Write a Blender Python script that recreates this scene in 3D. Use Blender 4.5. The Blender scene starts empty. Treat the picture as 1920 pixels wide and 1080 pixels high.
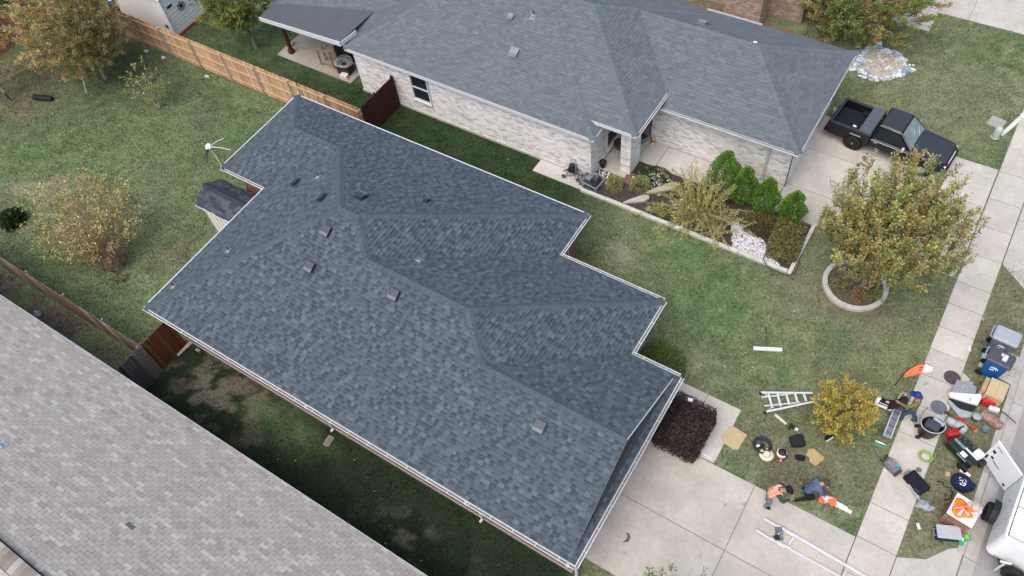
import bpy, bmesh, math, random
import numpy as np
from mathutils import Vector, Matrix
rnd = random.Random(7); NR = np.random.default_rng(11)
S = bpy.context.scene
COL = bpy.data.collections.new('place'); S.collection.children.link(COL)
R = math.radians
# ---------------------------------------------------------------- camera (solved from the parallel eaves, fences and posts)
CAM_R = Vector((0.84261856, 0.53075387, -0.09107295)); CAM_U = Vector((-0.39462581, 0.72365927, 0.56620468)); CAM_F = Vector((-0.36642111, 0.44115484, -0.81921791))
CAM_P = Vector((0, 0, 25.5)); FPX = 1474.55
cam = bpy.data.cameras.new('camera'); camo = bpy.data.objects.new('camera', cam); COL.objects.link(camo)
mw = Matrix((CAM_R, CAM_U, -CAM_F)).transposed().to_4x4(); mw.translation = CAM_P; camo.matrix_world = mw
cam.sensor_width = 36; cam.lens = 36*FPX/1920; cam.clip_start = .5; cam.clip_end = 900
S.camera = camo
# ---------------------------------------------------------------- overcast daylight
SUN_EL, SUN_AZ = 62, -96            # degrees; azimuth counted from +x towards +y
W = bpy.data.worlds.new('World'); S.world = W; W.use_nodes = True
wn = W.node_tree.nodes; wl = W.node_tree.links
sky = wn.new('ShaderNodeTexSky'); sky.sky_type = 'NISHITA'; sky.sun_disc = False
sky.sun_elevation = R(SUN_EL); sky.sun_rotation = R(90-SUN_AZ); sky.air_density = 1.0; sky.dust_density = 4.0; sky.ozone_density = 1.0
bg = wn['Background']; wl.new(sky.outputs[0], bg.inputs[0]); bg.inputs[1].default_value = 0.125
sd = bpy.data.lights.new('sun', 'SUN'); sd.energy = 1.0; sd.angle = R(60); sd.color = (1, .965, .92)
so = bpy.data.objects.new('sun', sd); COL.objects.link(so)
sdir = Vector((math.cos(R(SUN_AZ))*math.cos(R(SUN_EL)), math.sin(R(SUN_AZ))*math.cos(R(SUN_EL)), math.sin(R(SUN_EL))))
so.rotation_euler = sdir.to_track_quat('Z', 'Y').to_euler(); so.location = (0, 0, 40)
S.view_settings.view_transform = 'Standard'; S.view_settings.look = 'None'; S.view_settings.gamma = 1
S.view_settings.exposure = 0.8; S.view_settings.use_curve_mapping = False

# ---------------------------------------------------------------- helpers
def PX(px, py, z=0.0):
    d = CAM_F + CAM_R*((px-960)/FPX) - CAM_U*((py-540)/FPX)
    return CAM_P + d*((z-CAM_P.z)/d.z)
def PY(px, py, y):
    d = CAM_F + CAM_R*((px-960)/FPX) - CAM_U*((py-540)/FPX)
    return CAM_P + d*((y-CAM_P.y)/d.y)
def lin(r, g, b):
    f = lambda c: (c/255/12.92) if c/255 <= .04045 else ((c/255+.055)/1.055)**2.4
    return (f(r), f(g), f(b))
MATS = {}
def mat(name, col=(.5, .5, .5), rough=.8, var=.18, scale=6.0, bump=0.0, bscale=60.0, metal=0.0, attr=False, spec=.3, col2=None, stretch=None, trans=0.0, coat=0.0, detail=4.0, spots=None):
    """procedural material: base colour (or the piece colour in 'col') broken up by two noises, fine relief from a third"""
    if name in MATS: return MATS[name]
    m = bpy.data.materials.new(name); m.use_nodes = True; nt = m.node_tree; n = nt.nodes; L = nt.links
    b = n['Principled BSDF']; b.inputs['Roughness'].default_value = rough; b.inputs['Metallic'].default_value = metal
    b.inputs['Specular IOR Level'].default_value = spec
    if coat: b.inputs['Coat Weight'].default_value = coat; b.inputs['Coat Roughness'].default_value = .08
    tc = n.new('ShaderNodeTexCoord'); vec = tc.outputs['Object']
    if stretch:
        mp = n.new('ShaderNodeMapping'); mp.inputs['Scale'].default_value = stretch; L.new(vec, mp.inputs[0]); vec = mp.outputs[0]
    def noise(s, d=detail):
        t = n.new('ShaderNodeTexNoise'); t.inputs['Scale'].default_value = s; t.inputs['Detail'].default_value = d; t.inputs['Roughness'].default_value = .62
        L.new(vec, t.inputs['Vector']); return t.outputs['Fac']
    def mapr(src, a, c):
        r_ = n.new('ShaderNodeMapRange'); r_.inputs['From Min'].default_value = .28; r_.inputs['From Max'].default_value = .72
        r_.inputs['To Min'].default_value = a; r_.inputs['To Max'].default_value = c; L.new(src, r_.inputs['Value']); return r_.outputs[0]
    if attr:
        a = n.new('ShaderNodeAttribute'); a.attribute_name = 'col'; base = a.outputs['Color']
    else:
        c = n.new('ShaderNodeRGB'); c.outputs[0].default_value = (*col, 1); base = c.outputs[0]
    if col2 is not None:
        mx = n.new('ShaderNodeMix'); mx.data_type = 'RGBA'; mx.inputs['B'].default_value = (*col2, 1)
        L.new(base, mx.inputs['A']); L.new(mapr(noise(scale*.45), 0, 1), mx.inputs['Factor']); base = mx.outputs['Result']
    f1 = mapr(noise(scale), 1-var, 1+var); f2 = mapr(noise(scale*7.3), 1-var*.6, 1+var*.6)
    mu = n.new('ShaderNodeMath'); mu.operation = 'MULTIPLY'; L.new(f1, mu.inputs[0]); L.new(f2, mu.inputs[1])
    vm = n.new('ShaderNodeVectorMath'); vm.operation = 'SCALE'; L.new(base, vm.inputs[0]); L.new(mu.outputs[0], vm.inputs['Scale'])
    out = vm.outputs[0]
    if spots:                                   # (colour, scale, threshold): stains or leaves of their own shape
        sp = n.new('ShaderNodeMapRange'); sp.inputs['From Min'].default_value = spots[2]; sp.inputs['From Max'].default_value = spots[2]+.06
        L.new(noise(spots[1], 6), sp.inputs['Value'])
        mx = n.new('ShaderNodeMix'); mx.data_type = 'RGBA'; mx.inputs['B'].default_value = (*spots[0], 1)
        L.new(out, mx.inputs['A']); L.new(sp.outputs[0], mx.inputs['Factor']); out = mx.outputs['Result']
    L.new(out, b.inputs['Base Color'])
    if trans:
        b.inputs['Subsurface Weight'].default_value = 0
        tr = n.new('ShaderNodeBsdfTranslucent'); L.new(out, tr.inputs['Color']); ms = n.new('ShaderNodeMixShader'); ms.inputs[0].default_value = trans
        L.new(b.outputs[0], ms.inputs[1]); L.new(tr.outputs[0], ms.inputs[2]); L.new(ms.outputs[0], n['Material Output'].inputs[0])
    if bump:
        bp = n.new('ShaderNodeBump'); bp.inputs['Strength'].default_value = bump; bp.inputs['Distance'].default_value = .02
        L.new(noise(bscale, 5), bp.inputs['Height']); L.new(bp.outputs[0], b.inputs['Normal'])
    MATS[name] = m; return m

class MB:
    """collects polygons (with one colour each) that become ONE mesh object"""
    def __init__(s): s.v = []; s.f = []; s.c = []
    def add(s, vs, fs, col=(.5, .5, .5)):
        o = len(s.v); s.v.extend(tuple(p) for p in vs)
        for f in fs: s.f.append(tuple(i+o for i in f)); s.c.append(col)
        return s
    def box(s, c, size, rz=0, col=(.5, .5, .5), tilt=None, taper=1.0, bevel=0.0):
        hx, hy, hz = (q/2 for q in size); b = min(bevel, hx*.9, hy*.9, hz*.9)
        if b <= 0:
            vs = [(-hx, -hy, -hz), (hx, -hy, -hz), (hx, hy, -hz), (-hx, hy, -hz)] + [(-hx*taper, -hy*taper, hz), (hx*taper, -hy*taper, hz), (hx*taper, hy*taper, hz), (-hx*taper, hy*taper, hz)]
            fs = [(3, 2, 1, 0), (4, 5, 6, 7), (0, 1, 5, 4), (1, 2, 6, 5), (2, 3, 7, 6), (3, 0, 4, 7)]
        else:
            bm = bmesh.new(); bmesh.ops.create_cube(bm, size=1)
            for q in bm.verts:
                k = taper if q.co.z > 0 else 1
                q.co = Vector((q.co.x*size[0]*k, q.co.y*size[1]*k, q.co.z*size[2]))
            bmesh.ops.bevel(bm, geom=bm.edges[:], offset=b, segments=2, affect='EDGES', profile=.6)
            bm.verts.index_update(); vs = [tuple(q.co) for q in bm.verts]; fs = [tuple(q.index for q in f.verts) for f in bm.faces]; bm.free()
        M = Matrix.Translation(Vector(c)) @ Matrix.Rotation(rz, 4, 'Z')
        if tilt: M = M @ Matrix.Rotation(tilt[0], 4, 'X') @ Matrix.Rotation(tilt[1], 4, 'Y')
        return s.add([M @ Vector(v) for v in vs], fs, col)
    def tube(s, path, r, n=8, col=(.5, .5, .5), caps=True, flat=1.0):
        P = [Vector(p) for p in path]; rs = r if isinstance(r, (list, tuple)) else [r]*len(P); rings = []; up = Vector((0, 0, 1))
        for i, p in enumerate(P):
            t = (P[min(i+1, len(P)-1)]-P[max(i-1, 0)]).normalized()
            a = t.cross(up); a = a if a.length > 1e-3 else t.cross(Vector((1, 0, 0))); a.normalize(); b = a.cross(t).normalized()
            rings.append([p + a*math.cos(k*2*math.pi/n)*rs[i] + b*math.sin(k*2*math.pi/n)*rs[i]*flat for k in range(n)])
        vs = [q for g in rings for q in g]; fs = []
        for i in range(len(P)-1):
            for k in range(n): fs.append((i*n+k, i*n+(k+1) % n, (i+1)*n+(k+1) % n, (i+1)*n+k))
        if caps: fs.append(tuple(range(n))); fs.append(tuple(range((len(P)-1)*n, len(P)*n))[::-1])
        return s.add(vs, fs, col)
    def lathe(s, prof, n=20, c=(0, 0, 0), col=(.5, .5, .5), M=None, sx=1, sy=1):
        vs = []; fs = []
        for r_, z in prof:
            for k in range(n): vs.append(Vector((c[0]+r_*sx*math.cos(k*2*math.pi/n), c[1]+r_*sy*math.sin(k*2*math.pi/n), c[2]+z)))
        for i in range(len(prof)-1):
            for k in range(n): fs.append((i*n+k, i*n+(k+1) % n, (i+1)*n+(k+1) % n, (i+1)*n+k))
        if prof[0][0] > 1e-4: fs.append(tuple(range(n))[::-1])
        if prof[-1][0] > 1e-4: fs.append(tuple(range((len(prof)-1)*n, len(prof)*n)))
        if M: vs = [M @ v for v in vs]
        return s.add(vs, fs, col)
    def prism(s, poly, z0, z1, col=(.5, .5, .5)):
        n = len(poly); vs = [(p[0], p[1], z0) for p in poly] + [(p[0], p[1], z1) for p in poly]
        fs = [tuple(range(n))[::-1], tuple(range(n, 2*n))] + [(i, (i+1) % n, n+(i+1) % n, n+i) for i in range(n)]
        return s.add(vs, fs, col)
    def slab3(s, quad, th, col=(.5, .5, .5)):
        q = [Vector(p) for p in quad]; nrm = (q[1]-q[0]).cross(q[2]-q[0]).normalized()*th; n = len(q)
        vs = q + [p-nrm for p in q]
        return s.add(vs, [tuple(range(n)), tuple(range(n, 2*n))[::-1]] + [(i, n+i, n+(i+1) % n, (i+1) % n) for i in range(n)], col)
    def sheet(s, fn, nu, nv, col=(.5, .5, .5), cf=None):
        vs = [fn(i/nu, j/nv) for j in range(nv+1) for i in range(nu+1)]; o = len(s.v); s.v.extend(tuple(v) for v in vs)
        for j in range(nv):
            for i in range(nu):
                a = o+j*(nu+1)+i; s.f.append((a, a+1, a+nu+2, a+nu+1)); s.c.append(cf((i+.5)/nu, (j+.5)/nv) if cf else col)
        return s
def finish(me, cols, m, smooth):
    if cols is not None and len(cols):
        at = me.attributes.new('col', 'FLOAT_COLOR', 'FACE'); a = np.ones((len(cols), 4), np.float32); a[:, :3] = np.asarray(cols, np.float32); at.data.foreach_set('color', a.ravel())
    me.materials.append(m)
    if smooth: me.polygons.foreach_set('use_smooth', np.ones(len(me.polygons), bool))
def tag(o, label=None, cat=None, group=None, kind=None):
    if label: o['label'] = label
    if cat: o['category'] = cat
    if group: o['group'] = group
    if kind: o['kind'] = kind
    return o
def obj(name, mb, m, parent=None, label=None, cat=None, group=None, kind=None, smooth=False, loc=None, rz=0):
    me = bpy.data.meshes.new(name); me.from_pydata(mb.v, [], mb.f); finish(me, mb.c, m, smooth)
    o = bpy.data.objects.new(name, me); COL.objects.link(o)
    if parent: o.parent = parent
    if loc is not None: o.location = loc
    if rz: o.rotation_euler = (0, 0, rz)
    return tag(o, label, cat, group, kind)
def thing(name, label, cat, loc=(0, 0, 0), rz=0, group=None):
    o = bpy.data.objects.new(name, None); COL.objects.link(o); o.location = loc; o.rotation_euler = (0, 0, rz); o.empty_display_size = .2
    return tag(o, label, cat, group)
def jit(c, a=.12, hue=.04, r=rnd):
    k = 1+r.uniform(-a, a); return tuple(max(0, x*k*(1+r.uniform(-hue, hue))) for x in c)
def pxarea(pts):
    q = []
    for p in pts:
        d = Vector(p)-CAM_P; z = d.dot(CAM_F); q.append((960+FPX*d.dot(CAM_R)/z, 540-FPX*d.dot(CAM_U)/z))
    cx = sum(a[0] for a in q)/len(q); cy = sum(a[1] for a in q)/len(q)
    A = sum(q[i][0]*q[(i+1) % len(q)][1]-q[(i+1) % len(q)][0]*q[i][1] for i in range(len(q)))/2
    return (-A if A < 0 else 0.0) * (1 if 0 < cx < 1920 and 0 < cy < 1080 else .01)   # faces turned to the camera come out negative in image space
def emit(parent, name, pieces, m, limit=300, single_ok=None):
    """pieces = [(verts, faces, colour)], face 0 the visible one: the largest in view become objects of their own, the rest one 'stuff' part"""
    sc = [pxarea([p[0][i] for i in p[1][0]]) for p in pieces]
    order = sorted(range(len(pieces)), key=lambda i: -sc[i]); rest = MB()
    for k, i in enumerate(order):
        v, f, c = pieces[i]
        if k < limit and sc[i] > 0:
            me = bpy.data.meshes.new(name); me.from_pydata([tuple(q) for q in v], [], f); finish(me, [c]*len(f), m, False)
            o = bpy.data.objects.new(name, me); COL.objects.link(o); o.parent = parent
        else: rest.add(v, f, c)
    if rest.v: obj(name, rest, m, parent, kind='stuff')
# cheap value noise for colours and uneven shapes
_perm = NR.random((256, 256)).astype(np.float32)
def vnoise(x, y):
    x = np.asarray(x, float); y = np.asarray(y, float); xi = np.floor(x).astype(int); yi = np.floor(y).astype(int); fx = x-xi; fy = y-yi
    fx = fx*fx*(3-2*fx); fy = fy*fy*(3-2*fy); g = lambda a, b: _perm[a & 255, b & 255]
    return (g(xi, yi)*(1-fx)+g(xi+1, yi)*fx)*(1-fy)+(g(xi, yi+1)*(1-fx)+g(xi+1, yi+1)*fx)*fy
def fbm(x, y, o=4):
    s = 0; a = .5
    for k in range(o): s = s+a*vnoise(x*2**k+17*k, y*2**k+31*k); a *= .5
    return s/(1-.5**o)
# ================================================================ THE SETTING: ground, street, pavements
def mixc(a, b, t): return a*(1-t)[..., None] + np.asarray(b)[None]*t[..., None]
def sst(x, a, b): t = np.clip((x-a)/(b-a), 0, 1); return t*t*(3-2*t)
def blob(x, y, cx, cy, rx, ry, soft=.5, ang=0.0):
    c, s = math.cos(ang), math.sin(ang); u = ((x-cx)*c+(y-cy)*s)/rx; v = (-(x-cx)*s+(y-cy)*c)/ry
    d = np.sqrt(u*u+v*v) + (fbm(x*1.7+5, y*1.7)-.5)*.9; return 1-sst(d, 1-soft, 1+soft*.4)
def ground_col(x, y):
    x = np.asarray(x, float); y = np.asarray(y, float)
    n1 = fbm(x*.22+3, y*.22+9); n2 = fbm(x*.8, y*.8+40); n3 = fbm(x*3.1+11, y*3.1, 3)
    c = np.tile(np.array([.098, .116, .050]), (x.size, 1)).reshape(x.shape+(3,))
    g = sst(n1*.65+n2*.35, .42, .64)
    c = mixc(c, (.056, .105, .033), g*.85)
    c = mixc(c, (.150, .145, .082), sst(n2*.6+n3*.4, .54, .74)*.48)
    # greener side yard by the white brick wall, its shade painted in; front lawn
    green_shade = (1-sst(y, 20.2, 21.2))*sst(y, 15.8, 16.6)*(1-sst(x, -12.5, -8.5))*np.where(y > 17.75, sst(x, -38, -34), sst(x, -26, -23))
    c = mixc(c, (.011, .031, .009), green_shade*(.85+.15*n2))
    c = mixc(c, (.052, .105, .032), blob(x, y, -5.2, 16.2, 3.6, 2.2, .9)*.45)
    c = mixc(c, (.150, .140, .082), blob(x, y, -8.3, 17.3, .7, 1.3, .9)*.6)
    c = mixc(c, (.125, .118, .066), blob(x, y, -.8, 18.2, 3.2, 1.9, 1.0, -.4)*.4)
    c = mixc(c, (.056, .102, .036), blob(x, y, .2, 17.2, .7, 1.5, .8, .5)*.45)
    c = mixc(c, (.120, .105, .062), blob(x, y, -.2, 19.3, 2.2, 1.1, .7)*.6)
    c = mixc(c, (.080, .072, .042), blob(x, y, .7, 12.0, 1.5, 1.0, .9)*.7)
    c = mixc(c, (.112, .104, .058), blob(x, y, .6, 13.0, 3.0, 2.0, .9)*.55); c = mixc(c, (.105, .103, .055), sst(x, 4.2, 4.4)*.6); c = mixc(c, (.115, .118, .062), blob(x, y, -.5, 31.5, 4, 3, .9)*.5)
    # back yard: dry olive, leaf litter under the trees, bare earth
    back = 1-sst(x, -25, -22)
    c = mixc(c, (.078, .118, .042), back*sst(n1, .3, .6)*.6)
    c = mixc(c, (.060, .100, .035), blob(x, y, -27.5, 15, 2.4, 3.2, .9)*.6)
    c = mixc(c, (.095, .070, .040), blob(x, y, -41.5, 11.5, 4.0, 5.6, .9)*.6)
    c = mixc(c, (.060, .074, .032), blob(x, y, -36, 14, 4, 3, .9)*.5)
    c = mixc(c, (.050, .060, .028), blob(x, y, -34, 16.3, 5, 1.4, .9)*.6)
    c = mixc(c, (.190, .160, .110), blob(x, y, -33.8, 8.0, 2.0, .9, .9, .5)*.6)
    c = mixc(c, (.105, .088, .052), blob(x, y, -24.9, 8.4, 1.3, 1.9, .9)*.55)
    c = mixc(c, (.036, .066, .024), blob(x, y, -29.5, 5.2, 6.0, 1.2, .9)*.5)
    # strip between the two houses: turf colour darkened to paint in the shade, bare patches
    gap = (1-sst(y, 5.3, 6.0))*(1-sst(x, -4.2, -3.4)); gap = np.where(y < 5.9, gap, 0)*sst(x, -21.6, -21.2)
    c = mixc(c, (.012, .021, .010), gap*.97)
    bare = sst(fbm(x*2.2+60, y*2.2+8, 6), .50, .555)*blob(x, y, -18.3, 4.3, 3.2, 1.5, .8)
    c = mixc(c, (.115, .10, .07), bare*.75)
    c = mixc(c, (.045, .085, .028), blob(x, y, -15.6, 4.6, 2.2, .9, .9)*.7)
    bare2 = sst(fbm(x*1.4+20, y*1.4+88, 5), .5, .58)*blob(x, y, -8.6, 3.6, 2.6, .9, .7); c = mixc(c, (.15, .125, .085), bare2*.35)
    side = (1-sst(y, 3.7, 4.0))*(1-sst(x, -22, -21.2)); c = mixc(c, (.075, .066, .055), side*sst(n2, .35, .6)*.9)
    lum = c.mean(-1, keepdims=True); c = (c*.78+lum*.22)*np.array([1.0, 1.0, 1.0])
    c = c*(.72+.56*n3)[..., None]*1.72
    return c
xs = np.concatenate([[-400, -200, -110, -70], np.arange(-52, 5.79, .16), [5.8, 6.02, 6.06], np.arange(6.4, 14, .6), [20, 40, 90, 200, 400]])
ys = np.concatenate([[-400, -150, -60, -25, -9], np.arange(-3, 46.1, .16), [55, 75, 130, 250, 400]])
gx, gy = np.meshgrid(xs, ys); gz = np.where(gx > 6.05, -.16, 0.0)
nx, ny = len(xs), len(ys)
me = bpy.data.meshes.new('ground'); idx = np.arange(nx*ny).reshape(ny, nx)
quads = np.stack([idx[:-1, :-1], idx[:-1, 1:], idx[1:, 1:], idx[1:, :-1]], -1).reshape(-1, 4)
me.from_pydata(np.stack([gx, gy, gz], -1).reshape(-1, 3).tolist(), [], quads.tolist())
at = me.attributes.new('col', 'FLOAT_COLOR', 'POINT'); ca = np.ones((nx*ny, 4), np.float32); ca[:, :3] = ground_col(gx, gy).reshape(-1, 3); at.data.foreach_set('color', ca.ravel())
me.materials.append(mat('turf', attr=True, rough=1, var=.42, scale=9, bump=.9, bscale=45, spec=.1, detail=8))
ground = bpy.data.objects.new('ground', me); COL.objects.link(ground); ground['kind'] = 'structure'

# rectangles where no turf grows (x0, x1, y0, y1)
HARD = [(-24, -9.9, 5.45, 16.1), (-10, -5.7, 5.45, 14), (-6, -3.95, 5.45, 11.6), (-3.97, 6.0, 6.03, 10.93), (3.1, 4.34, -5, 45), (5.78, 30, -9, 45), (-3.9, -1.62, 10.9, 13.22), (-4.15, 3.1, 22.1, 28.3),
        (-24.2, -11.4, 20.2, 30), (-11.5, -4, 20.8, 30), (-13.95, -2.35, 19.4, 23.4), (-40, -4, -20, 2.3), (-24.5, -22, 9.95, 11.6), (-30.1, -25.0, 20.25, 24), (-3.6, -1.8, 35.75, 37.4), (-3.6, 3, 37.3, 48), (4.34, 6.3, 23.6, 31.5), (4.34, 6.3, 10.0, 11.0), (-11.5, -7, 32.2, 40)]
def turf_mask(x, y):
    m = np.ones(x.shape, bool)
    for a, b, c, d in HARD: m &= ~((x > a) & (x < b) & (y > c) & (y < d))
    m &= ~(((x+.02)**2+(y-20.05)**2) < 1.15**2) & ~(((x+3.1)/1.15)**2+((y-32.6)/1.1)**2 < 1)
    m &= ~((x > 4.34) & (x < 6) & (y < 12.35) & (y < 10.95+(x-4.34)*.86))
    return m
def in_view(x, y, mrg=60):
    dx = x-CAM_P.x; dy = y-CAM_P.y; dz = -CAM_P.z
    zc = dx*CAM_F.x+dy*CAM_F.y+dz*CAM_F.z; u = 960+FPX*(dx*CAM_R.x+dy*CAM_R.y+dz*CAM_R.z)/zc; v = 540-FPX*(dx*CAM_U.x+dy*CAM_U.y+dz*CAM_U.z)/zc
    return (u > -mrg) & (u < 1920+mrg) & (v > -mrg) & (v < 1080+mrg)
def fast_mesh(name, V, F, C, m, kind=None, parent=None, label=None, smooth=False):
    k = F.shape[1]; me = bpy.data.meshes.new(name); me.vertices.add(len(V)); me.vertices.foreach_set('co', V.astype(np.float32).ravel())
    me.loops.add(F.size); me.loops.foreach_set('vertex_index', F.astype(np.int32).ravel()); me.polygons.add(len(F))
    me.polygons.foreach_set('loop_start', np.arange(0, F.size, k, dtype=np.int32)); me.update(calc_edges=True)
    finish(me, C, m, smooth); o = bpy.data.objects.new(name, me); COL.objects.link(o)
    if parent: o.parent = parent
    return tag(o, label=label, kind=kind)
# turf blades
N = 800000; bx = NR.uniform(-48, 6.0, N); by = NR.uniform(-2, 42, N)
k = turf_mask(bx+NR.normal(0, .035, N), by+NR.normal(0, .035, N)) & in_view(bx, by); k &= ~((by < 5.6) & (NR.random(N) < .35)); bx, by = bx[k], by[k]; n = len(bx)
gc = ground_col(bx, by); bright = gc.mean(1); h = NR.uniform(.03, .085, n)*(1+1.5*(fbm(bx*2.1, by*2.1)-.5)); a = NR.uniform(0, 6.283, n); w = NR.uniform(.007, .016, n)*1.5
lean = NR.uniform(.2, 1.0, n)*h; la = NR.uniform(0, 6.283, n)
V = np.zeros((n, 3, 3)); V[:, 0] = np.stack([bx-np.cos(a)*w, by-np.sin(a)*w, 0*bx], -1); V[:, 1] = np.stack([bx+np.cos(a)*w, by+np.sin(a)*w, 0*bx], -1)
V[:, 2] = np.stack([bx+np.cos(la)*lean, by+np.sin(la)*lean, h], -1)
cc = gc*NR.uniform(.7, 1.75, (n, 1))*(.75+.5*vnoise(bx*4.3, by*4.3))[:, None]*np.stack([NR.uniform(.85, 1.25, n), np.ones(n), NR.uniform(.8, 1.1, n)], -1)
dry = (NR.random(n) < .10) & (bright > .05); cc[dry] = cc[dry]*.35 + np.array([.20, .17, .095])*.65*NR.uniform(.6, 1.2, (dry.sum(), 1))*np.clip(bright[dry]/.075, .25, 1.1)[:, None]
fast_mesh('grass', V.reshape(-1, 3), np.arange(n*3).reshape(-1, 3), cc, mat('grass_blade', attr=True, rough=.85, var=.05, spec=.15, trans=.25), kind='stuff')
# fallen leaves
n = 9000; lx = NR.uniform(-46, 6, n); ly = NR.uniform(3, 36, n); dens = .10+.9*np.exp(-((lx-.5)**2+(ly-19.5)**2)/14)+.8*np.exp(-((lx+38)**2/40+(ly-13)**2/30))+.5*np.exp(-((lx-1.3)**2+(ly-13)**2)/5)+.35*np.exp(-((lx+1)**2+(ly-31)**2)/16)+.3*np.exp(-((lx+27)**2+(ly-7)**2)/10)
k = turf_mask(lx, ly) & in_view(lx, ly) & (NR.random(n) < dens); lx, ly = lx[k], ly[k]; n = len(lx)
a = NR.uniform(0, 6.283, n); s_ = NR.uniform(.02, .045, n); base = np.stack([lx, ly, NR.uniform(.035, .06, n)], -1)
d1 = np.stack([np.cos(a), np.sin(a), NR.uniform(-.4, .4, n)], -1)*s_[:, None]; d2 = np.stack([-np.sin(a), np.cos(a), NR.uniform(-.4, .4, n)], -1)*s_[:, None]*.6
V = np.stack([base-d1, base-d2, base+d1, base+d2], 1).reshape(-1, 3)
pal = np.array([[.42, .36, .18], [.38, .26, .08], [.28, .15, .06], [.5, .48, .34], [.2, .13, .07]]); cc = pal[NR.integers(0, 5, n)]*NR.uniform(.6, 1.15, (n, 1))
fast_mesh('fallen_leaves', V, np.arange(n*4).reshape(-1, 4), cc, mat('dry_leaf', attr=True, rough=.8, var=.1), kind='stuff')

# ---- concrete
CONC = mat('concrete', attr=True, rough=.92, var=.15, scale=.9, bump=.25, bscale=70, spec=.2, detail=10, spots=((.31, .295, .27), 3.1, .645), col2=(.445, .418, .365))
def slabs(name, cells, z=.03, base=(.515, .487, .432), joint=(.17, .16, .145), gap=.011):
    root = tag(bpy.data.objects.new(name, None), kind='structure'); COL.objects.link(root)
    bed = MB()
    for poly in cells:
        cx = sum(p[0] for p in poly)/len(poly); cy = sum(p[1] for p in poly)/len(poly)
        bed.prism(poly, -.06, z-.016, joint)
        q = []
        for p in poly:
            dx, dy = cx-p[0], cy-p[1]; q.append((p[0]+math.copysign(gap, dx), p[1]+math.copysign(gap, dy)))
        mb = MB(); mb.prism(q, z-.05, z, jit(base, .085, .015)); obj('slab', mb, CONC, root)
    obj('joint_bed', bed, mat('joint', attr=True, rough=1, var=.3, scale=12), root)
    return root
def rect(a, b, c, d): return [(a, c), (b, c), (b, d), (a, d)]
jy = [-5, -2, .6, 2.3, 3.8, 5.4, 6.9, 8.45, 9.75, 10.95, 12.2, 13.6, 15.05, 16.3, 17.55, 18.7, 19.75, 20.9, 22.0, 23.55, 25.1, 26.6, 28.25, 29.8, 31.3, 32.8, 34.3, 35.8, 37.4, 39, 41]
slabs('sidewalk', [rect(3.12, 4.34, jy[i], jy[i+1]) for i in range(len(jy)-1)], .028)
slabs('main_driveway', [rect(-4.3, -.18, 6.03, 8.46), rect(-.18, 3.11, 6.03, 8.46), rect(-4.3, -.18, 8.46, 10.91), rect(-.18, 3.11, 8.46, 10.91)], .024, (.505, .474, .412))
slabs('driveway_apron', [[(4.35, 5.9), (6.0, 4.6), (6.0, 8.45), (4.35, 8.45)], [(4.35, 8.45), (6.0, 8.45), (6.0, 12.25), (5.6, 11.95), (5.1, 11.3), (4.35, 10.93)]], .022, (.45, .435, .405))
slabs('front_walk', [rect(-4.3, -2.85, 10.93, 13.2), rect(-2.85, -1.62, 10.93, 13.2)], .026, (.53, .508, .465))
slabs('neighbour_driveway', [rect(-4.12, -.6, 22.12, 23.75), rect(-.6, 3.09, 22.12, 23.75), rect(-4.12, -.6, 23.75, 26.05), rect(-.6, 3.09, 23.75, 26.05), rect(-4.12, -.6, 26.05, 28.3), rect(-.6, 3.09, 26.05, 28.3)], .026, (.515, .487, .438))
slabs('neighbour_apron', [[(4.36, 23.55), (6.0, 22.2), (6.0, 26.0), (4.36, 26.0)], [(4.36, 26.0), (6.0, 26.0), (6.0, 30.2), (4.36, 29)]], .022, (.47, .455, .43))
slabs('neighbour_walk', [rect(-10.15, -8.0, 22.05, 23.4), rect(-8.0, -6.0, 22.05, 23.4), rect(-6.0, -4.14, 22.05, 23.4)], .05, (.48, .465, .44))
slabs('porch_floor', [rect(-11.44, -10.17, 20.85, 24.4), rect(-10.17, -9.3, 22.05, 23.44)], .09, (.50, .485, .46))
slabs('garden_pad', [rect(-13.95, -11.5, 19.45, 20.2)], .045, (.50, .49, .455))
slabs('patio', [rect(-30.0, -27.4, 20.28, 22.3), rect(-27.4, -25.0, 20.28, 22.3), rect(-27.9, -25, 22.3, 24.5)], .06, (.30, .25, .215))
slabs('far_driveway', [rect(-3.58, -1.8, 35.77, 37.33), rect(-3.58, -.45, 37.34, 39.6), rect(-.45, 3.09, 37.34, 39.6), rect(-3.58, -.45, 39.6, 44), rect(-.45, 3.09, 39.6, 44)], .024, (.47, .455, .43))
# street with kerb and gutter
st = MB(); st.sheet(lambda u, v: (6.42+u*7.5, -9+v*57, -.115), 2, 12, (.30, .295, .285)); obj('street', st, mat('street_surface', (.29, .285, .275), rough=.95, var=.13, scale=1.1, bump=.3, bscale=60, detail=9, spots=((.20, .195, .19), .9, .62)), kind='structure')
kr = tag(bpy.data.objects.new('kerb', None), kind='structure'); COL.objects.link(kr)
KM = mat('kerb_concrete', (.40, .385, .36), rough=.95, var=.14, scale=3, bump=.3, bscale=60)
y = -9.0
while y < 47:
    y1 = y+2.98; low = (4.6 < y+1.5 < 12.2) or (22.5 < y+1.5 < 30)
    zt = .012 if low else .035
    prof = [(5.82, -.2), (5.82, zt), (5.96, zt), (6.02, zt-.02), (6.07, -.085), (6.42, -.112), (6.42, -.2)]
    mb = MB(); nP = len(prof); mb.add([(p[0], y, p[1]) for p in prof]+[(p[0], y1, p[1]) for p in prof], [tuple(range(nP)), tuple(range(nP, 2*nP))[::-1]]+[(i, nP+i, nP+(i+1) % nP, (i+1) % nP) for i in range(nP)]); obj('kerb_stone', mb, KM, kr); y = y1+.02
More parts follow.
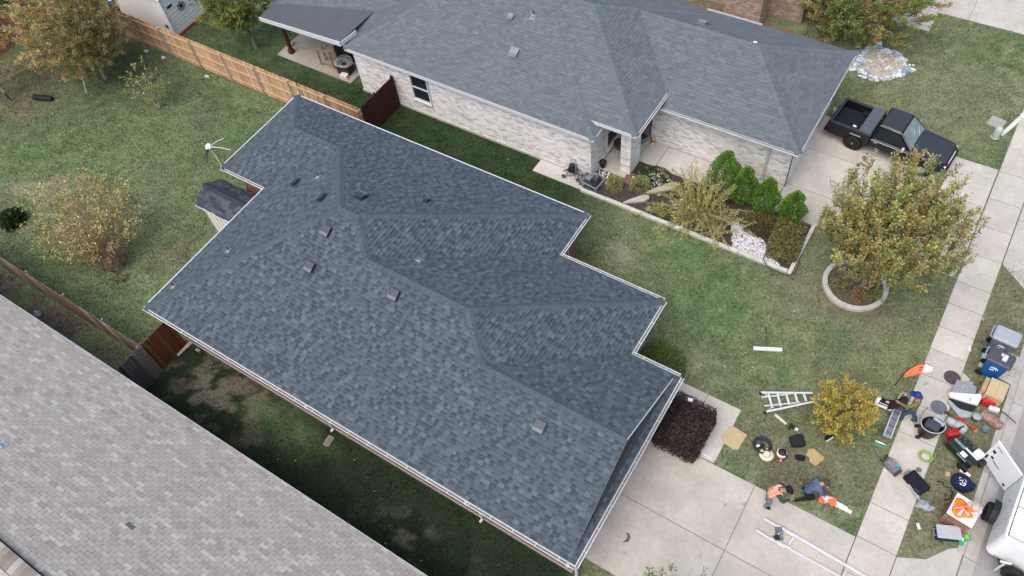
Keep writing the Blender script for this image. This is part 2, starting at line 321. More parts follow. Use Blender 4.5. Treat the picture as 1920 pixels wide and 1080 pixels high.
# hairline crack and oil stain on the driveway are thin dark films with their own outline
mb = MB(); o_ = PX(1175, 1010, .026)
out = [(-9, 8), (-4, 4), (0, 0), (1, -5), (-3, -9), (1, -10), (4, -8), (6, -3), (5, 1), (2, 7), (-3, 7), (-7, 8)]
pts = [PX(1176+a, 1009+b, .0285) for a, b in out]; mb.add(pts, [tuple(range(len(pts)))[::-1]]); obj('oil_stain', mb, mat('oil', (.10, .09, .08), rough=.7, var=.2, scale=20), label='small dark oil stain on the pale main driveway', cat='stain')
# ================================================================ ROOFS: hip masses, shingles laid course by course, hip and ridge caps
def clip_half(poly, a, b, c, keep=1):         # keep a*x+b*y+c >= 0
    out = []; n = len(poly)
    for i in range(n):
        p, q = poly[i], poly[(i+1) % n]; dp = (a*p[0]+b*p[1]+c)*keep; dq = (a*q[0]+b*q[1]+c)*keep
        if dp >= -1e-9: out.append(p)
        if (dp > 1e-9 and dq < -1e-9) or (dp < -1e-9 and dq > 1e-9):
            t = dp/(dp-dq); out.append((p[0]+(q[0]-p[0])*t, p[1]+(q[1]-p[1])*t))
    return out if len(out) >= 3 else []
def subtract(polys, halves):
    res = []
    for p in polys:
        cur = p
        for h in halves:
            o = clip_half(cur, *h, keep=-1)
            if o and parea(o) > 2e-4: res.append(o)
            cur = clip_half(cur, *h)
            if not cur: break
    return res
def parea(p): return abs(sum(p[i][0]*p[(i+1) % len(p)][1]-p[(i+1) % len(p)][0]*p[i][1] for i in range(len(p)))/2)
class Mass:
    def __init__(s, x0, x1, y0, y1, z0=2.65, p=.5, sides='WESN', halves=()):
        s.b = (x0, x1, y0, y1); s.z0 = z0; s.p = p; s.sides = sides; s.halves = list(halves)
        full = {'W': (p, 0, z0-p*x0), 'E': (-p, 0, z0+p*x1), 'S': (0, p, z0-p*y0), 'N': (0, -p, z0+p*y1)}
        s.pl = {k: full[k] for k in sides}
        s.lim = [(1, 0, -x0), (-1, 0, x1), (0, 1, -y0), (0, -1, y1)] + s.halves
    def z(s, x, y):
        if any(a*x+b*y+c < -1e-6 for a, b, c in s.lim): return -9
        return min(a*x+b*y+c for a, b, c in s.pl.values())
class Roof:
    def __init__(s, masses): s.m = masses
    def z(s, x, y): return max(m.z(x, y) for m in s.m)
    def visible(s, i, k, polys):
        m = s.m[i]; pk = m.pl[k]
        for h in m.lim: polys = [q for q in (clip_half(p, *h) for p in polys) if q]
        for kk, q in m.pl.items():
            if kk != k: polys = [w for w in (clip_half(p, q[0]-pk[0], q[1]-pk[1], q[2]-pk[2]) for p in polys) if w]
        for j, o in enumerate(s.m):
            if j == i: continue
            hs = list(o.lim); skip = False
            for q in o.pl.values():
                d = (q[0]-pk[0], q[1]-pk[1], q[2]-pk[2])
                if max(abs(t) for t in d) < 1e-6:
                    if j > i: skip = True
                    continue
                hs.append(d)
            if not skip: polys = subtract(polys, hs)
        return [p for p in polys if parea(p) > 3e-4]
    def rects(s, i, k, d0, d1, u0, u1):
        x0, x1, y0, y1 = s.m[i].b
        return {'S': [(u0, y0+d0), (u1, y0+d0), (u1, y0+d1), (u0, y0+d1)], 'N': [(u0, y1-d1), (u1, y1-d1), (u1, y1-d0), (u0, y1-d0)],
                'W': [(x0+d0, u0), (x0+d1, u0), (x0+d1, u1), (x0+d0, u1)], 'E': [(x1-d1, u0), (x1-d0, u0), (x1-d0, u1), (x1-d1, u1)]}[k]
    def deck(s):
        mb = MB()
        for i, m in enumerate(s.m):
            x0, x1, y0, y1 = m.b
            for k in m.sides:
                for p in s.visible(i, k, [[(x0, y0), (x1, y0), (x1, y1), (x0, y1)]]):
                    a, b, c = m.pl[k]; mb.add([(q[0], q[1], a*q[0]+b*q[1]+c-.004) for q in p], [tuple(range(len(p)))], (.05, .055, .06))
        return mb
    def shingles(s, expo, wid, palette, lift=(.016, .003), stagger=None, rough_edge=.0, seed=1, tooth=.007, band=None):
        r = random.Random(seed); out = []
        for i, m in enumerate(s.m):
            x0, x1, y0, y1 = m.b
            for k in m.sides:
                a, b, c = m.pl[k]; e = expo/math.sqrt(1+m.p**2); u_lo, u_hi = ((x0, x1) if k in 'SN' else (y0, y1)); span = ((y1-y0) if k in 'SN' else (x1-x0))
                if len(m.sides) == 4 or k in 'SN': span = min(span, (y1-y0))*.56 if k in 'SN' else min(span, (y1-y0)*.56)
                row = 0; d = -.02
                while d < span:
                    r = random.Random(seed*100003+ord(k)*1009+row*7)
                    u = u_lo-.4+(stagger*(row % 2) if stagger else r.uniform(0, .3)); up = 0
                    while u < u_hi+.1:
                        w = wid[0] if wid[0] == wid[1] else r.choice((wid[0], (wid[0]+wid[1])/2, wid[1], wid[1]*1.25))*r.uniform(.85, 1.15)
                        g = .004 if stagger else .0
                        up = 1-up if r.random() < .8 else up
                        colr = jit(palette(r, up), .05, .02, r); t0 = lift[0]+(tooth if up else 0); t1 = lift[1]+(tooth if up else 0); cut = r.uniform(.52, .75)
                        # dark granule band on the recessed laminate, also painting the shadow line under each course
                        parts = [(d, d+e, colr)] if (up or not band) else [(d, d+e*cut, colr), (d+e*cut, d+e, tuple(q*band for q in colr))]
                        for da, db, cc_ in parts:
                          for p in s.visible(i, k, [s.rects(i, k, da, db, u+g, u+w-g)]):
                            n = len(p); top = []
                            for q in p:
                                dd = {'S': q[1]-y0, 'N': y1-q[1], 'W': q[0]-x0, 'E': x1-q[0]}[k]; f = min(1, max(0, (dd-d)/e))
                                top.append((q[0], q[1], a*q[0]+b*q[1]+c+t0*(1-f)+t1*f))
                            bot = [(q[0], q[1], a*q[0]+b*q[1]+c-.003) for q in p]
                            out.append((top+bot, [tuple(range(n))]+[(t, n+t, n+(t+1) % n, (t+1) % n) for t in range(n)], cc_))
                        u += w
                    d += e; row += 1
        return out
    def caps(s, lines, palette, half=.15, expo=.20, seed=3, lift=.03):
        r = random.Random(seed); out = []
        for A, B in lines:                                     # plan points, from low to high end
            A = Vector(A); B = Vector(B); t = (B-A); Ln = t.length; t.normalize(); nrm = Vector((-t.y, t.x)); q = 0
            while q < Ln-.02:
                e = min(q+expo*1.04, Ln); c = jit(palette(r, r.random() < .5), .05, .02, r)
                def pt(l, w, dz): p = A+t*l+nrm*w; z = s.z(p.x, p.y); z = z if z > -5 else s.z(*(A+t*l)); return (p.x, p.y, z+dz)
                ws = (-half, -half*.45, 0, half*.45, half); lo = [pt(q, w, lift+.006*(abs(w) < half*.6)) for w in ws]; hi = [pt(e, w, lift*.55+.006*(abs(w) < half*.6)) for w in ws]
                lb = [(p[0], p[1], p[2]-lift-.01) for p in lo]; hb = [(p[0], p[1], p[2]-lift) for p in hi]
                vs = lo+hi+lb+hb; fs = [(i+1, i, 5+i, 6+i) for i in range(4)]+[(i, i+1, 11+i, 10+i) for i in range(4)]+[(0, 10, 15, 5), (4, 9, 19, 14)]
                d0 = Vector(vs[fs[0][1]])-Vector(vs[fs[0][0]]); d1 = Vector(vs[fs[0][3]])-Vector(vs[fs[0][0]])
                if d0.cross(d1).z < 0: fs = [f[::-1] for f in fs]
                out.append((vs, fs, c)); q += expo
        return out
SH = mat('asphalt_shingle', attr=True, rough=.93, var=.12, scale=14, bump=.35, bscale=160, spec=.25)
DECK = mat('roof_deck', attr=True, rough=1, var=.2)
WHITE = mat('white_metal_trim', (.62, .63, .63), rough=.45, var=.06, scale=5, spec=.4)
# bricks laid one by one
def brick_wall(parent, name, a, b, z0, z1, palette, openings=(), L=.205, Hh=.062, mort=.011, seed=2, depth=.012, keep=None):
    """bricks on the outer face of a wall from plan point a to b (outside is to the right of a->b)"""
    r = random.Random(seed); a = Vector(a); b = Vector(b); t = (b-a); W_ = t.length; t.normalize(); nr = Vector((t.y, -t.x)); z = z0; row = 0; out = []
    while z < z1-.02:
        zt = min(z+Hh, z1); u = -(L+mort)/2*(row % 2)-r.uniform(0, .02)
        while u < W_:
            u0, u1 = max(0, u), min(W_, u+L); spans = [(u0, u1)]
            for (oa, ob, oc, od) in openings:
                if zt > oc and z < od:
                    nsp = []
                    for p, q in spans:
                        if q <= oa or p >= ob: nsp.append((p, q))
                        else:
                            if p < oa: nsp.append((p, oa))
                            if q > ob: nsp.append((ob, q))
                    spans = nsp
            for p, q in spans:
                if q-p < .02: continue
                dp = depth*r.uniform(.6, 1.3); P0 = a+t*p; P1 = a+t*q; O0 = P0+nr*dp; O1 = P1+nr*dp
                vs = [(O0.x, O0.y, z), (O1.x, O1.y, z), (O1.x, O1.y, zt), (O0.x, O0.y, zt), (P0.x, P0.y, z), (P1.x, P1.y, z), (P1.x, P1.y, zt), (P0.x, P0.y, zt)]
                out.append((vs, [(0, 1, 2, 3), (3, 2, 6, 7), (1, 5, 6, 2), (0, 3, 7, 4)], jit(palette(r), .06, .02, r)))
            u += L+mort
        z += Hh+mort; row += 1
    return out
BRICK = mat('brick_face', attr=True, rough=.92, var=.14, scale=18, bump=.3, bscale=90)
MORT = mat('mortar', attr=True, rough=1, var=.15, scale=20, bump=.2)
def wall_box(mb, a, b, z0, z1, th=.18, col=(.4, .38, .35)):
    a = Vector(a); b = Vector(b); t = (b-a).normalized(); n = Vector((-t.y, t.x)); p = [a, b, b+n*th, a+n*th]
    mb.prism([(q.x, q.y) for q in p], z0, z1, col)
def gutter(parent, pts, z, w=.10, h=.10, col=(.74, .75, .75), hangers=.9, inner=(.27, .265, .26)):
    """open white trough along an eave, with hanger straps; pts run so that the outside is on the right"""
    g = MB()
    for i in range(len(pts)-1):
        a = Vector(pts[i]); b = Vector(pts[i+1]); t = (b-a).normalized(); n = Vector((t.y, -t.x))
        prof = [(0, h), (0, 0), (w*.75, 0), (w, h*.7), (w, h), (w-.016, h), (w-.016, h*.72), (w*.72, .015), (.012, .015), (.012, h)]
        e0 = a-t*0.0; e1 = b+t*0.0; V = []
        for e in (e0, e1):
            for o, hh in prof: p = e+n*o; V.append((p.x, p.y, z-h+hh))
        k = len(prof); g.add(V, [tuple(range(k))[::-1], tuple(range(k, 2*k))]+[(j, (j+1) % k, k+(j+1) % k, k+j) for j in range(k) if j not in (6, 7, 8)], col); g.add(V, [(j, (j+1) % k, k+(j+1) % k, k+j) for j in (6, 7, 8)], inner)
        if hangers:
            q = .5
            while q < (b-a).length-.1:
                p = a+t*q; H_ = MB(); H_.box((p.x+n.x*w*.5, p.y+n.y*w*.5, z-.004), (w*1.25, .022, .012), math.atan2(n.y, n.x), (.70, .71, .71)); obj('gutter_hanger', H_, WHITE, parent); q += hangers
    return obj('gutter', g, mat('gutter_metal', attr=True, rough=.5, var=.12, scale=4), parent)
def downspout(parent, x, y, z0, z1, out, m=WHITE, name='downspout'):
    o = Vector(out); mb = MB(); mb.box((x, y, (z0+.12+z1)/2), (.07, .09, z1-z0-.12), math.atan2(o.y, o.x)); mb.box((x+o.x*.12, y+o.y*.12, z0+.10), (.34, .09, .07), math.atan2(o.y, o.x), tilt=(0, .45)); return obj(name, mb, m, parent)
def box_vent(parent, x, y, roof, k, w=.36, col=(.038, .052, .068), name='roof_vent'):
    z = roof.z(x, y); dx, dy = {'S': (0, -1), 'N': (0, 1), 'W': (-1, 0), 'E': (1, 0)}[k]; rz = math.atan2(dy, dx); sl = math.atan(.5)
    M_ = mat('vent_metal', attr=True, rough=.5, var=.1, scale=10, spec=.5); fl = MB(); Mx = Matrix.Translation((x, y, z)) @ Matrix.Rotation(rz, 4, 'Z') @ Matrix.Rotation(sl, 4, 'Y')
    def addb(mb, c, s_, colr, tp=1.0):
        t = MB(); t.box((0, 0, 0), s_, 0, colr, taper=tp, bevel=.012); mb.add([Mx @ (Vector(c)+Vector(v)) for v in t.v], t.f, colr)
    addb(fl, (0, 0, .022), (w*1.3, w*1.15, .012), tuple(c*.8 for c in col)); f = obj('vent_flashing', fl, M_, parent)
    hd = MB(); addb(hd, (-.01, 0, .075), (w*.85, w*.8, .09), tuple(c*.7 for c in col)); addb(hd, (.02, 0, .135), (w*1.05, w, .035), col); addb(hd, (w*.36, 0, .152), (w*.28, w*.94, .012), (.12, .15, .18))
    return obj(name, hd, M_, parent)
def pipe_vent(parent, x, y, roof, h=.32, r=.03, k='S', lead=(.22, .25, .28)):
    z = roof.z(x, y); a = MB(); a.lathe([(.11, -.02), (.10, .03), (.045, .08), (r, .09)], 12, (x, y, z+.02), lead)
    dx, dy = {'S': (0, -1), 'N': (0, 1), 'W': (-1, 0), 'E': (1, 0)}[k]; zz = lambda p: roof.z(*p)+.027
    c = [(x+a_*.13+dx*.05, y+b_*.13+dy*.05) for a_, b_ in ((-1, -1), (1, -1), (1, 1), (-1, 1))]; a.add([(p[0], p[1], zz(p)) for p in c], [(0, 1, 2, 3)], lead)
    o = obj('pipe_boot', a, mat('lead', attr=True, rough=.5, var=.15, scale=12, metal=.2), parent); b = MB(); b.tube([(x, y, z), (x, y, z+h)], r, 10, (.07, .08, .09)); obj('vent_pipe', b, mat('vent_metal', attr=True), parent)
# ================================================================ MAIN HOUSE
ZE = 2.65
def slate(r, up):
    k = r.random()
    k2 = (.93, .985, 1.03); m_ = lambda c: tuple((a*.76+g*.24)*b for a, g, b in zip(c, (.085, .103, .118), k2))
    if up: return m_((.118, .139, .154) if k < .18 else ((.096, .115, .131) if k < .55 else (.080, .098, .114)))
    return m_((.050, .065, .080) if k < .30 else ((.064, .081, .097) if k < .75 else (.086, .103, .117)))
house = thing('main_house', 'brick house with dark slate-grey shingle roof in the middle of the picture', 'house')
MR = Roof([Mass(-21.68, -9.47, 5.08, 16.5), Mass(-21.68, -5.33, 5.08, 14.36), Mass(-21.68, -3.76, 5.08, 11.96, sides='WSN'), Mass(-24.15, -15, 11.66, 16.5), Mass(-12, -3.56, 5.08, 11.96, halves=[(1, 0, 3.76)])])
roof = obj('roof', MR.deck(), DECK, house)
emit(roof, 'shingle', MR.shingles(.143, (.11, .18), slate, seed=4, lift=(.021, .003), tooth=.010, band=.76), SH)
hips = [((-21.68, 5.08), (-15.97, 10.79)), ((-9.47, 16.5), (-15.18, 10.79)), ((-14.11, 9.72), (-15.18, 10.79)), ((-5.33, 14.36), (-9.97, 9.72)), ((-8.77, 8.52), (-9.97, 9.72)), ((-24.15, 16.5), (-21.73, 14.08)), ((-24.15, 11.66), (-21.73, 14.08)),
        ((-19.26, 14.08), (-15.97, 10.79)), ((-19.26, 14.08), (-21.73, 14.08)), ((-9.97, 9.72), (-14.11, 9.72)), ((-3.77, 8.52), (-8.77, 8.52)), ((-15.25, 10.79), (-15.95, 10.79))]
emit(roof, 'hip_cap', MR.caps(hips, lambda r, u: (.076, .096, .114) if r.random() < .7 else (.066, .085, .103)), SH)
# walls behind the overhang
wl_ = MB(); PW = [(-21.35, 5.46), (-3.97, 5.46), (-3.97, 11.6), (-5.74, 11.6), (-5.74, 13.98), (-9.88, 13.98), (-9.88, 16.12), (-23.78, 16.12), (-23.78, 12.05), (-21.35, 12.05)]
wl_.prism(PW, 0, 2.58, (.30, .22, .19)); walls = obj('wall', wl_, MORT, house)
pinkb = lambda r: r.choice([(.26, .115, .085), (.30, .15, .115), (.21, .09, .07), (.33, .19, .15), (.24, .125, .10)])
bp = brick_wall(walls, 'brick', (-21.35, 5.46), (-3.97, 5.46), .12, 2.5, pinkb, seed=5) + brick_wall(walls, 'brick', (-9.88, 13.98), (-9.88, 16.12), .12, 2.5, pinkb, [(.45, 1.55, .85, 2.0)], seed=6) + brick_wall(walls, 'brick', (-21.35, 12.05), (-21.35, 5.46), .12, 2.5, pinkb, seed=8) + brick_wall(walls, 'brick', (-23.78, 12.05), (-21.35, 12.05), .12, 2.5, pinkb, seed=9)
emit(walls, 'brick', bp, BRICK)
wn_ = MB(); wn_.box((-9.83, 15.0, 1.42), (.06, 1.08, 1.13), 0, (.75, .75, .74)); wf = obj('window', wn_, WHITE, house)
gl = MB(); gl.box((-9.795, 15.0, 1.70), (.02, .92, .42)); gl.box((-9.795, 15.0, 1.15), (.02, .92, .42)); obj('pane', gl, mat('dark_glass', (.02, .025, .03), rough=.08, var=.1, spec=.6), wf)
rl = MB()
for i in range(7): rl.box((-9.84, 14.5+i*.16, .80), (.16, .06, .09), 0, jit((.28, .14, .11)))
obj('rowlock_sill', rl, BRICK, wf)
cp = MB(); cp.prism([(p[0]+(.05 if p[0] > -12 else -.05), p[1]+(.05 if p[1] > 10 else -.05)) for p in PW], -.05, .11, (.34, .32, .29)); obj('foundation', cp, MORT, walls)
# soffit and fascia ring
PE = [(-21.68, 5.08), (-3.56, 5.08), (-3.56, 11.96), (-5.33, 11.96), (-5.33, 14.36), (-9.47, 14.36), (-9.47, 16.5), (-24.15, 16.5), (-24.15, 11.66), (-21.68, 11.66)]
sf = MB(); sf.prism(PE, 2.50, 2.53, (.62, .60, .57)); obj('soffit', sf, mat('soffit_paint', (.62, .6, .57), var=.06), house)
def fascia(parent, pts, z, h=.13, th=.022, col=(.70, .69, .67), m=WHITE):
    for i in range(len(pts)-1):
        a = Vector(pts[i]); b = Vector(pts[i+1]); t = (b-a).normalized(); n = Vector((t.y, -t.x)); mb = MB()
        mb.prism([(q.x, q.y) for q in (a, a+n*th, b+n*th, b)], z-h, z, col); obj('fascia', mb, m, parent)
ring = PE + [PE[0]]; fascia(house, ring, 2.645)
gutter(house, [(-21.70, 5.06), (-3.54, 5.06), (-3.54, 11.98)], 2.655, hangers=.78)
gutter(house, [(-5.31, 11.98), (-5.31, 14.38)], 2.655, hangers=.9); gutter(house, [(-3.6, 11.98), (-5.33, 11.98)], 2.655, hangers=.8)
gutter(house, [(-5.33, 14.38), (-9.47, 14.38)], 2.655, hangers=1.1); gutter(house, [(-9.45, 14.38), (-9.45, 16.52)], 2.655, hangers=1.0)
gutter(house, [(-24.15, 11.64), (-21.70, 11.64)], 2.655, hangers=1.0)
de = MB()
for a, b in (((-9.47, 16.52), (-24.17, 16.52)), ((-24.17, 16.52), (-24.17, 11.64)), ((-21.70, 11.64), (-21.70, 5.06))):
    a = Vector(a); b = Vector(b); t = (b-a).normalized(); n = Vector((t.y, -t.x)); de.prism([(q.x, q.y) for q in (a-n*.01, b-n*.01, b+n*.035, a+n*.03)], 2.652, 2.668, (.55, .56, .56))
obj('drip_edge', de, WHITE, house)
# front gable above its little skirt roof
gb = MB(); gb.add([(-3.88, 5.15, 2.68), (-3.88, 11.9, 2.68), (-3.88, 8.52, 4.36), (-3.96, 5.15, 2.68), (-3.96, 11.9, 2.68), (-3.96, 8.52, 4.36)], [(0, 1, 2), (5, 4, 3), (0, 2, 5, 3), (1, 4, 5, 2)], (.045, .052, .060)); obj('gable_wall', gb, mat('siding_paint', attr=True, rough=.8, var=.07), house)
sk_ = MB(); sk_.slab3([(-3.93, 5.47, 2.818), (-3.755, 5.29, 2.735), (-3.755, 11.75, 2.735), (-3.93, 11.57, 2.818)], .01, (.06, .07, .08)); obj('skirt_flashing', sk_, SH, house)
rk = MB()
for y0 in (5.10, 11.94):
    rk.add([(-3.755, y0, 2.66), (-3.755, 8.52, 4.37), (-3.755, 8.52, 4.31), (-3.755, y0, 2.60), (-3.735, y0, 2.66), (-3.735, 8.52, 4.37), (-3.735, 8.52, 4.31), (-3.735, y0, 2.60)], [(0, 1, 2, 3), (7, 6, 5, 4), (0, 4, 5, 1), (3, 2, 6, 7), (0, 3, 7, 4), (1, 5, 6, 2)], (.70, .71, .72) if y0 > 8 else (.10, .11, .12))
obj('rake_board', rk, mat('rake_paint', attr=True, rough=.5, var=.06), house)
for x, y in ((-16.0, 9.95), (-15.95, 8.75), (-12.55, 9.15), (-6.22, 7.78)): box_vent(house, x, y, MR, 'S')
for x, y, k in ((-17.35, 11.15, 'W'), (-19.85, 11.95, 'W')): box_vent(house, x, y, MR, k, .34)
box_vent(house, -15.95, 11.75, MR, 'N', .36); box_vent(house, -14.2, 13.1, MR, 'N', .2, (.04, .05, .06), 'exhaust_cap')
for x, y, k in ((-18.75, 12.3, 'W'), (-12.8, 10.75, 'N'), (-19.85, 8.2, 'W'), (-21.1, 6.2, 'W')): pipe_vent(house, x, y, MR, .3 if x < -18 else .12, .03, k)
for x, y, z1 in ((-13.75, 5.02, 2.55), (-7.3, 5.02, 2.55), (-3.75, 5.0, 2.55)):
    d = MB(); d.box((x, y+.0, 2.53), (.09, .08, .12)); d.tube([(x, y, 2.5), (x, y+.1, 2.38), (x, 5.38, 2.2)], .038, 8); d.box((x, 5.40, 1.15), (.085, .065, 2.1)); d.box((x, 5.34, .10), (.08, .16, .06), tilt=(-.2, 0)); obj('downspout', d, WHITE, house)
# roof antenna by the back corner
an = thing('roof_antenna', 'white pod antenna with thin rods on a mast at the back roof corner', 'antenna', (-24.2, 11.72, 2.5))
t = MB(); t.tube([(0, 0, 0), (-.15, .05, .35), (-.42, .16, .85)], .016, 8, (.55, .62, .55)); obj('mast', t, mat('mast_metal', attr=True, rough=.5, var=.1), an)
t = MB(); t.lathe([(.02, -.10), (.13, -.08), (.16, 0), (.13, .08), (.02, .10)], 6, col=(.78, .80, .80), M=Matrix.Translation((-.46, .14, .92)) @ Matrix.Rotation(.9, 4, 'X') @ Matrix.Rotation(.3, 4, 'Y')); obj('pod', t, mat('white_plastic', (.75, .76, .76), rough=.45, var=.06), an, smooth=False)
for q, (e, c, rr) in enumerate((((.55, .42, .95), (.70, .72, .70), .014), ((-.15, .75, 1.0), (.70, .72, .70), .013), ((-.35, -.35, .72), (.02, .02, .025), .024), ((-.1, -.45, .75), (.02, .02, .025), .024), ((.3, .02, .70), (.03, .03, .035), .015))):
    t = MB(); t.tube([(-.44, .15, .92), tuple(Vector((-.44, .15, .92)).lerp(Vector(e), .55)+Vector((0, 0, .05))), e], rr, 6, c); obj('element_rod', t, mat('rod_metal', attr=True, rough=.5, var=.1), an)
# splash blocks
sp = MB(); sp.box((0, 0, .04), (.26, .40, .07), 0, (.25, .24, .22), bevel=.02); sp.box((0, 0, .085), (.16, .3, .02), 0, (.19, .185, .17))
obj('splash_block', sp, MORT, label='pale concrete splash block below the downspout in the dark side strip', cat='splash block', loc=(-13.62, 4.95, 0), rz=.12, group='splash blocks')
sp = MB(); sp.box((0, 0, .05), (.34, .7, .09), 0, (.42, .41, .38), bevel=.02); sp.box((0, 0, .10), (.2, .56, .02), 0, (.34, .33, .31)); obj('splash_block', sp, MORT, label='light concrete splash block at the house corner by the driveway bottom', cat='splash block', loc=(-3.9, 4.75, 0), rz=-.35, group='splash blocks')

# ================================================================ GARDEN SHED behind the house
sh = thing('garden_shed', 'small cream shed with dark shingle roof tucked behind the main house', 'shed')
t = MB(); t.box((-23.45, 10.8, .85), (1.85, 1.36, 1.7), 0, (.74, .70, .60)); swall = obj('wall', t, mat('cream_siding', (.86, .84, .77), rough=.7, var=.06, scale=4, stretch=(1, 1, .2)), sh)
t = MB()
for i in range(7): t.box((-24.3+i*.28, 10.10, .85), (.03, .025, 1.66), 0, (.72, .68, .58)); 
for i in range(5): t.box((-24.39, 10.2+i*.28, .85), (.025, .03, 1.66), 0, (.72, .68, .58))
obj('batten', t, mat('cream_batten', (.78, .75, .66), rough=.7, var=.05), swall)
SR = Roof([Mass(-24.62, -22.0, 9.98, 11.62, z0=1.72, p=.62, sides='SN')]); sroof = obj('roof', SR.deck(), DECK, sh)
emit(sroof, 'shingle', SR.shingles(.135, (.16, .28), lambda r, u: r.choice([(.044, .056, .074), (.058, .072, .093), (.074, .090, .113), (.036, .046, .062)]), seed=12), SH)
emit(sroof, 'ridge_cap', SR.caps([((-24.6, 10.8), (-22.05, 10.8))], lambda r, u: (.035, .042, .052), half=.13), SH)
t = MB(); t.add([(-24.40, 10.1, 1.72), (-24.40, 11.5, 1.72), (-24.40, 10.8, 2.17), (-24.36, 10.1, 1.72), (-24.36, 11.5, 1.72), (-24.36, 10.8, 2.17)], [(2, 1, 0), (3, 4, 5), (0, 1, 4, 3), (1, 2, 5, 4), (2, 0, 3, 5)]); obj('gable', t, mat('cream_siding'), sh)
t = MB(); t.box((-23.4, 9.99, 1.70), (2.4, .03, .09)); t.box((-24.6, 10.8, 1.64), (.03, 1.5, .06)); obj('trim_board', t, WHITE, sh)
pt = MB(); pt.box((-23.2, 12.5, .07), (1.1, .75, .08), 0, (.60, .55, .46)); obj('wood_platform', pt, mat('cream_board', attr=True, rough=.8, var=.1, scale=5), label='cream wooden board platform under the back eave beside the shed', cat='platform')
t = thing('green_folding_chair', 'dark green folded chair leaning under the back eave beside the shed', 'chair', (-23.9, 12.15, 0), .5)
c = MB(); c.sheet(lambda u, v: (-.22+.44*u, .06*math.sin(u*9)+.25*v, .45+.5*v), 6, 4, (.03, .09, .035)); c2 = MB(); c2.sheet(lambda u, v: (-.22+.44*u, -.1+.03*math.sin(u*7)-.2*v, .42+.02*v), 4, 3, (.03, .09, .035))
obj('backrest', c, mat('green_canvas', (.03, .09, .035), rough=.9, var=.2), t); obj('seat', c2, mat('green_canvas'), t)
for sx in (-.23, .23):
    for a, b in (((sx, -.25, 0), (sx, .3, .95)), ((sx, .3, 0), (sx, -.25, .45))): l = MB(); l.tube([a, b], .014, 6, (.6, .6, .58)); obj('leg', l, mat('alu', (.63, .645, .66), rough=.45, metal=.15, var=.06), t)
# ================================================================ NEIGHBOUR'S WHITE BRICK HOUSE
def bluegrey(r, up):
    k = r.random()
    if k < .2: return (.136, .158, .173)
    if k < .75: return (.122, .144, .159)
    return (.108, .130, .146)
nb = thing('white_brick_house', 'white brick house with pale blue-grey roof and front porch at the top', 'house')
NRF = Roof([Mass(-24.35, -11.2, 20.02, 29.6), Mass(-20, -9.65, 20.7, 29.0, z0=2.95), Mass(-16, -3.8, 22.9, 29.5), Mass(-30, -18, 21.0, 29.0, z0=2.6, p=.25)])
nroof = obj('roof', NRF.deck(), DECK, nb)
emit(nroof, 'shingle', NRF.shingles(.143, (.14, .26), bluegrey, seed=21, lift=(.014, .003), band=.93), SH)
nh = [((-24.35, 20.02), (-19.56, 24.81)), ((-11.2, 20.02), (-15.99, 24.81)), ((-15.99, 24.81), (-19.56, 24.81)), ((-9.65, 20.7), (-13.8, 24.85)), ((-13.8, 24.85), (-16.2, 24.85)), ((-3.8, 22.9), (-7.1, 26.2)), ((-3.8, 29.5), (-7.1, 26.2)), ((-7.1, 26.2), (-12.3, 26.2)), ((-9.65, 29.0), (-13.8, 24.85))]
emit(nroof, 'hip_cap', NRF.caps(nh, lambda r, u: r.choice([(.112, .136, .154), (.126, .152, .170), (.119, .143, .162)]), half=.16), SH)
WB = lambda r: r.choice([(.74, .715, .69), (.80, .785, .77), (.70, .67, .645), (.84, .83, .82), (.62, .59, .57), (.52, .495, .48), (.72, .68, .645), (.78, .765, .75), (.80, .77, .74)])
nw = MB()
def W2(a, b, z1=2.5, z0=0): wall_box(nw, a, b, z0, z1, .2, (.72, .70, .68))
W2((-24.1, 20.24), (-11.45, 20.24)); W2((-11.45, 20.24), (-11.45, 24.45)); W2((-11.45, 24.45), (-10.2, 24.45), 2.8); W2((-10.2, 24.45), (-10.2, 23.46), 2.6); W2((-10.2, 23.46), (-4.12, 23.46)); W2((-4.12, 23.46), (-4.12, 29.2)); W2((-4.12, 29.2), (-24.1, 29.2)); W2((-24.1, 29.2), (-24.1, 20.24))
nwall = obj('wall', nw, MORT, nb)
w0 = PY(789, 147, 20.22); w1 = PY(824, 190, 20.22); wx0, wx1 = w0.x, PY(818, 163, 20.22).x; wz1 = w0.z; wz0 = PY(800, 187, 20.22).z
wx0, wx1, wz0, wz1 = -20.72, -19.82, .92, 2.30
bw = brick_wall(nwall, 'brick', (-24.1, 20.24), (-11.45, 20.24), .14, 2.5, WB, [(wx0+24.1-.07, wx1+24.1+.07, wz0-.06, wz1+.06)], L=.24, seed=31)
bw += brick_wall(nwall, 'brick', (-11.45, 20.24), (-11.45, 24.45), .14, 2.75, WB, [(1.35, 2.75, .55, 2.35)], L=.24, seed=32) + brick_wall(nwall, 'brick', (-10.2, 23.46), (-4.12, 23.46), .06, 2.5, WB, L=.24, seed=33) + brick_wall(nwall, 'brick', (-11.45, 24.45), (-10.2, 24.45), .1, 2.7, WB, [(.12, 1.12, 0, 2.2)], L=.24, seed=34)
cl = MB(); cl.box((-10.29, 21.62, 1.42), (.44, .94, 2.8), 0, (.72, .70, .68)); pcol = obj('porch_column', cl, MORT, nb)
bw2 = []
for a, b in (((-10.51, 21.15), (-10.07, 21.15)), ((-10.07, 21.15), (-10.07, 22.09)), ((-10.07, 22.09), (-10.51, 22.09)), ((-10.51, 22.09), (-10.51, 21.15))): bw2 += brick_wall(pcol, 'brick', a, b, .04, 2.8, WB, L=.24, seed=35)
emit(nwall, 'brick', bw, BRICK); emit(pcol, 'brick', bw2, BRICK)
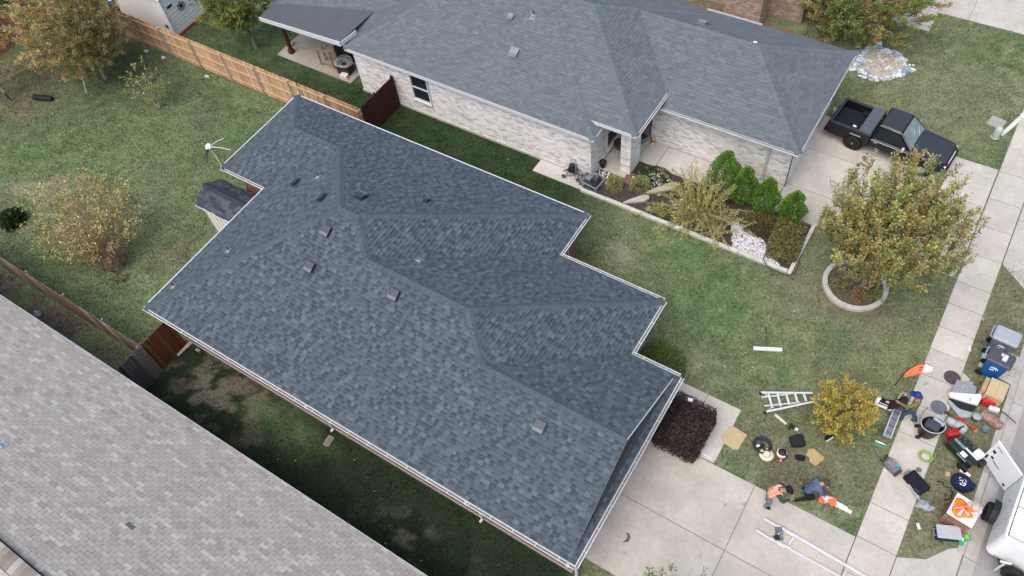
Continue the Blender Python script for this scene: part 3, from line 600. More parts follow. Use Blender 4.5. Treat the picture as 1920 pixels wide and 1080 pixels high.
t = MB(); t.box((-17.78, 20.22, .07), (12.7, .06, .14), 0, (.50, .50, .46)); t.box((-7.16, 23.44, .03), (6.1, .06, .08), 0, (.5, .49, .46)); obj('foundation', t, MORT, nwall)
# side window with two sashes, porch window, front door
def window(parent, c, w, h, nrm, sash=2):
    n = Vector(nrm); tx = Vector((-n.y, n.x)); rz = math.atan2(n.y, n.x); c = Vector(c); fr = MB()
    for s_ in (-1, 1): p = c+Vector((tx.x, tx.y, 0))*s_*(w/2+.03); fr.box(p, (.09, .06, h+.12), rz)
    for zz in (h/2+.03, -h/2-.03): fr.box((c.x, c.y, c.z+zz), (.10, w+.12, .06), rz)
    if sash == 2: fr.box(c, (.07, w, .06), rz)
    f = obj('window', fr, WHITE, parent); sl = MB(); sl.box((c.x+n.x*.03, c.y+n.y*.03, c.z-h/2-.08), (.14, w+.2, .05), rz); obj('sill', sl, WHITE, f)
    for q in ((h/4, -h/4) if sash == 2 else (0,)):
        g = MB(); g.box((c.x-n.x*.012, c.y-n.y*.012, c.z+q), (.02, w, h/2-.04 if sash == 2 else h), rz); obj('pane', g, mat('dark_glass', (.02, .025, .03), rough=.08, var=.1, spec=.6), f)
window(nb, ((wx0+wx1)/2, 20.21, (wz0+wz1)/2), wx1-wx0, wz1-wz0, (0, -1)); window(nb, (-11.43, 22.29, 1.45), 1.3, 1.7, (1, 0))
d = MB(); d.box((-10.83, 24.40, 1.13), (.96, .08, 2.06), 0, (.10, .06, .04)); dr = obj('front_door', d, mat('dark_wood', (.10, .06, .04), rough=.5, var=.2, stretch=(4, 4, .5)), nb)
for q in (-.22, .22):
    for zz in (.7, 1.6): p_ = MB(); p_.box((-10.83+q, 24.35, zz), (.32, .02, .7), 0, (.12, .07, .045)); obj('door_panel', p_, mat('dark_wood'), dr)
h_ = MB(); h_.tube([(-10.45, 24.34, 1.05), (-10.45, 24.30, 1.05), (-10.53, 24.30, 1.05)], .014, 6); obj('handle', h_, mat('brass', (.5, .38, .15), rough=.3, metal=.9), dr)
gd = MB()
for i in range(4): gd.box((-4.095, 26.45, .29+i*.53), (.05, 4.6, .51), 0, (.62, .61, .58), bevel=.012)
obj('garage_door', gd, WHITE, nb)
# eaves
nf = [(-24.37, 20.0), (-11.18, 20.0), (-11.18, 20.72)]
fascia(nb, [(-24.35, 20.02), (-11.2, 20.02)], 2.645, .17, col=(.60, .66, .68)); fascia(nb, [(-11.2, 20.02), (-11.2, 21.2)], 2.645, .17, col=(.6, .66, .68)); fascia(nb, [(-24.35, 29.6), (-24.35, 20.02)], 2.645, .15)
fascia(nb, [(-11.75, 20.7), (-9.65, 20.7)], 2.945, .17); fascia(nb, [(-9.65, 20.7), (-9.65, 23.5)], 2.945, .15); fascia(nb, [(-10.2, 22.9), (-3.8, 22.9)], 2.645, .15); fascia(nb, [(-3.8, 22.9), (-3.8, 29.5)], 2.645, .15); fascia(nb, [(-3.8, 29.5), (-24.35, 29.5)], 2.63, .15)
gutter(nb, [(-9.63, 20.69), (-9.63, 23.35)], 2.955, hangers=0); gutter(nb, [(-9.9, 22.88), (-3.79, 22.88)], 2.655, hangers=0); gutter(nb, [(-8.0, 29.52), (-10.6, 29.52)], 2.655, hangers=0)
sf = MB()
for q in (rect(-24.3, -11.25, 20.06, 20.3), rect(-10.2, -3.85, 22.95, 23.5), rect(-4.2, -3.84, 22.95, 29.4), rect(-11.4, -9.7, 20.75, 24.4)): sf.prism(q, 2.50 if q[0][0] != -11.4 else 2.80, 2.53 if q[0][0] != -11.4 else 2.83, (.66, .64, .60))
obj('soffit', sf, mat('soffit_paint'), nb)
t = MB(); t.box((-5.05, 23.40, 1.3), (.10, .075, 2.3)); t.tube([(-5.05, 22.85, 2.55), (-5.05, 23.15, 2.47), (-5.05, 23.38, 2.38)], .042, 8); obj('downspout', t, mat('grey_trim', (.46, .49, .50), rough=.5, var=.06), nb)
t = MB(); t.box((-10.6, 22.6, 2.79), (1.6, 3.4, .03)); obj('porch_ceiling', t, mat('soffit_paint'), nb)
for x, y, k, w in ((-16.15, 22.1, 'S', .40), (-9.75, 26.9, 'N', .40), (-17.05, 23.4, 'S', .26)): box_vent(nb, x, y, NRF, k, w, (.19, .22, .245))
pipe_vent(nb, -16.1, 23.7, NRF, .3, .035, 'S')
t = MB(); t.box((-7.25, 26.3, NRF.z(-7.25, 26.3)+.04), (.16, .1, .05), .4, (.8, .8, .8), bevel=.01); obj('ridge_flashing', t, WHITE, nb)
# patio cover with its brown post
pcv = thing('patio_cover', 'flat charcoal patio cover with white fascia left of the white brick house', 'patio cover')
t = MB(); t.slab3([(-29.75, 20.02, 2.60), (-24.55, 20.08, 2.86), (-24.35, 22.5, 3.00), (-29.75, 21.1, 2.69)], .05, (.085, .095, .11)); obj('roof_sheet', t, mat('charcoal_membrane', (.085, .095, .11), rough=.75, var=.08, scale=2, bump=.1), pcv)
t = MB(); t.slab3([(-29.77, 20.0, 2.62), (-29.77, 20.0, 2.40), (-24.53, 20.06, 2.62), (-24.53, 20.06, 2.88)][::-1], .03, (.74, .75, .75)); t.slab3([(-24.5, 20.06, 2.88), (-24.5, 20.06, 2.66), (-24.32, 21.0, 2.72), (-24.32, 21.0, 2.95)][::-1], .03); obj('fascia', t, WHITE, pcv)
t = MB(); t.box((-29.35, 20.75, 1.3), (.16, .16, 2.5), 0, (.10, .035, .02), bevel=.01); po = obj('post', t, mat('stained_post', (.095, .034, .02), rough=.7, var=.25, scale=6, stretch=(4, 4, .4)), pcv)
t = MB(); t.box((-29.35, 20.75, .16), (.26, .26, .24), 0, (.10, .035, .02), bevel=.012); obj('post_base', t, mat('stained_post'), po)

# ================================================================ TAN HOUSE in the lower left corner
def tan(r, up):
    k = r.random()
    if k < .10: return (.450, .426, .388)
    if k < .30: return (.400, .376, .340)
    if k < .76: return (.364, .338, .303)
    if k < .93: return (.342, .312, .276)
    return (.318, .283, .248)
tb = thing('tan_roof_house', 'house with pale tan-grey three-tab shingle roof in the lower left corner', 'house')
TR = Roof([Mass(-33, -3.5, -8.9, 2.66)])
trf = obj('roof', TR.deck(), DECK, tb)
TP = TR.shingles(.127, (.305, .305), tan, lift=(.012, .002), stagger=.1525, seed=41, tooth=0)
TP = [p for p in TP if p[0][0][1] > -5.0]
# a dark replacement tab
j = min(range(len(TP)), key=lambda i: (Vector(TP[i][0][0])-Vector((-14.75, -.85, 4.4))).length); TP[j] = (TP[j][0], TP[j][1], (.11, .125, .14))
emit(trf, 'shingle_tab', TP, SH)
rv = MB(); rv.prism([(-27.0, -3.36), (-9.5, -3.36), (-9.5, -2.88), (-27.0, -2.88)], 5.38, 5.55, (.012, .012, .012)); obj('ridge_vent', rv, mat('vent_black', (.012, .012, .012), rough=.8), trf)
pc = []
x = -27.0
while x < -9.5:
    e = x+.205; c = jit(random.Random(int(x*50)).choice([(.34, .30, .265), (.27, .235, .20), (.37, .335, .30), (.22, .19, .165)]), .08)
    ys_ = [-3.34, -3.22, -3.12, -3.02, -2.90]; zs = [5.575, 5.60, 5.61, 5.60, 5.575]
    vs = [(x, ys_[i], zs[i]+.014) for i in range(5)]+[(e, ys_[i], zs[i]) for i in range(5)]+[(x, ys_[i], zs[i]-.02) for i in range(5)]+[(e, ys_[i], zs[i]-.02) for i in range(5)]
    pc.append((vs, [(i, 5+i, 6+i, i+1) for i in range(4)]+[(i+1, 11+i, 10+i, i) for i in range(4)]+[(0, 10, 15, 5), (9, 19, 14, 4)], c)); x += .20
emit(trf, 'ridge_cap', pc, SH)
t = MB(); t.prism(rect(-32.6, -3.9, -8.45, 2.25), 0, 2.5, (.40, .33, .28)); obj('wall', t, mat('tan_brick_wall', (.36, .28, .23), rough=.95, var=.2, scale=9), tb)
fascia(tb, [(-33, 2.66), (-3.5, 2.66)][::-1], 2.64, .14); t = MB(); t.prism(rect(-32.9, -3.6, -8.75, 2.6), 2.5, 2.53); obj('soffit', t, mat('soffit_paint'), tb)
pipe_vent(tb, -20.0, -1.2, TR, .22, .06, 'N', (.5, .53, .55))

# ================================================================ FAR BROWN BRICK HOUSE beyond the white one
fb = thing('brown_brick_house', 'brown brick house wall just beyond the white brick house roof', 'house')
t = MB(); t.prism(rect(-10.75, -8.95, 32.4, 40), 0, 3.2, (.32, .25, .20)); t.prism(rect(-17, -10.75, 33.6, 40), 0, 3.2, (.32, .25, .2)); t.prism(rect(-8.95, -7.3, 33.8, 40), 0, 3.2, (.30, .23, .18)); fw = obj('wall', t, MORT, fb)
BB = lambda r: r.choice([(.34, .25, .19), (.40, .31, .25), (.29, .21, .16), (.45, .37, .31), (.36, .25, .20)])
emit(fw, 'brick', brick_wall(fw, 'brick', (-10.75, 32.4), (-8.95, 32.4), .1, 3.15, BB, seed=51)+brick_wall(fw, 'brick', (-8.95, 32.4), (-8.95, 33.8), .1, 3.15, BB, seed=52)+brick_wall(fw, 'brick', (-14.5, 33.6), (-10.75, 33.6), .1, 3.15, BB, seed=53)+brick_wall(fw, 'brick', (-8.95, 33.8), (-7.3, 33.8), .1, 3.15, BB, seed=54), BRICK)
FR = Roof([Mass(-18, -6.9, 33.3, 44, z0=3.25)]); fr_ = obj('roof', FR.deck(), DECK, fb); emit(fr_, 'shingle', FR.shingles(.143, (.16, .28), lambda r, u: r.choice([(.22, .2, .18), (.17, .155, .14)]), seed=55), SH, limit=0)
mb = MB(); mb.sheet(lambda u, v: (-17+u*11.6, 29.7+v*(4.1+.8*math.sin(u*5)), .012+.03*float(fbm(np.array([u*20]), np.array([v*9]))[0])), 24, 12); o = obj('mulch', mb, mat('mulch_soil', (.20, .16, .12), rough=1, var=.4, scale=7, bump=.6, bscale=30, col2=(.13, .10, .075))); o['kind'] = 'structure'
# ================================================================ FENCES
CEDAR = mat('cedar', attr=True, rough=.9, var=.22, scale=5, stretch=(6, 6, .6), bump=.2, bscale=40)
def picket_shape(w, h, th=.017, dog=.03):
    pr = [(-w/2, 0), (w/2, 0), (w/2, h-dog), (w/2-dog, h), (-w/2+dog, h), (-w/2, h-dog)]; n = len(pr)
    return [(x, -th/2, z) for x, z in pr]+[(x, th/2, z) for x, z in pr], [tuple(range(n)), tuple(range(n, 2*n))[::-1]]+[(i, n+i, n+(i+1) % n, (i+1) % n) for i in range(n)]
def fence(name, label, a, b, pal, h=1.83, w=.14, rail_side=1, post_every=2.4, cap=(.7, .7, .68), post='metal', rails=(.3, .95, 1.6), lean=.012, group=None, seed=5, rail_col=None, leanpal=None):
    r = random.Random(seed); a = Vector(a); b = Vector(b); t = (b-a); Ln = t.length; t.normalize(); n = Vector((-t.y, t.x))*rail_side; rz = math.atan2(t.y, t.x)
    root = thing(name, label, 'fence', group=group); u = w/2
    while u < Ln:
        v, f = picket_shape(w-.006, h+r.uniform(-.012, .012)); th = r.uniform(-lean, lean)*(5 if r.random() < .04 else 1); p = a+t*u
        M_ = Matrix.Translation((p.x, p.y, .03)) @ Matrix.Rotation(rz, 4, 'Z') @ Matrix.Rotation(th, 4, 'Y'); me = bpy.data.meshes.new('picket')
        me.from_pydata([tuple(M_ @ Vector(q)) for q in v], [], f); finish(me, [jit(r.choice(pal), .12, .03, r)]*len(f), CEDAR, False); o = bpy.data.objects.new('picket', me); COL.objects.link(o); o.parent = root; u += w
    for z in rails:
        mb = MB(); c = a+t*Ln/2+n*.032; mb.box((c.x, c.y, z), (Ln, .04, .09), rz, rail_col or pal[0]); obj('rail', mb, CEDAR, root)
    k = int(Ln/post_every)+1
    for i in range(k+1):
        p = a+t*min(Ln-.05, i*Ln/k+.05)+n*.085; mb = MB(); mb.tube([(p.x, p.y, -.05), (p.x, p.y, h+.02)], .03 if post == 'metal' else .05, 10, (.42, .42, .40) if post == 'metal' else pal[-1]); po = obj('post', mb, mat('galvanised', attr=True, rough=.5, metal=.35, var=.12, scale=8), root)
        if cap: mb = MB(); mb.lathe([(.036, 0), (.036, .02), (.02, .04), (.001, .045)], 10, (p.x, p.y, h+.015), cap); obj('post_cap', mb, WHITE, po)
    return root
cedar = [(.54, .345, .20), (.58, .385, .235), (.50, .31, .175), (.60, .42, .275), (.46, .275, .155)]
fence('wood_fence', 'long new cedar picket fence along the back lawn with metal posts', (-41.9, 17.74), (-21.72, 17.70), cedar, rail_side=-1)
fence('wood_fence', 'weathered cedar fence at the far left back of the yard', (-44.4, 8.0), (-44.4, 17.5), [(.34, .19, .11), (.38, .22, .13), (.30, .165, .095)], rail_side=-1, seed=6)
fence('wood_fence', 'cedar fence panel behind the leafy tree at the top left', (-44.3, 17.6), (-42.0, 17.72), [(.33, .17, .09), (.37, .20, .11)], rail_side=-1, seed=9)
fence('stained_fence', 'dark red-brown stained fence between the two houses', (-21.78, 20.15), (-21.78, 17.62), [(.052, .017, .011), (.060, .020, .013), (.046, .015, .010)], rail_side=-1, cap=None, post='wood', seed=7, lean=.004)
fence('side_fence', 'weathered brown side fence running beside the dark strip at left', (-33, 3.97), (-21.3, 3.97), [(.20, .15, .115), (.25, .21, .175), (.17, .125, .095), (.20, .115, .065), (.29, .255, .22)], rail_side=1, cap=None, seed=8, h=1.8)
fence('red_gate', 'reddish-brown wooden side gate against the main house', (-21.28, 5.3), (-21.28, 4.0), [(.16, .055, .025), (.19, .070, .032), (.14, .046, .022), (.20, .085, .04)], rail_side=-1, cap=None, post='wood', seed=10, lean=.003)
fence('grey_gate', 'weathered grey wooden fence section next to the reddish gate', (-21.28, 3.92), (-21.28, 2.2), [(.12, .115, .11), (.15, .145, .14), (.10, .095, .09), (.17, .165, .155)], rail_side=-1, cap=None, post='wood', seed=11, lean=.03)
for q in bpy.data.objects:
    if q.get('category') == 'fence' and 'gate' in q.name: q['category'] = 'gate'
# white painted stones / post footings beside the back fence
for i, (x, y) in enumerate(((-36.9, 17.35), (-35.6, 17.4), (-32.3, 17.36))):
    bm = bmesh.new(); bmesh.ops.create_icosphere(bm, subdivisions=2, radius=1)
    mb = MB(); mb.add([(v.co.x*.17*(1+.2*rnd.uniform(-1, 1)), v.co.y*.12*(1+.2*rnd.uniform(-1, 1)), max(-.02, v.co.z*.06)) for v in bm.verts], [tuple(q.index for q in f.verts) for f in bm.faces], (.52, .51, .48)); bm.free()
    obj('concrete_footing', mb, mat('rough_concrete', (.52, .51, .48), rough=.95, var=.15, bump=.3), label=('pale concrete lump at the fence foot, nearest the leafy tree', 'small pale concrete lump, middle one along the back fence', 'pale concrete lump at the fence foot, nearest the main house')[i], cat='footing', group='concrete footings along the back fence', loc=(x, y, 0), smooth=True)
# white playhouse shed beyond the fence
ws = thing('white_shed', 'white clapboard shed with a black star emblem beyond the back fence', 'shed', (-36.1, 18.95, 0), R(3))
t = MB(); t.box((-2.0, 1.55, 1.25), (4.0, 3.1, 2.3), 0, (.86, .86, .86)); swl = obj('wall', t, mat('white_siding', (.86, .86, .86), rough=.6, var=.05, scale=3), ws)
for i in range(11): t = MB(); t.box((.012, 1.55, .22+i*.205), (.03, 3.02, .195), 0, (.86, .86, .86), tilt=(0, .06)); obj('clapboard', t, mat('white_siding'), swl)
for i in range(1): t = MB(); t.box((-2, -.012, 1.25), (3.9, .02, 2.2)); obj('panel', t, mat('white_siding'), swl)
t = MB(); t.box((.035, .0, 1.25), (.06, .10, 2.4)); t.box((.035, 3.1, 1.25), (.06, .10, 2.4)); t.box((-2, -.03, 2.36), (4.1, .05, .12)); obj('corner_trim', t, WHITE, ws)
t = MB(); t.box((.03, 1.55, .06), (.10, 3.2, .14), 0, (.36, .07, .035)); obj('red_base_board', t, mat('red_paint', (.36, .07, .035), rough=.6, var=.12), ws)
em = MB(); em.tube([(.075, 1.02+.22*math.cos(q*2*math.pi/24), 1.35+.22*math.sin(q*2*math.pi/24)) for q in range(25)], .018, 6, (.05, .05, .05)); st_ = []
for q in range(10): rr = .21 if q % 2 == 0 else .085; st_.append((.07, 1.02+rr*math.sin(q*math.pi/5), 1.35+rr*math.cos(q*math.pi/5)))
em.add([(p[0]+.012, p[1], p[2]) for p in st_]+[(.088, 1.02, 1.35)], [(i, (i+1) % 10, 10) for i in range(10)], (.015, .015, .015)); obj('star_emblem', em, mat('black_paint', attr=True, rough=.5, var=.05), ws)
t = MB(); t.box((.06, .38, 1.72), (.02, .34, .12), 0, (.02, .02, .02)); obj('vent_slot', t, mat('black_paint'), ws); t = MB(); t.box((-.42, -.03, .62), (.22, .02, .18), 0, (.04, .035, .03)); obj('hatch', t, mat('black_paint'), ws)
WR = MB(); WR.slab3([(-4.15, -.12, 2.38), (.12, -.12, 2.38), (.12, 1.55, 3.1), (-4.15, 1.55, 3.1)], .06); WR.slab3([(-4.15, 1.55, 3.1), (.12, 1.55, 3.1), (.12, 3.22, 2.38), (-4.15, 3.22, 2.38)], .06); obj('roof', WR, mat('white_shed_roof', (.62, .62, .62), rough=.6, var=.08), ws)
t = thing('blue_barrel', 'dark blue barrel standing between the fence and the white shed', 'barrel', (-40.9, 18.9, 0)); b_ = MB(); b_.lathe([(.28, 0), (.30, .25), (.28, .3), (.30, .36), (.30, .6), (.28, .65), (.30, .7), (.28, .9), (.24, .92)], 20, col=(.015, .035, .10)); obj('body', b_, mat('blue_plastic', (.015, .035, .10), rough=.4, var=.1), t, smooth=True); b_ = MB(); b_.lathe([(.10, .92), (.10, .96), (.02, .97)], 16, col=(.6, .66, .7)); obj('lid', b_, mat('pale_plastic', (.6, .66, .7), rough=.4), t)
# ================================================================ PLANTS: every leaf its own small face, set along shoots on real branches
LEAF = mat('leaf', attr=True, rough=.7, var=.12, scale=30, spec=.25, trans=.36)
BARK = mat('bark', attr=True, rough=.95, var=.25, scale=14, stretch=(1, 1, .3), bump=.5, bscale=40)
def leaf_mesh(pts, dirs, size, cols, r, flat=.5, asp=.55):
    """diamond leaves: pts (n,3), dirs (n,3) long axis"""
    n = len(pts); d = dirs/np.linalg.norm(dirs, axis=1, keepdims=True); q = r.normal(size=(n, 3)); q[:, 2] *= flat
    s = np.cross(d, q+np.array([0, 0, 1.2])); s /= np.linalg.norm(s, axis=1, keepdims=True)+1e-9; sz = size[:, None]
    up = np.cross(s, d)
    V = np.stack([pts, pts+d*sz*.5+s*sz*asp*.5+up*sz*.06, pts+d*sz, pts+d*sz*.5-s*sz*asp*.5+up*sz*.06], 1).reshape(-1, 3)
    return V, np.arange(n*4).reshape(-1, 4), cols
def palette_mix(r, n, pal, wts, var=.22):
    pal = np.array(pal); i = r.choice(len(pal), n, p=np.array(wts)/sum(wts)); return 1.65*pal[i]*(1+r.uniform(-var, var, (n, 1)))*(1+r.uniform(-.06, .06, (n, 3)))
def shoots_tree(name, label, base, H, fork, crown, n_limb, n_shoot, shoot_len, per, leaf, pal, wts, seed, trunk_r=.06, up=.8, group=None, cat='tree', droop=0, lean=(0, 0), bark=(.20, .17, .14), stems=1, spread=.06, tip_bias=.35, hollow=.25, zonal=None):
    """trunk(s), limbs curving to points in the crown ellipsoid, leafy shoots along them. crown = (cx, cy, cz, rx, ry, rz) relative to the base"""
    r = np.random.default_rng(seed); rr = random.Random(seed); root = thing(name, label, cat, base, group=group)
    cx, cy, cz, rx, ry, rz = crown; tr = MB(); br = MB(); starts = []
    for s_ in range(stems):
        a = s_*2*math.pi/max(1, stems)+rr.uniform(-.4, .4); o = Vector((math.cos(a), math.sin(a), 0))*(spread if stems > 1 else 0)
        top = Vector((lean[0]+o.x*3, lean[1]+o.y*3, fork)); path = [o+Vector((0, 0, -.05)), o.lerp(top, .5)+Vector((rr.uniform(-.04, .04), rr.uniform(-.04, .04), 0)), top]
        tr.tube(path, [trunk_r*1.25, trunk_r, trunk_r*.8], 9, bark); starts.append(top)
    tips = []; segs = []
    for i in range(n_limb):
        st_ = starts[i % len(starts)]; th = i*2.399+rr.uniform(-.3, .3); ph = math.acos(1-1.75*((i+.5)/n_limb)) if n_limb > 3 else .6; k = rr.uniform(.62, .95)
        e = Vector((cx+rx*k*math.sin(ph)*math.cos(th), cy+ry*k*math.sin(ph)*math.sin(th), cz+rz*k*math.cos(ph))); m = st_.lerp(e, .5)+Vector((0, 0, .12*(e-st_).length*(1 if droop <= 0 else .6)))
        br.tube([st_, m, e], [trunk_r*.55, trunk_r*.33, trunk_r*.12], 6, bark); segs.append((st_, m, e))
    P = []; D = []; SZ = []; CC = []
    for i in range(n_shoot):
        st_, m, e = segs[rr.randrange(len(segs))]; t = rr.uniform(.25, 1)**(1-tip_bias); p = (st_*(1-t)**2+m*2*t*(1-t)+e*t*t)
        off = Vector((rr.gauss(0, 1)*rx, rr.gauss(0, 1)*ry, rr.gauss(0, 1)*rz))*.22; p = p+off
        c0 = Vector((cx, cy, cz)); q = p-c0; f = math.sqrt((q.x/rx)**2+(q.y/ry)**2+(q.z/rz)**2)
        if f > 1.05: p = c0+q/f*rr.uniform(.85, 1.02); f = 1
        if f < hollow and rr.random() < .7: continue
        out = Vector((q.x, q.y, q.z*.6+.15)).normalized() if q.length > .01 else Vector((0, 0, 1))
        d = (out*(1-up)+Vector((0, 0, 1))*up+Vector((rr.gauss(0, .2), rr.gauss(0, .2), rr.gauss(0, .12)))).normalized(); L_ = shoot_len*rr.uniform(.55, 1.35)
        br.tube([p, p+d*L_], [.007, .003], 4, bark, caps=False)
        n = int(per*rr.uniform(.7, 1.3)); tt = r.uniform(.05, 1.08, n)
        pts = np.array(p)[None]+np.array(d)[None]*(tt*L_)[:, None]; rad = r.normal(size=(n, 3))+np.array(d)[None]*.6; rad[:, 2] -= droop
        pts += rad*(.25*leaf)+r.normal(size=(n, 3))*leaf*.35
        col = palette_mix(r, 1, pal, wts, .12)[0] if rr.random() < .8 else None
        cs = palette_mix(r, n, pal, wts)
        if col is not None: cs = cs*.28+col[None]*.72*(1+r.uniform(-.25, .25, (n, 1)))
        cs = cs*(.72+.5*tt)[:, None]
        if zonal is not None: cs = zonal(pts, cs)
        P.append(pts); D.append(rad+np.array(d)[None]*.5); SZ.append(leaf*r.uniform(.65, 1.3, n)); CC.append(cs)
    P = np.concatenate(P); D = np.concatenate(D); SZ = np.concatenate(SZ); CC = np.concatenate(CC)
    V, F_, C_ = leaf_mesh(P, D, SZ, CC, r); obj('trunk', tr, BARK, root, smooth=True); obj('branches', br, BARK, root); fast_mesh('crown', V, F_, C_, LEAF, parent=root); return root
olive = (.135, .135, .055); yel = (.33, .24, .055); green = (.075, .11, .03); orng = (.24, .145, .05); tanl = (.26, .19, .09); dk = (.04, .06, .022); lime = (.22, .27, .07)
# big front tree in the ring
shoots_tree('autumn_tree', 'broad olive and bronze tree growing in the round concrete ring', (.25, 20.1, .1), 5, 1.3, (.1, .1, 3.25, 2.35, 2.35, 1.6), 44, 560, .95, 105, .095, [(.205, .205, .080), (.255, .235, .095), (.27, .21, .085), (.13, .17, .055), (.065, .09, .032), (.28, .33, .10), (.29, .20, .075)], [5, 5, 4, 3, 1.4, 1, 1.2], 101, trunk_r=.075, up=.86, tip_bias=.4, hollow=.45)
# young yellow tree
shoots_tree('yellow_tree', 'small bright yellow-leaved tree in the front lawn near the tools', (1.2, 14.1, 0), 2.6, .7, (.1, .1, 1.15, .92, .92, .8), 18, 260, .30, 46, .07, [(.37, .29, .06), (.30, .25, .065), (.22, .21, .06), (.34, .22, .05), (.15, .16, .045)], [5, 4, 3, 1.2, 2], 102, trunk_r=.03, up=.45)
# back-left tree, far-left tree, tree beyond the fence, tree beyond the white house
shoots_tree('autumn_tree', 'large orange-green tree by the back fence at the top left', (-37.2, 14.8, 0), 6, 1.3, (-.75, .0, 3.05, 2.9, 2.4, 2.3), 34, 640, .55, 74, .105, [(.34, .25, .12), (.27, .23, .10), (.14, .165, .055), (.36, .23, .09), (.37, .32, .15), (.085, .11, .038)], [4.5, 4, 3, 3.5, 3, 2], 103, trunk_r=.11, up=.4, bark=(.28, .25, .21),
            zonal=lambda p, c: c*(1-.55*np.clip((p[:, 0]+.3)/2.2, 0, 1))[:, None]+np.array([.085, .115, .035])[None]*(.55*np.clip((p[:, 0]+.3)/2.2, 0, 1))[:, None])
shoots_tree('autumn_tree', 'thin brown tree cut by the left picture edge', (-40.6, 11.2, 0), 5, 1.4, (-.8, .5, 2.9, 1.5, 1.7, 1.3), 16, 150, .5, 34, .11, [orng, tanl, (.16, .12, .06), yel], [3, 3, 3, 1.5], 104, trunk_r=.10, up=.4, bark=(.27, .24, .21))
shoots_tree('green_tree', 'yellow-green leafy tree beyond the cedar fence beside the patio', (-31.4, 20.2, 0), 6, 1.2, (-.7, .4, 3.1, 1.75, 1.75, 1.75), 22, 360, .42, 66, .105, [(.17, .19, .05), (.12, .15, .04), (.22, .22, .06), (.07, .10, .028)], [4, 4, 2.5, 2], 105, trunk_r=.07, up=.35, bark=(.24, .22, .2))
shoots_tree('autumn_tree', 'orange-green tree beyond the white brick house at the top right', (-5.6, 33.4, 0), 6, .8, (1.0, .6, 2.05, 2.9, 2.1, 1.7), 28, 500, .5, 70, .105, [(.19, .19, .07), (.10, .15, .04), (.24, .20, .075), orng, (.11, .17, .045), (.27, .17, .06)], [4, 5, 3, 1.5, 3, 1], 106, trunk_r=.10, up=.4, bark=(.30, .22, .17))
# multi-stem shrubs in the back yard
shoots_tree('spreading_shrub', 'large airy shrub with yellow tips in the left back yard', (-26.9, 6.5, 0), 4, .35, (-1.35, .6, 1.85, 2.3, 2.1, 1.5), 110, 420, .6, 15, .105, [(.36, .32, .13), (.30, .24, .10), (.25, .17, .08), (.20, .19, .075), (.40, .37, .18)], [3, 3, 2.2, 2.5, 2], 107, trunk_r=.022, up=.62, cat='shrub', stems=9, spread=.16, bark=(.27, .165, .115), hollow=.3)
shoots_tree('thin_shrub', 'sparse pale-green shrub with bare stems on the back lawn', (-32.9, 14.5, 0), 3, .7, (-.35, .15, 1.35, .95, .85, .75), 12, 70, .32, 14, .10, [(.20, .22, .07), (.15, .18, .06), (.26, .24, .10)], [3, 3, 1], 108, trunk_r=.028, up=.3, cat='shrub', stems=4, spread=.09, bark=(.33, .28, .23))
shoots_tree('bare_shrub', 'nearly bare twiggy shrub on the back lawn near the cedar fence', (-29.6, 14.3, 0), 3, .4, (-.3, .1, 1.0, 1.1, 1.0, .7), 18, 60, .4, 3, .06, [(.20, .17, .09), (.15, .14, .06)], [1, 1], 109, trunk_r=.014, up=.4, cat='shrub', stems=5, spread=.08, bark=(.20, .16, .14))
# shrub tips that reach into the bottom of the picture
shoots_tree('shoot_shrub', 'green shrub whose shoot tips poke over the driveway bottom edge', (-.5, 5.3, 0), 3, 1.2, (.15, .35, 2.85, 1.75, .7, .75), 30, 130, .55, 26, .08, [(.10, .15, .04), (.14, .18, .05), (.075, .11, .03)], [3, 2, 2], 110, trunk_r=.03, up=.85, cat='shrub', stems=5, spread=.2)
def mound(name, label, base, rx, ry, rz, n, leaf, pal, wts, seed, boxy=2.0, cat='shrub', group=None, rzrot=0, poly=None, up=.6):
    """clipped or rounded shrub: twigs inside, leaves spread through a thick outer shell"""
    r = np.random.default_rng(seed); root = thing(name, label, cat, base, rzrot, group); u = r.normal(size=(n, 3)); u[:, 2] = np.abs(u[:, 2])
    if boxy > 4: up = .05
    if boxy > 4:                                             # clipped hedge: leaves spread evenly over top and sides of a rounded box
        A = np.array([rx*ry*4, ry*rz*2, ry*rz*2, rx*rz*2, rx*rz*2]); fc = r.choice(5, n, p=A/A.sum()); u = r.uniform(-1, 1, (n, 3)); u[:, 2] = r.random(n)
        for q_, (ax, sg_) in enumerate(((2, 1), (0, 1), (0, -1), (1, 1), (1, -1))): u[fc == q_, ax] = sg_
    u /= np.linalg.norm(u, axis=1, keepdims=True)
    f = (np.abs(u)**boxy).sum(1)**(-1/boxy); s = f*(1-.42*r.random(n)**1.6)*(1+.14*(fbm(u[:, 0]*5+seed, u[:, 1]*5+u[:, 2]*4)-.5))
    P = u*s[:, None]*np.array([rx, ry, rz]); P[:, 2] = np.maximum(P[:, 2], .02); D = u*(.5 if boxy > 4 else 1)+r.normal(size=(n, 3))*(.9 if boxy > 4 else .6); D[:, 2] += up
    clump = fbm(P[:, 0]*6/max(rx, .3)+seed, P[:, 1]*6/max(ry, .3)+P[:, 2]*3); C = palette_mix(r, n, pal, wts)*(.75+.5*clump)[:, None]
    V, F_, C_ = leaf_mesh(P, D, leaf*r.uniform(.6, 1.3, n), C, r); st_ = MB(); q = random.Random(seed)
    for i in range(14): a = q.uniform(0, 6.28); k = q.uniform(.3, .75); st_.tube([(0, 0, 0), (rx*k*.5*math.cos(a), ry*k*.5*math.sin(a), rz*.45), (rx*k*math.cos(a), ry*k*math.sin(a), rz*.82)], [.016, .011, .005], 5, (.10, .08, .06), caps=False)
    obj('stems', st_, BARK, root); fast_mesh('foliage', V, F_, C_, LEAF, parent=root); return root
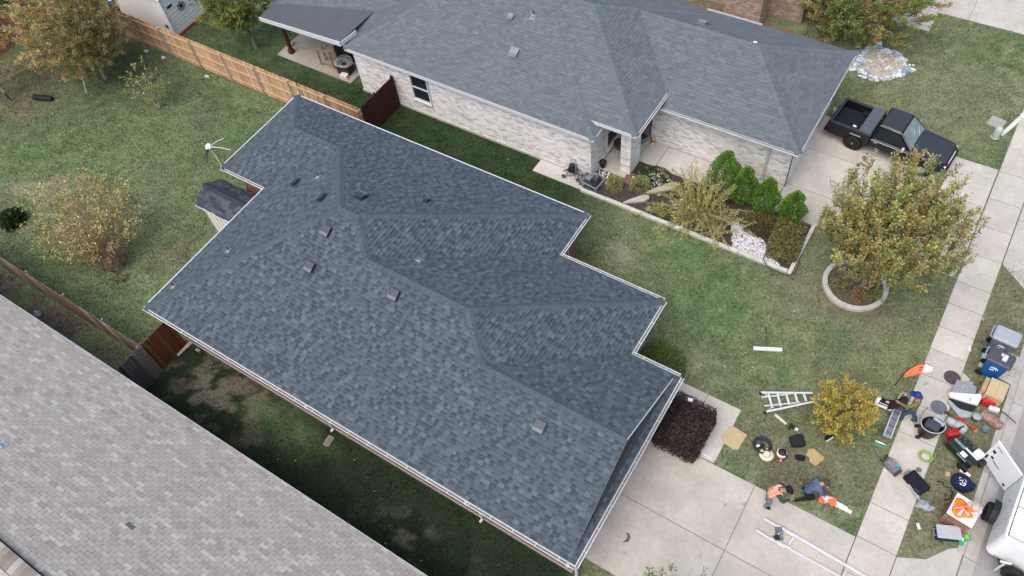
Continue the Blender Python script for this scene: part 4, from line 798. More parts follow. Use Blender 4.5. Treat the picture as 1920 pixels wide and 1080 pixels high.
mound('purple_hedge', 'dark purple clipped hedge beside the garage front and walk', (-2.98, 11.45, 0), .80, .95, 1.05, 15000, .07, [(.040, .026, .026), (.060, .044, .040), (.028, .018, .019), (.10, .085, .072), (.042, .015, .017)], [4, 3, 3, 1.8, 2], 120, boxy=9, cat='hedge')
mound('green_bush', 'rounded dark green bush in the notch by the main house front', (-4.75, 13.25, 0), .85, .95, 1.05, 6500, .07, [(.085, .14, .04), (.12, .18, .055), (.055, .095, .03), (.17, .17, .07)], [4, 3, 3, 1], 121, boxy=2.6)
mound('olive_hedge', 'low olive-green clipped hedge at the end of the garden bed', (-2.98, 20.72, .05), .60, .98, .55, 10000, .085, [(.13, .13, .045), (.16, .145, .055), (.09, .10, .033), (.20, .185, .075), (.06, .065, .025)], [4, 3.5, 3, 1.6, 2], 122, boxy=5, cat='hedge', rzrot=.12)
mound('olive_hedge', 'low brownish hedge lobe between the white gravel and the conical evergreens', (-4.1, 21.05, .05), .72, .55, .5, 5200, .06, [(.12, .115, .045), (.15, .125, .055), (.09, .09, .033), (.06, .06, .025)], [4, 3, 3, 2], 123, boxy=3, cat='hedge', rzrot=.3)
mound('round_shrub', 'small round pale-green shrub beside the black compressor', (-10.35, 20.3, .05), .38, .38, .46, 1500, .075, [(.25, .25, .10), (.30, .28, .14), (.17, .19, .07)], [3, 2, 2], 124)
mound('round_shrub', 'small round pale-green shrub between the black soil and the porch column', (-9.35, 20.75, .05), .42, .42, .5, 1700, .075, [(.24, .24, .10), (.29, .27, .13), (.17, .18, .07)], [3, 2, 2], 125)
mound('spiky_plant', 'dark green spiky clump on bare earth at the left edge', (-33.3, 5.95, 0), .48, .48, .5, 700, .24, [(.025, .055, .022), (.045, .085, .032), (.017, .036, .014)], [3, 2, 2], 126, up=.9, cat='plant')
mound('dark_bush', 'dark green bush behind the fence in the top left corner', (-46.6, 17.2, 0), 1.5, 1.8, 2.2, 4200, .16, [(.03, .05, .02), (.045, .075, .028), (.02, .035, .014)], [3, 2, 2], 127)
# conical evergreens: flat upright sprays
lab = ('tallest conical evergreen, nearest the porch by the brick wall', 'conical evergreen second from the porch', 'conical evergreen third from the porch, before the grey downspout', 'smallest conical evergreen at the driveway end of the row')
for i, (x, y, h, w) in enumerate(((-6.25, 22.05, 2.25, .74), (-5.35, 21.95, 1.9, .62), (-4.35, 21.8, 1.9, .58), (-3.25, 21.85, 1.65, .58))):
    r = np.random.default_rng(200+i); n = 7500; root = thing('conical_evergreen', lab[i], 'evergreen', (x, y, .03), group='conical evergreens in the garden bed'); v = r.random(n)**.8; prof = np.where(v < .25, .55+.45*v/.25, np.cos((v-.25)/.75*1.5)**.8)
    a = r.uniform(0, 6.283, n); lob = .82+.18*np.sin(a*5+v*9+i)+.14*(fbm(a*2.5+i*9, v*7)-.5); rad = w*prof*lob*(1-.3*r.random(n)**2); P = np.stack([rad*np.cos(a), rad*np.sin(a), v*h+.05], -1)
    D = np.stack([np.cos(a)*.5, np.sin(a)*.5, np.full(n, 1.1)], -1)+r.normal(size=(n, 3))*.25; cl_ = fbm(a*3+i*5, v*9); C = palette_mix(r, n, [(.11, .21, .038), (.16, .29, .05), (.065, .135, .026), (.25, .37, .08)], [4, 3, 2.5, 1.2])*(.65+.7*cl_)[:, None]
    V, F_, C_ = leaf_mesh(P, D, .10*r.uniform(.6, 1.3, n), C, r, asp=.4); t = MB(); t.tube([(0, 0, -.03), (0, 0, h*.7)], [.04, .012], 7, (.12, .09, .07)); obj('trunk', t, BARK, root); fast_mesh('foliage', V, F_, C_, LEAF, parent=root)
# wild arching shrub in the bed: long spiky rods set with tiny leaves
def rod_shrub(name, label, base, rods, seed, length, leaf, pal, wts, per=70, el=(.35, 1.25), cat='shrub', rad=.008):
    r = np.random.default_rng(seed); q = random.Random(seed); root = thing(name, label, cat, base); st_ = MB(); P = []; D = []; C = []
    for i in range(rods):
        a = q.uniform(0, 6.283); e = q.uniform(*el); L_ = length*q.uniform(.5, 1.15); d = Vector((math.cos(a)*math.cos(e), math.sin(a)*math.cos(e), math.sin(e))); o = Vector((q.gauss(0, .14)*length, q.gauss(0, .10)*length, 0)); m = o+d*L_*.55; en = o+d*L_+Vector((0, 0, -.22*L_*math.cos(e)))
        st_.tube([o, m, en], [rad*1.6, rad*1.2, rad*.6], 5, (.34, .29, .16), caps=False); n = int(per*q.uniform(.7, 1.2)); t = r.uniform(.18, 1.02, n)[:, None]; pts = np.array(o)*(1-t)**2+2*np.array(m)*t*(1-t)+np.array(en)*t*t; dd = np.array(d)[None]*.5+r.normal(size=(n, 3))*.6
        P.append(pts+r.normal(size=(n, 3))*leaf*.25); D.append(dd); tip = np.clip((t-.6)/.4, 0, 1); C.append(palette_mix(r, n, pal, wts)*(1-tip*.0)+tip*np.array([.10, .10, .03])[None])
    P = np.concatenate(P); D = np.concatenate(D); C = np.concatenate(C); V, F_, C_ = leaf_mesh(P, D, leaf*r.uniform(.6, 1.3, len(P)), C, r, asp=.45); obj('stems', st_, BARK, root); fast_mesh('foliage', V, F_, C_, LEAF, parent=root); return root
rod_shrub('spiky_shrub', 'wide untidy shrub with long yellow-green spiky shoots in the garden bed', (-6.6, 20.75, 0), 120, 140, 2.25, .075, [(.28, .25, .10), (.34, .34, .12), (.22, .19, .08), (.17, .18, .07)], [4, 3, 3, 2], per=120, el=(.18, 1.3))
rod_shrub('spiky_shrub', 'smaller yellow-green spiky shrub at the kerb side of the garden bed', (-5.6, 20.1, 0), 56, 141, 1.3, .065, [(.24, .22, .08), (.30, .29, .09), (.17, .15, .06)], [4, 3, 3], per=46, el=(.2, 1.2))
rod_shrub('yucca', 'green rosette yucca beside the stone slabs in the bed', (-7.95, 19.95, 0), 30, 142, .5, .20, [(.17, .21, .07), (.24, .27, .10), (.12, .16, .05)], [3, 2, 2], per=9, el=(.15, 1.2), cat='plant')
rod_shrub('yucca', 'yellow-green rosette plant at the bed edge below the spiky shrub', (-7.05, 19.75, 0), 22, 143, .42, .16, [(.24, .25, .08), (.30, .30, .10), (.16, .19, .05)], [3, 2, 2], per=9, el=(.15, 1.1), cat='plant')
rod_shrub('ring_plant', 'low leafy plant at the left inside the tree ring', (-.45, 19.75, .1), 26, 144, .45, .10, [(.13, .15, .05), (.18, .18, .07), (.10, .11, .04)], [3, 2, 2], per=16, el=(.2, 1.1), cat='plant')
rod_shrub('ring_plant', 'low weedy plant at the right inside the tree ring', (.75, 19.9, .1), 22, 145, .42, .10, [(.11, .14, .045), (.16, .16, .06)], [3, 2], per=16, el=(.2, 1.1), cat='plant')
rod_shrub('ring_plant', 'low reddish plant in the middle of the tree ring', (.25, 19.55, .1), 26, 149, .38, .10, [(.22, .075, .05), (.17, .10, .05), (.13, .13, .05)], [3, 2, 2], per=16, el=(.2, 1.1), cat='plant')
mound('ground_ivy', 'dark green ground cover beside the porch column', (-9.15, 21.45, .02), .75, .62, .16, 2200, .07, [(.045, .07, .022), (.06, .09, .03), (.03, .05, .016)], [3, 2, 2], 146, boxy=3, cat='plant', rzrot=.4)
# weeds along the kerb ring and yard corners
rod_shrub('weed_clump', 'leafy weeds near the left fence below the airy shrub', (-26.3, 6.1, 0), 30, 147, .55, .09, [(.12, .15, .06), (.17, .19, .09), (.09, .11, .04)], [3, 2, 2], per=14, el=(.15, 1.0), cat='plant')
# ================================================================ GARDEN BED of the white house
mb = MB(); mb.sheet(lambda u, v: (-11.4+u*9.05, 19.53+v*2.5, .02+.035*float(fbm(np.array([u*30.]), np.array([v*9.]))[0])), 60, 18); o = obj('garden_bed', mb, mat('bed_soil', (.045, .04, .038), rough=1, var=.5, scale=9, bump=.8, bscale=40, col2=(.075, .06, .048))); o['kind'] = 'structure'
mb = MB(); mb.sheet(lambda u, v: (-10.75+u*1.15, 20.75+v*.62-.1*math.sin(u*3), .062+.01*math.sin(u*9+v*7)), 8, 5); o = obj('bare_soil', mb, mat('brown_soil', (.17, .11, .07), rough=1, var=.35, scale=8, bump=.5)); o['kind'] = 'structure'
ed = thing('garden_edging', 'long pale concrete edging strip between lawn and garden bed', 'edging')
EDM = mat('edging_concrete', attr=True, rough=.9, var=.12, scale=5, bump=.25)
x = -11.5
while x < -2.5: e = min(x+1.18, -2.42); t = MB(); t.box(((x+e)/2, 19.46+rnd.uniform(-.012, .012), .05), (e-x-.008, .17, .15), rnd.uniform(-.008, .008), jit((.52, .51, .46), .06), bevel=.018); obj('edging_stone', t, EDM, ed); x = e
y = 19.38
while y < 22.0: e = min(y+1.1, 22.08); t = MB(); t.box((-2.33, (y+e)/2, .05), (.15, e-y-.008, .15), 0, jit((.52, .51, .46), .06), bevel=.018); obj('edging_stone', t, EDM, ed); y = e
for i, (x, y) in enumerate(((-6.85, 19.85), (-5.55, 20.0))): t = MB(); t.box((x, y, .09), (.12, .62, .16), -.12, (.45, .44, .40), bevel=.02); obj('divider_stone', t, EDM, label=('pale stone divider in the bed nearest the yucca', 'pale stone divider in the bed nearest the white gravel')[i], cat='divider', group='stone dividers in the bed')
def rock(seed, s=(1, 1, 1), sub=2, rough=.22):
    q = random.Random(seed); bm = bmesh.new(); bmesh.ops.create_icosphere(bm, subdivisions=sub, radius=1); vs = []
    for v in bm.verts: k = 1+q.uniform(-rough, rough); vs.append((v.co.x*s[0]*k, v.co.y*s[1]*k, v.co.z*s[2]*k))
    fs = [tuple(p.index for p in f.verts) for f in bm.faces]; bm.free(); return vs, fs
def pebble_bed(name, label, pts, size, cols, seed, zoff=.05):
    q = random.Random(seed); mb = MB()
    for x, y in pts:
        s = size*q.uniform(.5, 1.3); vs, fs = rock(q.randrange(999), (s, s*q.uniform(.6, 1), s*q.uniform(.4, .7)), 1, .2); mb.add([(x+a, y+b, zoff+c) for a, b, c in vs], fs, jit(q.choice(cols), .1, .02, q))
    o = obj(name, mb, mat('pebble', attr=True, rough=.75, var=.12, scale=20)); o['kind'] = 'stuff'; return o
def in_poly(x, y, P):
    c = False; n = len(P)
    for i in range(n):
        a, b = P[i], P[(i+1) % n]
        if (a[1] > y) != (b[1] > y) and x < (b[0]-a[0])*(y-a[1])/(b[1]-a[1])+a[0]: c = not c
    return c
GP = [(-5.3, 20.85), (-4.75, 20.8), (-3.75, 20.45), (-3.3, 20.0), (-2.75, 19.57), (-4.7, 19.57)]; pts = []
while len(pts) < 1500:
    a, b = rnd.uniform(-5.35, -2.7), rnd.uniform(19.5, 20.9)
    if in_poly(a, b, GP): pts.append((a, b))
pebble_bed('white_gravel', '', pts, .042, [(.56, .56, .58), (.46, .46, .48), (.64, .64, .65), (.34, .335, .335)], 3)
pebble_bed('white_pebbles', '', [(rnd.gauss(-9.0, .35), rnd.gauss(21.35, .28)) for i in range(110)]+[(rnd.gauss(-6.9, .4), rnd.gauss(20.75, .3)) for i in range(120)], .05, [(.7, .7, .68), (.6, .6, .6)], 4, .1)
pebble_bed('white_pebbles', '', [(rnd.gauss(-11.05, .2), rnd.gauss(20.75, .22)) for i in range(80)], .045, [(.7, .7, .68), (.55, .56, .58)], 5, .06)
STONE = mat('slab_stone', attr=True, rough=.9, var=.16, scale=7, bump=.4, bscale=30)
def stone_slab(label, a, b, w0, w1, c):
    a = Vector(a); b = Vector(b); t = (b-a).normalized(); n = Vector((-t.y, t.x)); L_ = (b-a).length; P = [a+n*w0*.2, a+t*L_*.3+n*w0, a+t*L_*.85+n*w1, b+n*w1*.5, b-n*w1*.4, a+t*L_*.8-n*w1, a+t*L_*.3-n*w0*.9, a-n*w0*.2]
    mb = MB(); mb.prism([(p.x, p.y) for p in P][::-1], .05, .15, c); obj('stone_slab', mb, STONE, label=label, cat='stone', group='long stones in the garden bed')
stone_slab('pinkish long stone slab lying alone on the black soil', (-9.55, 19.58), (-8.75, 20.35), .10, .17, (.42, .37, .33)); stone_slab('longer mossy beige stone slab next to the spiky shrub', (-8.95, 20.5), (-8.0, 21.55), .13, .2, (.36, .345, .25))
# black flower pot, planter on legs, blue pot, lantern, downspout tray
t = thing('black_pot', 'black plastic flower pot at the porch edge by the brick corner', 'pot', (-11.28, 21.0, .1)); c = MB(); c.lathe([(.10, 0), (.15, .30), (.165, .31), (.165, .34), (.145, .34), (.13, .27)], 18, col=(.012, .012, .013)); obj('pot', c, mat('black_plastic', attr=True, rough=.5, var=.1), t, smooth=True); c = MB(); c.lathe([(.135, .27), (.001, .29)], 16, col=(.02, .017, .014)); obj('soil', c, mat('bed_soil'), t)
t = thing('planter_stand', 'brown basket planter on thin legs inside the porch', 'planter', (-10.98, 22.0, .09)); c = MB(); c.lathe([(.15, .42), (.25, .50), (.29, .72), (.30, .74), (.26, .74), (.22, .60)], 8, col=(.10, .055, .032)); obj('basket', c, mat('wicker', (.10, .055, .032), rough=.9, var=.3, scale=30), t)
for q in range(3): a = q*2.1+.4; c = MB(); c.tube([(.2*math.cos(a), .2*math.sin(a), .46), (.3*math.cos(a), .3*math.sin(a), 0)], .012, 6, (.35, .32, .28)); obj('leg', c, mat('alu'), t)
t = thing('blue_planter', 'round blue-grey glazed planter beside the garage wall on the porch', 'planter', (-10.55, 23.15, .09)); c = MB(); c.lathe([(.16, 0), (.28, .12), (.30, .28), (.27, .34), (.24, .33), (.25, .25)], 22, col=(.17, .18, .24)); obj('bowl', c, mat('glaze', (.17, .18, .24), rough=.25, var=.2), t, smooth=True); c = MB(); c.lathe([(.25, .25), (.001, .27)], 18, col=(.09, .09, .12)); obj('soil', c, mat('bed_soil'), t)
t = thing('porch_lantern', 'small brass lantern on the porch by the garage corner', 'lantern', (-10.02, 23.28, .09)); c = MB(); c.lathe([(.09, 0), (.10, .02), (.08, .04), (.09, .26), (.03, .34), (.01, .36)], 8, col=(.25, .18, .10)); obj('frame', c, mat('brass'), t); c = MB(); c.lathe([(.07, .05), (.07, .24)], 8, col=(.6, .55, .42)); obj('glass', c, mat('cream_glass', (.6, .55, .42), rough=.3), t)
c = MB(); c.box((0, 0, .05), (.36, .52, .09), 0, (.012, .012, .013), bevel=.02); c.box((0, 0, .10), (.26, .42, .02), 0, (.02, .02, .022)); obj('downspout_tray', c, mat('black_plastic'), label='black plastic splash tray below the grey downspout', cat='splash tray', loc=(-4.75, 22.95, .05), rz=.3)
hp = [(PX(px, py, .17)) for px, py in ((1449, 471), (1437, 474), (1431, 485), (1436, 497), (1450, 506), (1466, 513))]+[PX(px, py, .03) for px, py in ((1480, 516), (1492, 510), (1497, 500), (1498, 488), (1503, 476))]
c = MB(); c.tube(hp, .02, 6, (.05, .055, .06)); obj('garden_hose', c, mat('rubber', (.045, .05, .055), rough=.6, var=.15), label='dark hose looped over the corner of the garden edging', cat='hose', smooth=True)
# compressor and pump on the pad
BLK = mat('black_plastic'); STL = mat('steel', (.33, .35, .38), rough=.4, metal=.6, var=.15, scale=8)
t = thing('compressor_box', 'open black and steel compressor crate at the pad beside the white house', 'compressor', (-11.22, 19.98, .05), -.12); DKM = mat('dark_machine', attr=True, rough=.5, var=.2, scale=9)
c = MB()
for a in ((-.42, 0, .78, 1), (.42, 0, .78, 1), (0, -.36, .84, 0), (0, .36, .84, 0)): c.box((a[0], a[1], .26), (.04, .76, .06) if a[3] else (.88, .04, .06), 0, (.22, .25, .30)); c.box((a[0], a[1], .06), (.04, .76, .05) if a[3] else (.88, .04, .05), 0, (.10, .11, .13))
for sx in (-.42, .42):
    for sy in (-.36, .36): c.box((sx, sy, .14), (.05, .05, .3), 0, (.18, .2, .24))
obj('frame', c, DKM, t)
for (x, y, sx, sy, h, cc) in ((-.2, .05, .3, .42, .30, (.16, .19, .24)), (.12, .1, .24, .3, .36, (.05, .055, .065)), (.28, -.14, .2, .26, .26, (.02, .022, .026)), (-.05, -.22, .4, .16, .22, (.03, .03, .034))): c = MB(); c.box((x, y, h/2+.04), (sx, sy, h), 0, cc, bevel=.03); obj('housing', c, DKM, t)
c = MB(); c.tube([(.1, .1, .4), (.12, .12, .46), (.2, .1, .47)], .03, 8, (.3, .33, .38)); c.tube([(-.25, .1, .36), (-.1, .2, .42), (.05, .2, .4)], .02, 8, (.35, .37, .4)); obj('pipe', c, STL, t)
t = thing('paint_sprayer', 'black pump on small wheels with tangled hoses by the white brick wall', 'sprayer', (-12.25, 20.05, .05), .2)
c = MB(); c.box((0, 0, .34), (.34, .24, .30), 0, (.015, .015, .017), bevel=.05); c.lathe([(.10, 0), (.11, .16), (.06, .2)], 14, (.0, .0, .46), (.02, .02, .024)); obj('motor', c, DKM, t, smooth=False)
c = MB(); c.tube([(-.2, -.2, .05), (-.15, -.1, .4), (-.1, .1, .8), (.1, .12, .82), (.18, -.1, .45), (.22, -.25, .05)], .016, 6, (.35, .36, .38)); obj('handle', c, STL, t)
for sx, sy in ((-.32, -.28), (.36, -.34)): c = MB(); c.lathe([(.03, -.03), (.09, -.03), (.10, 0), (.09, .03), (.03, .03)], 14, col=(.05, .05, .05), M=Matrix.Translation((sx, sy, .10)) @ Matrix.Rotation(math.pi/2, 4, 'X')); w_ = obj('wheel', c, DKM, t); c = MB(); c.lathe([(.03, -.035), (.05, -.02), (.05, .02), (.03, .035)], 10, col=(.3, .28, .26), M=Matrix.Translation((sx, sy, .10)) @ Matrix.Rotation(math.pi/2, 4, 'X')); obj('hub', c, DKM, w_)
c = MB(); c.tube([(-.3+.95*k/40+.16*math.sin(k*.9), -.15+.22*math.cos(k*.71)+.1*math.sin(k*.33), .18+.22*abs(math.sin(k*.37))) for k in range(41)], .016, 6, (.02, .02, .024)); c.tube([(.1, .1, .5), (.4, .35, .62), (.75, .2, .3), (.95, -.2, .06), (1.05, -.5, .03), (.85, -.62, .03)], .014, 6, (.03, .03, .035)); obj('hose', c, DKM, t, smooth=True)

# ================================================================ PATIO OBJECTS under the cover
WOOD = mat('raw_wood', attr=True, rough=.85, var=.2, scale=6, stretch=(5, 5, .7))
t = thing('wood_stand', 'open wooden frame stand on the patio', 'stand', (-26.9, 20.95, .06), .1)
for x in (-.38, .38):
    for y in (-.2, .2): c = MB(); c.box((x, y, .5), (.06, .06, 1.0), 0, (.32, .22, .14)); obj('leg', c, WOOD, t)
for z in (.2, .98): c = MB(); c.box((0, -.2, z), (.8, .05, .07), 0, (.35, .25, .17)); c.box((0, .2, z), (.8, .05, .07), 0, (.35, .25, .17)); obj('rail', c, WOOD, t)
c = MB(); c.box((0, 0, .99), (.06, .44, .05), 0, (.36, .26, .17)); obj('crossbar', c, WOOD, t)
t = thing('covered_grill', 'black covered grill at the back of the patio', 'grill', (-26.35, 21.75, .06), .2); c = MB(); c.box((0, 0, .5), (1.1, .6, .95), 0, (.012, .013, .018), taper=.85, bevel=.08); obj('cover', c, mat('black_vinyl', (.012, .013, .018), rough=.6, var=.3, scale=5, bump=.4, bscale=8), t); c = MB(); c.tube([(.3, -.3, .8), (.62, -.3, .82), (.62, .1, .82)], .02, 6, (.03, .03, .035)); obj('side_handle', c, DKM, t)
t = thing('cable_coil', 'pale grey coil of cable on the patio against the wall', 'cable', (-25.75, 20.85, .55)); c = MB()
for k in range(9): rr = .16+.035*k; c.tube([(rr*math.cos(q*.42+k)*1.15, rr*math.sin(q*.42+k), .05*math.sin(q*.8+k)+.02*k) for q in range(16)], .011, 5, jit((.45, .50, .50), .15))
obj('loops', c, mat('cable_grey', attr=True, rough=.6, var=.1), t, smooth=True); c = MB(); c.box((0, 0, -.28), (.7, .5, .5), .1, (.03, .03, .035), bevel=.03); obj('crate', c, DKM, t)
c = MB(); c.box((0, 0, .10), (.38, .26, .2), 0, (.7, .66, .66), bevel=.02); obj('white_carton', c, mat('white_card', (.7, .66, .66), rough=.8, var=.08), label='small white carton at the patio corner by the brick wall', cat='carton', loc=(-25.55, 20.5, .06), rz=.2)
c = MB(); c.box((0, 0, .03), (1.5, .09, .04), 0, (.45, .24, .13)); obj('loose_board', c, WOOD, label='loose orange-brown board lying on the patio before the cable coil', cat='board', loc=(-26.05, 20.62, .06), rz=-.14)
t = thing('patio_pot', 'small white pot at the left edge of the patio', 'pot', (-29.75, 21.15, .06)); c = MB(); c.lathe([(.08, 0), (.12, .2), (.13, .22), (.10, .22)], 14, col=(.6, .6, .56)); obj('pot', c, mat('white_plastic'), t, smooth=True); c = MB()
for q in range(14): a = q*.45; c.tube([(0, 0, .15), (.08*math.cos(a*3), .08*math.sin(a*3), .35), (.16*math.cos(a*3), .16*math.sin(a*3), .38)], [.012, .01, .003], 4, jit((.10, .14, .05), .3))
obj('leaves', c, LEAF, t)

# ================================================================ BACK YARD BITS
c = MB(); c.tube([(-.55, 0, .12), (-.52, 0, .12), (.5, 0, .12), (.55, 0, .12)], [.11, .14, .14, .11], 14, (.018, .022, .025)); 
for k in range(11): c.tube([(-.45+k*.09, 0, .12), (-.43+k*.09, 0, .12)], .155, 14, (.014, .017, .02))
obj('drain_pipe', c, BLK, label='short black ribbed pipe lying on the back lawn', cat='pipe', loc=PX(83, 187, 0), rz=.35)
b0 = PX(162, 174, 0); c = MB(); c.tube([(0, 0, 0), (-.02, .35, .9), (-.06, .75, 2.0)], .022, 8, (.60, .58, .42)); obj('leaning_pole', c, mat('pale_pole', (.60, .58, .44), rough=.6, var=.1), label='thin pale pole leaning beside the top left tree', cat='pole', loc=b0)
c = MB(); c.box((0, 0, .045), (.19, .09, .07), 0, (.40, .38, .34)); 
for q in (-.05, 0, .05): c.box((q, 0, .082), (.028, .04, .006), 0, (.08, .07, .07))
obj('loose_brick', c, MORT, label='single pale cored brick on the ground by the red gate', cat='brick', loc=PX(372, 658, 0), rz=.15)
t = thing('white_jug', 'pale plastic jug on the ground by the tan house eave', 'jug', (-27.9, 3.15, 0), .4); c = MB(); c.lathe([(.12, 0), (.14, .05), (.14, .2), (.05, .3), (.04, .34), (.001, .345)], 14, col=(.5, .53, .56)); obj('body', c, mat('jug_plastic', (.5, .53, .56), rough=.4, var=.08), t, smooth=True); c = MB(); c.tube([(.04, 0, .3), (.12, 0, .28), (.14, 0, .2)], .014, 6); obj('handle', c, mat('jug_plastic'), t)
c = MB(); c.box((0, 0, .09), (.42, .3, .18), 0, (.16, .045, .035), bevel=.03); c.box((0, 0, .2), (.3, .2, .05), 0, (.12, .03, .025), bevel=.01); obj('red_crate', c, mat('red_plastic', attr=True, rough=.6, var=.2), label='dull red crate behind the grey gate', cat='crate', loc=(-22.0, 3.45, 0), rz=.2)
c = MB(); c.add([(0, 0, 0), (.9, .12, .0), (.9, .2, .02), (0, .22, .14), (0, .2, 0), (.9, .2, 0)], [(0, 1, 2, 3), (0, 3, 4), (1, 5, 2), (3, 2, 5, 4)], (.5, .47, .42)); obj('concrete_wedge', c, EDM, label='pale concrete wedge at the foot of the red gate', cat='wedge', loc=PX(334, 668, 0), rz=1.35)

# ================================================================ TREE RING, ROCK BED, PEDESTAL
rg = thing('tree_ring', 'round pale concrete ring around the big front tree', 'tree ring', (-.02, 20.05, 0))
for q in range(12):
    a0, a1 = q*math.pi/6+.004, (q+1)*math.pi/6-.004; P = [(1.18*math.cos(a0+(a1-a0)*k/4), 1.18*math.sin(a0+(a1-a0)*k/4)) for k in range(5)]+[(1.0*math.cos(a1-(a1-a0)*k/4), 1.0*math.sin(a1-(a1-a0)*k/4)) for k in range(5)]
    c = MB(); c.prism(P, -.03, .15, jit((.50, .48, .44), .04)); obj('ring_segment', c, EDM, rg)
c = MB(); c.lathe([(1.0, .055), (.5, .08), (.001, .10)], 24, col=(.10, .085, .06)); obj('soil', c, mat('ring_soil', (.11, .095, .06), rough=1, var=.45, scale=8, bump=.6), rg)
rb = thing('rock_bed', 'patch of pale blue-white rocks on the lawn behind the black pickup', 'rock bed', (-3.1, 32.6, 0)); RM = mat('pale_rock', attr=True, rough=.6, var=.2, scale=10, bump=.2)
c = MB(); c.lathe([(1.18, .012), (1.0, .03), (.001, .035)], 22, col=(.35, .31, .26)); obj('sand_base', c, mat('sand_base', (.42, .38, .32), rough=1, var=.3, scale=7), rb)
for k in range(190):
    ring = rnd.random() < .62; rr = rnd.uniform(.78, 1.18) if ring else 1.05*math.sqrt(rnd.random()); a = rnd.uniform(0, 6.283); rr *= 1+.14*math.sin(a*3+1)+.07*math.sin(a*7); s = rnd.uniform(.06, .15)*(1.2 if ring else .75); vs, fs = rock(k, (s, s*rnd.uniform(.6, 1), s*rnd.uniform(.4, .7)), 1, .25)
    col = rnd.choice([(.48, .56, .64), (.32, .43, .54), (.58, .61, .63), (.40, .41, .42), (.52, .52, .50), (.20, .29, .40), (.62, .65, .67)]) if ring else rnd.choice([(.56, .53, .47), (.46, .43, .38), (.62, .60, .55), (.36, .34, .31)])
    c = MB(); c.add([(v[0]+1.08*rr*math.cos(a), v[1]+rr*1.05*math.sin(a), v[2]+.06) for v in vs], fs, jit(col, .12)); obj('stone', c, RM, rb)
t = thing('utility_pedestal', 'pale green utility pedestal on the lawn by the sidewalk', 'pedestal', (2.5, 30.15, 0)); c = MB(); c.lathe([(.15, 0), (.16, .05), (.15, .42), (.13, .52), (.06, .57), (.001, .58)], 18, col=(.42, .50, .41)); obj('housing', c, mat('pedestal_green', (.42, .50, .41), rough=.5, var=.06), t, smooth=True); c = MB(); c.lathe([(.18, 0), (.18, .04), (.16, .06)], 18, col=(.40, .46, .39)); obj('base', c, mat('pedestal_green'), t)
c = MB(); c.tube([(0, 0, 0), (.34, .18, 1.05)], .095, 14, (.72, .76, .70)); c.tube([(.335, .178, 1.04), (.35, .185, 1.09)], .11, 14, (.80, .82, .78)); obj('marker_post', c, mat('marker_white', attr=True, rough=.45, var=.05), label='leaning white tubular marker post behind the green pedestal', cat='post', loc=(2.72, 30.42, 0))
c = MB(); c.box((0, 0, .02), (.62, .62, .06), 0, (.34, .33, .32), bevel=.01); obj('meter_cover', c, EDM, label='square grey concrete cover beside the white marker post', cat='cover', loc=(2.35, 31.0, 0), rz=-.2)
c = MB(); c.box((0, 0, .15), (.3, .3, .3), .2, (.33, .29, .25), bevel=.03); obj('stone_block', c, EDM, label='small stone block at the garage corner behind the pickup', cat='stone', loc=(-3.75, 28.55, 0))
# ================================================================ BLACK PICKUP
def loft(mb, secs, n=20, col=(.01, .01, .012), e=4.0, caps=True):
    """rounded-box sections (x, zc, hz, hw) skinned along x; e = squareness"""
    o = len(mb.v)
    for x, z0, z1, hw in secs:
        zc, hz = (z0+z1)/2, (z1-z0)/2
        for k in range(n):
            a = 2*math.pi*k/n+math.pi/n; c, s = math.cos(a), math.sin(a); f = (abs(c)**e+abs(s)**e)**(-1/e); mb.v.append((x, hw*c*f, zc+hz*s*f))
    for i in range(len(secs)-1):
        for k in range(n): mb.f.append((o+i*n+k, o+i*n+(k+1) % n, o+(i+1)*n+(k+1) % n, o+(i+1)*n+k)); mb.c.append(col)
    if caps: mb.f.append(tuple(o+k for k in range(n))[::-1]); mb.c.append(col); mb.f.append(tuple(o+(len(secs)-1)*n+k for k in range(n))); mb.c.append(col)
PAINT = mat('black_car_paint', (.007, .0075, .009), rough=.35, var=.25, scale=3, spec=.35, coat=.15); PDUST = mat('dusty_black_paint', (.030, .036, .045), rough=.55, var=.22, scale=5, spec=.4)
GLS = mat('dark_glass'); CHR = mat('chrome', (.6, .6, .6), rough=.2, metal=.9, var=.1); TYRE = mat('tyre', (.018, .018, .018), rough=.85, var=.2); PLB = mat('bed_liner', (.008, .011, .017), rough=.8, var=.25, scale=6)
def wheel(parent, x, y, z, r=.34, w=.22, rim=(.035, .035, .04), side=-1, rimmat=None):
    M_ = Matrix.Translation((x, y, z)) @ Matrix.Rotation(math.pi/2, 4, 'X'); c = MB(); c.lathe([(r*.6, -w/2), (r*.9, -w/2), (r, -w*.35), (r, w*.35), (r*.9, w/2), (r*.6, w/2), (r*.6, -w/2)], 28, col=(.018, .018, .018), M=M_); o = obj('wheel', c, TYRE, parent, smooth=False)
    c = MB(); s = -side; c.lathe([(r*.6, -w*.42*1), (r*.56, w*.30*s*1), (r*.2, w*.36*s), (.001, w*.40*s)], 20, col=rim, M=M_); obj('rim', c, rimmat or mat('rim_metal', attr=True, rough=.4, metal=.5, var=.1), o)
    for q in range(6):
        a = q*math.pi/3; c = MB(); c.box((r*.36*math.cos(a), r*.36*math.sin(a), w*.40*s), (r*.34, r*.10, .02), a, tuple(k*2.2 for k in rim)); c.v = [tuple(M_ @ Vector(v)) for v in c.v]; obj('spoke', c, rimmat or mat('rim_metal'), o)
    c = MB(); c.lathe([(r*.13, w*.36*s), (r*.10, w*.50*s), (.001, w*.52*s)], 12, col=(.4, .4, .42), M=M_); obj('hub_cap', c, CHR, o); return o
tk = thing('pickup_truck', 'black single-cab pickup with a grey bed toolbox on the neighbour driveway', 'truck', (-1.18, 27.55, .027), -.085)
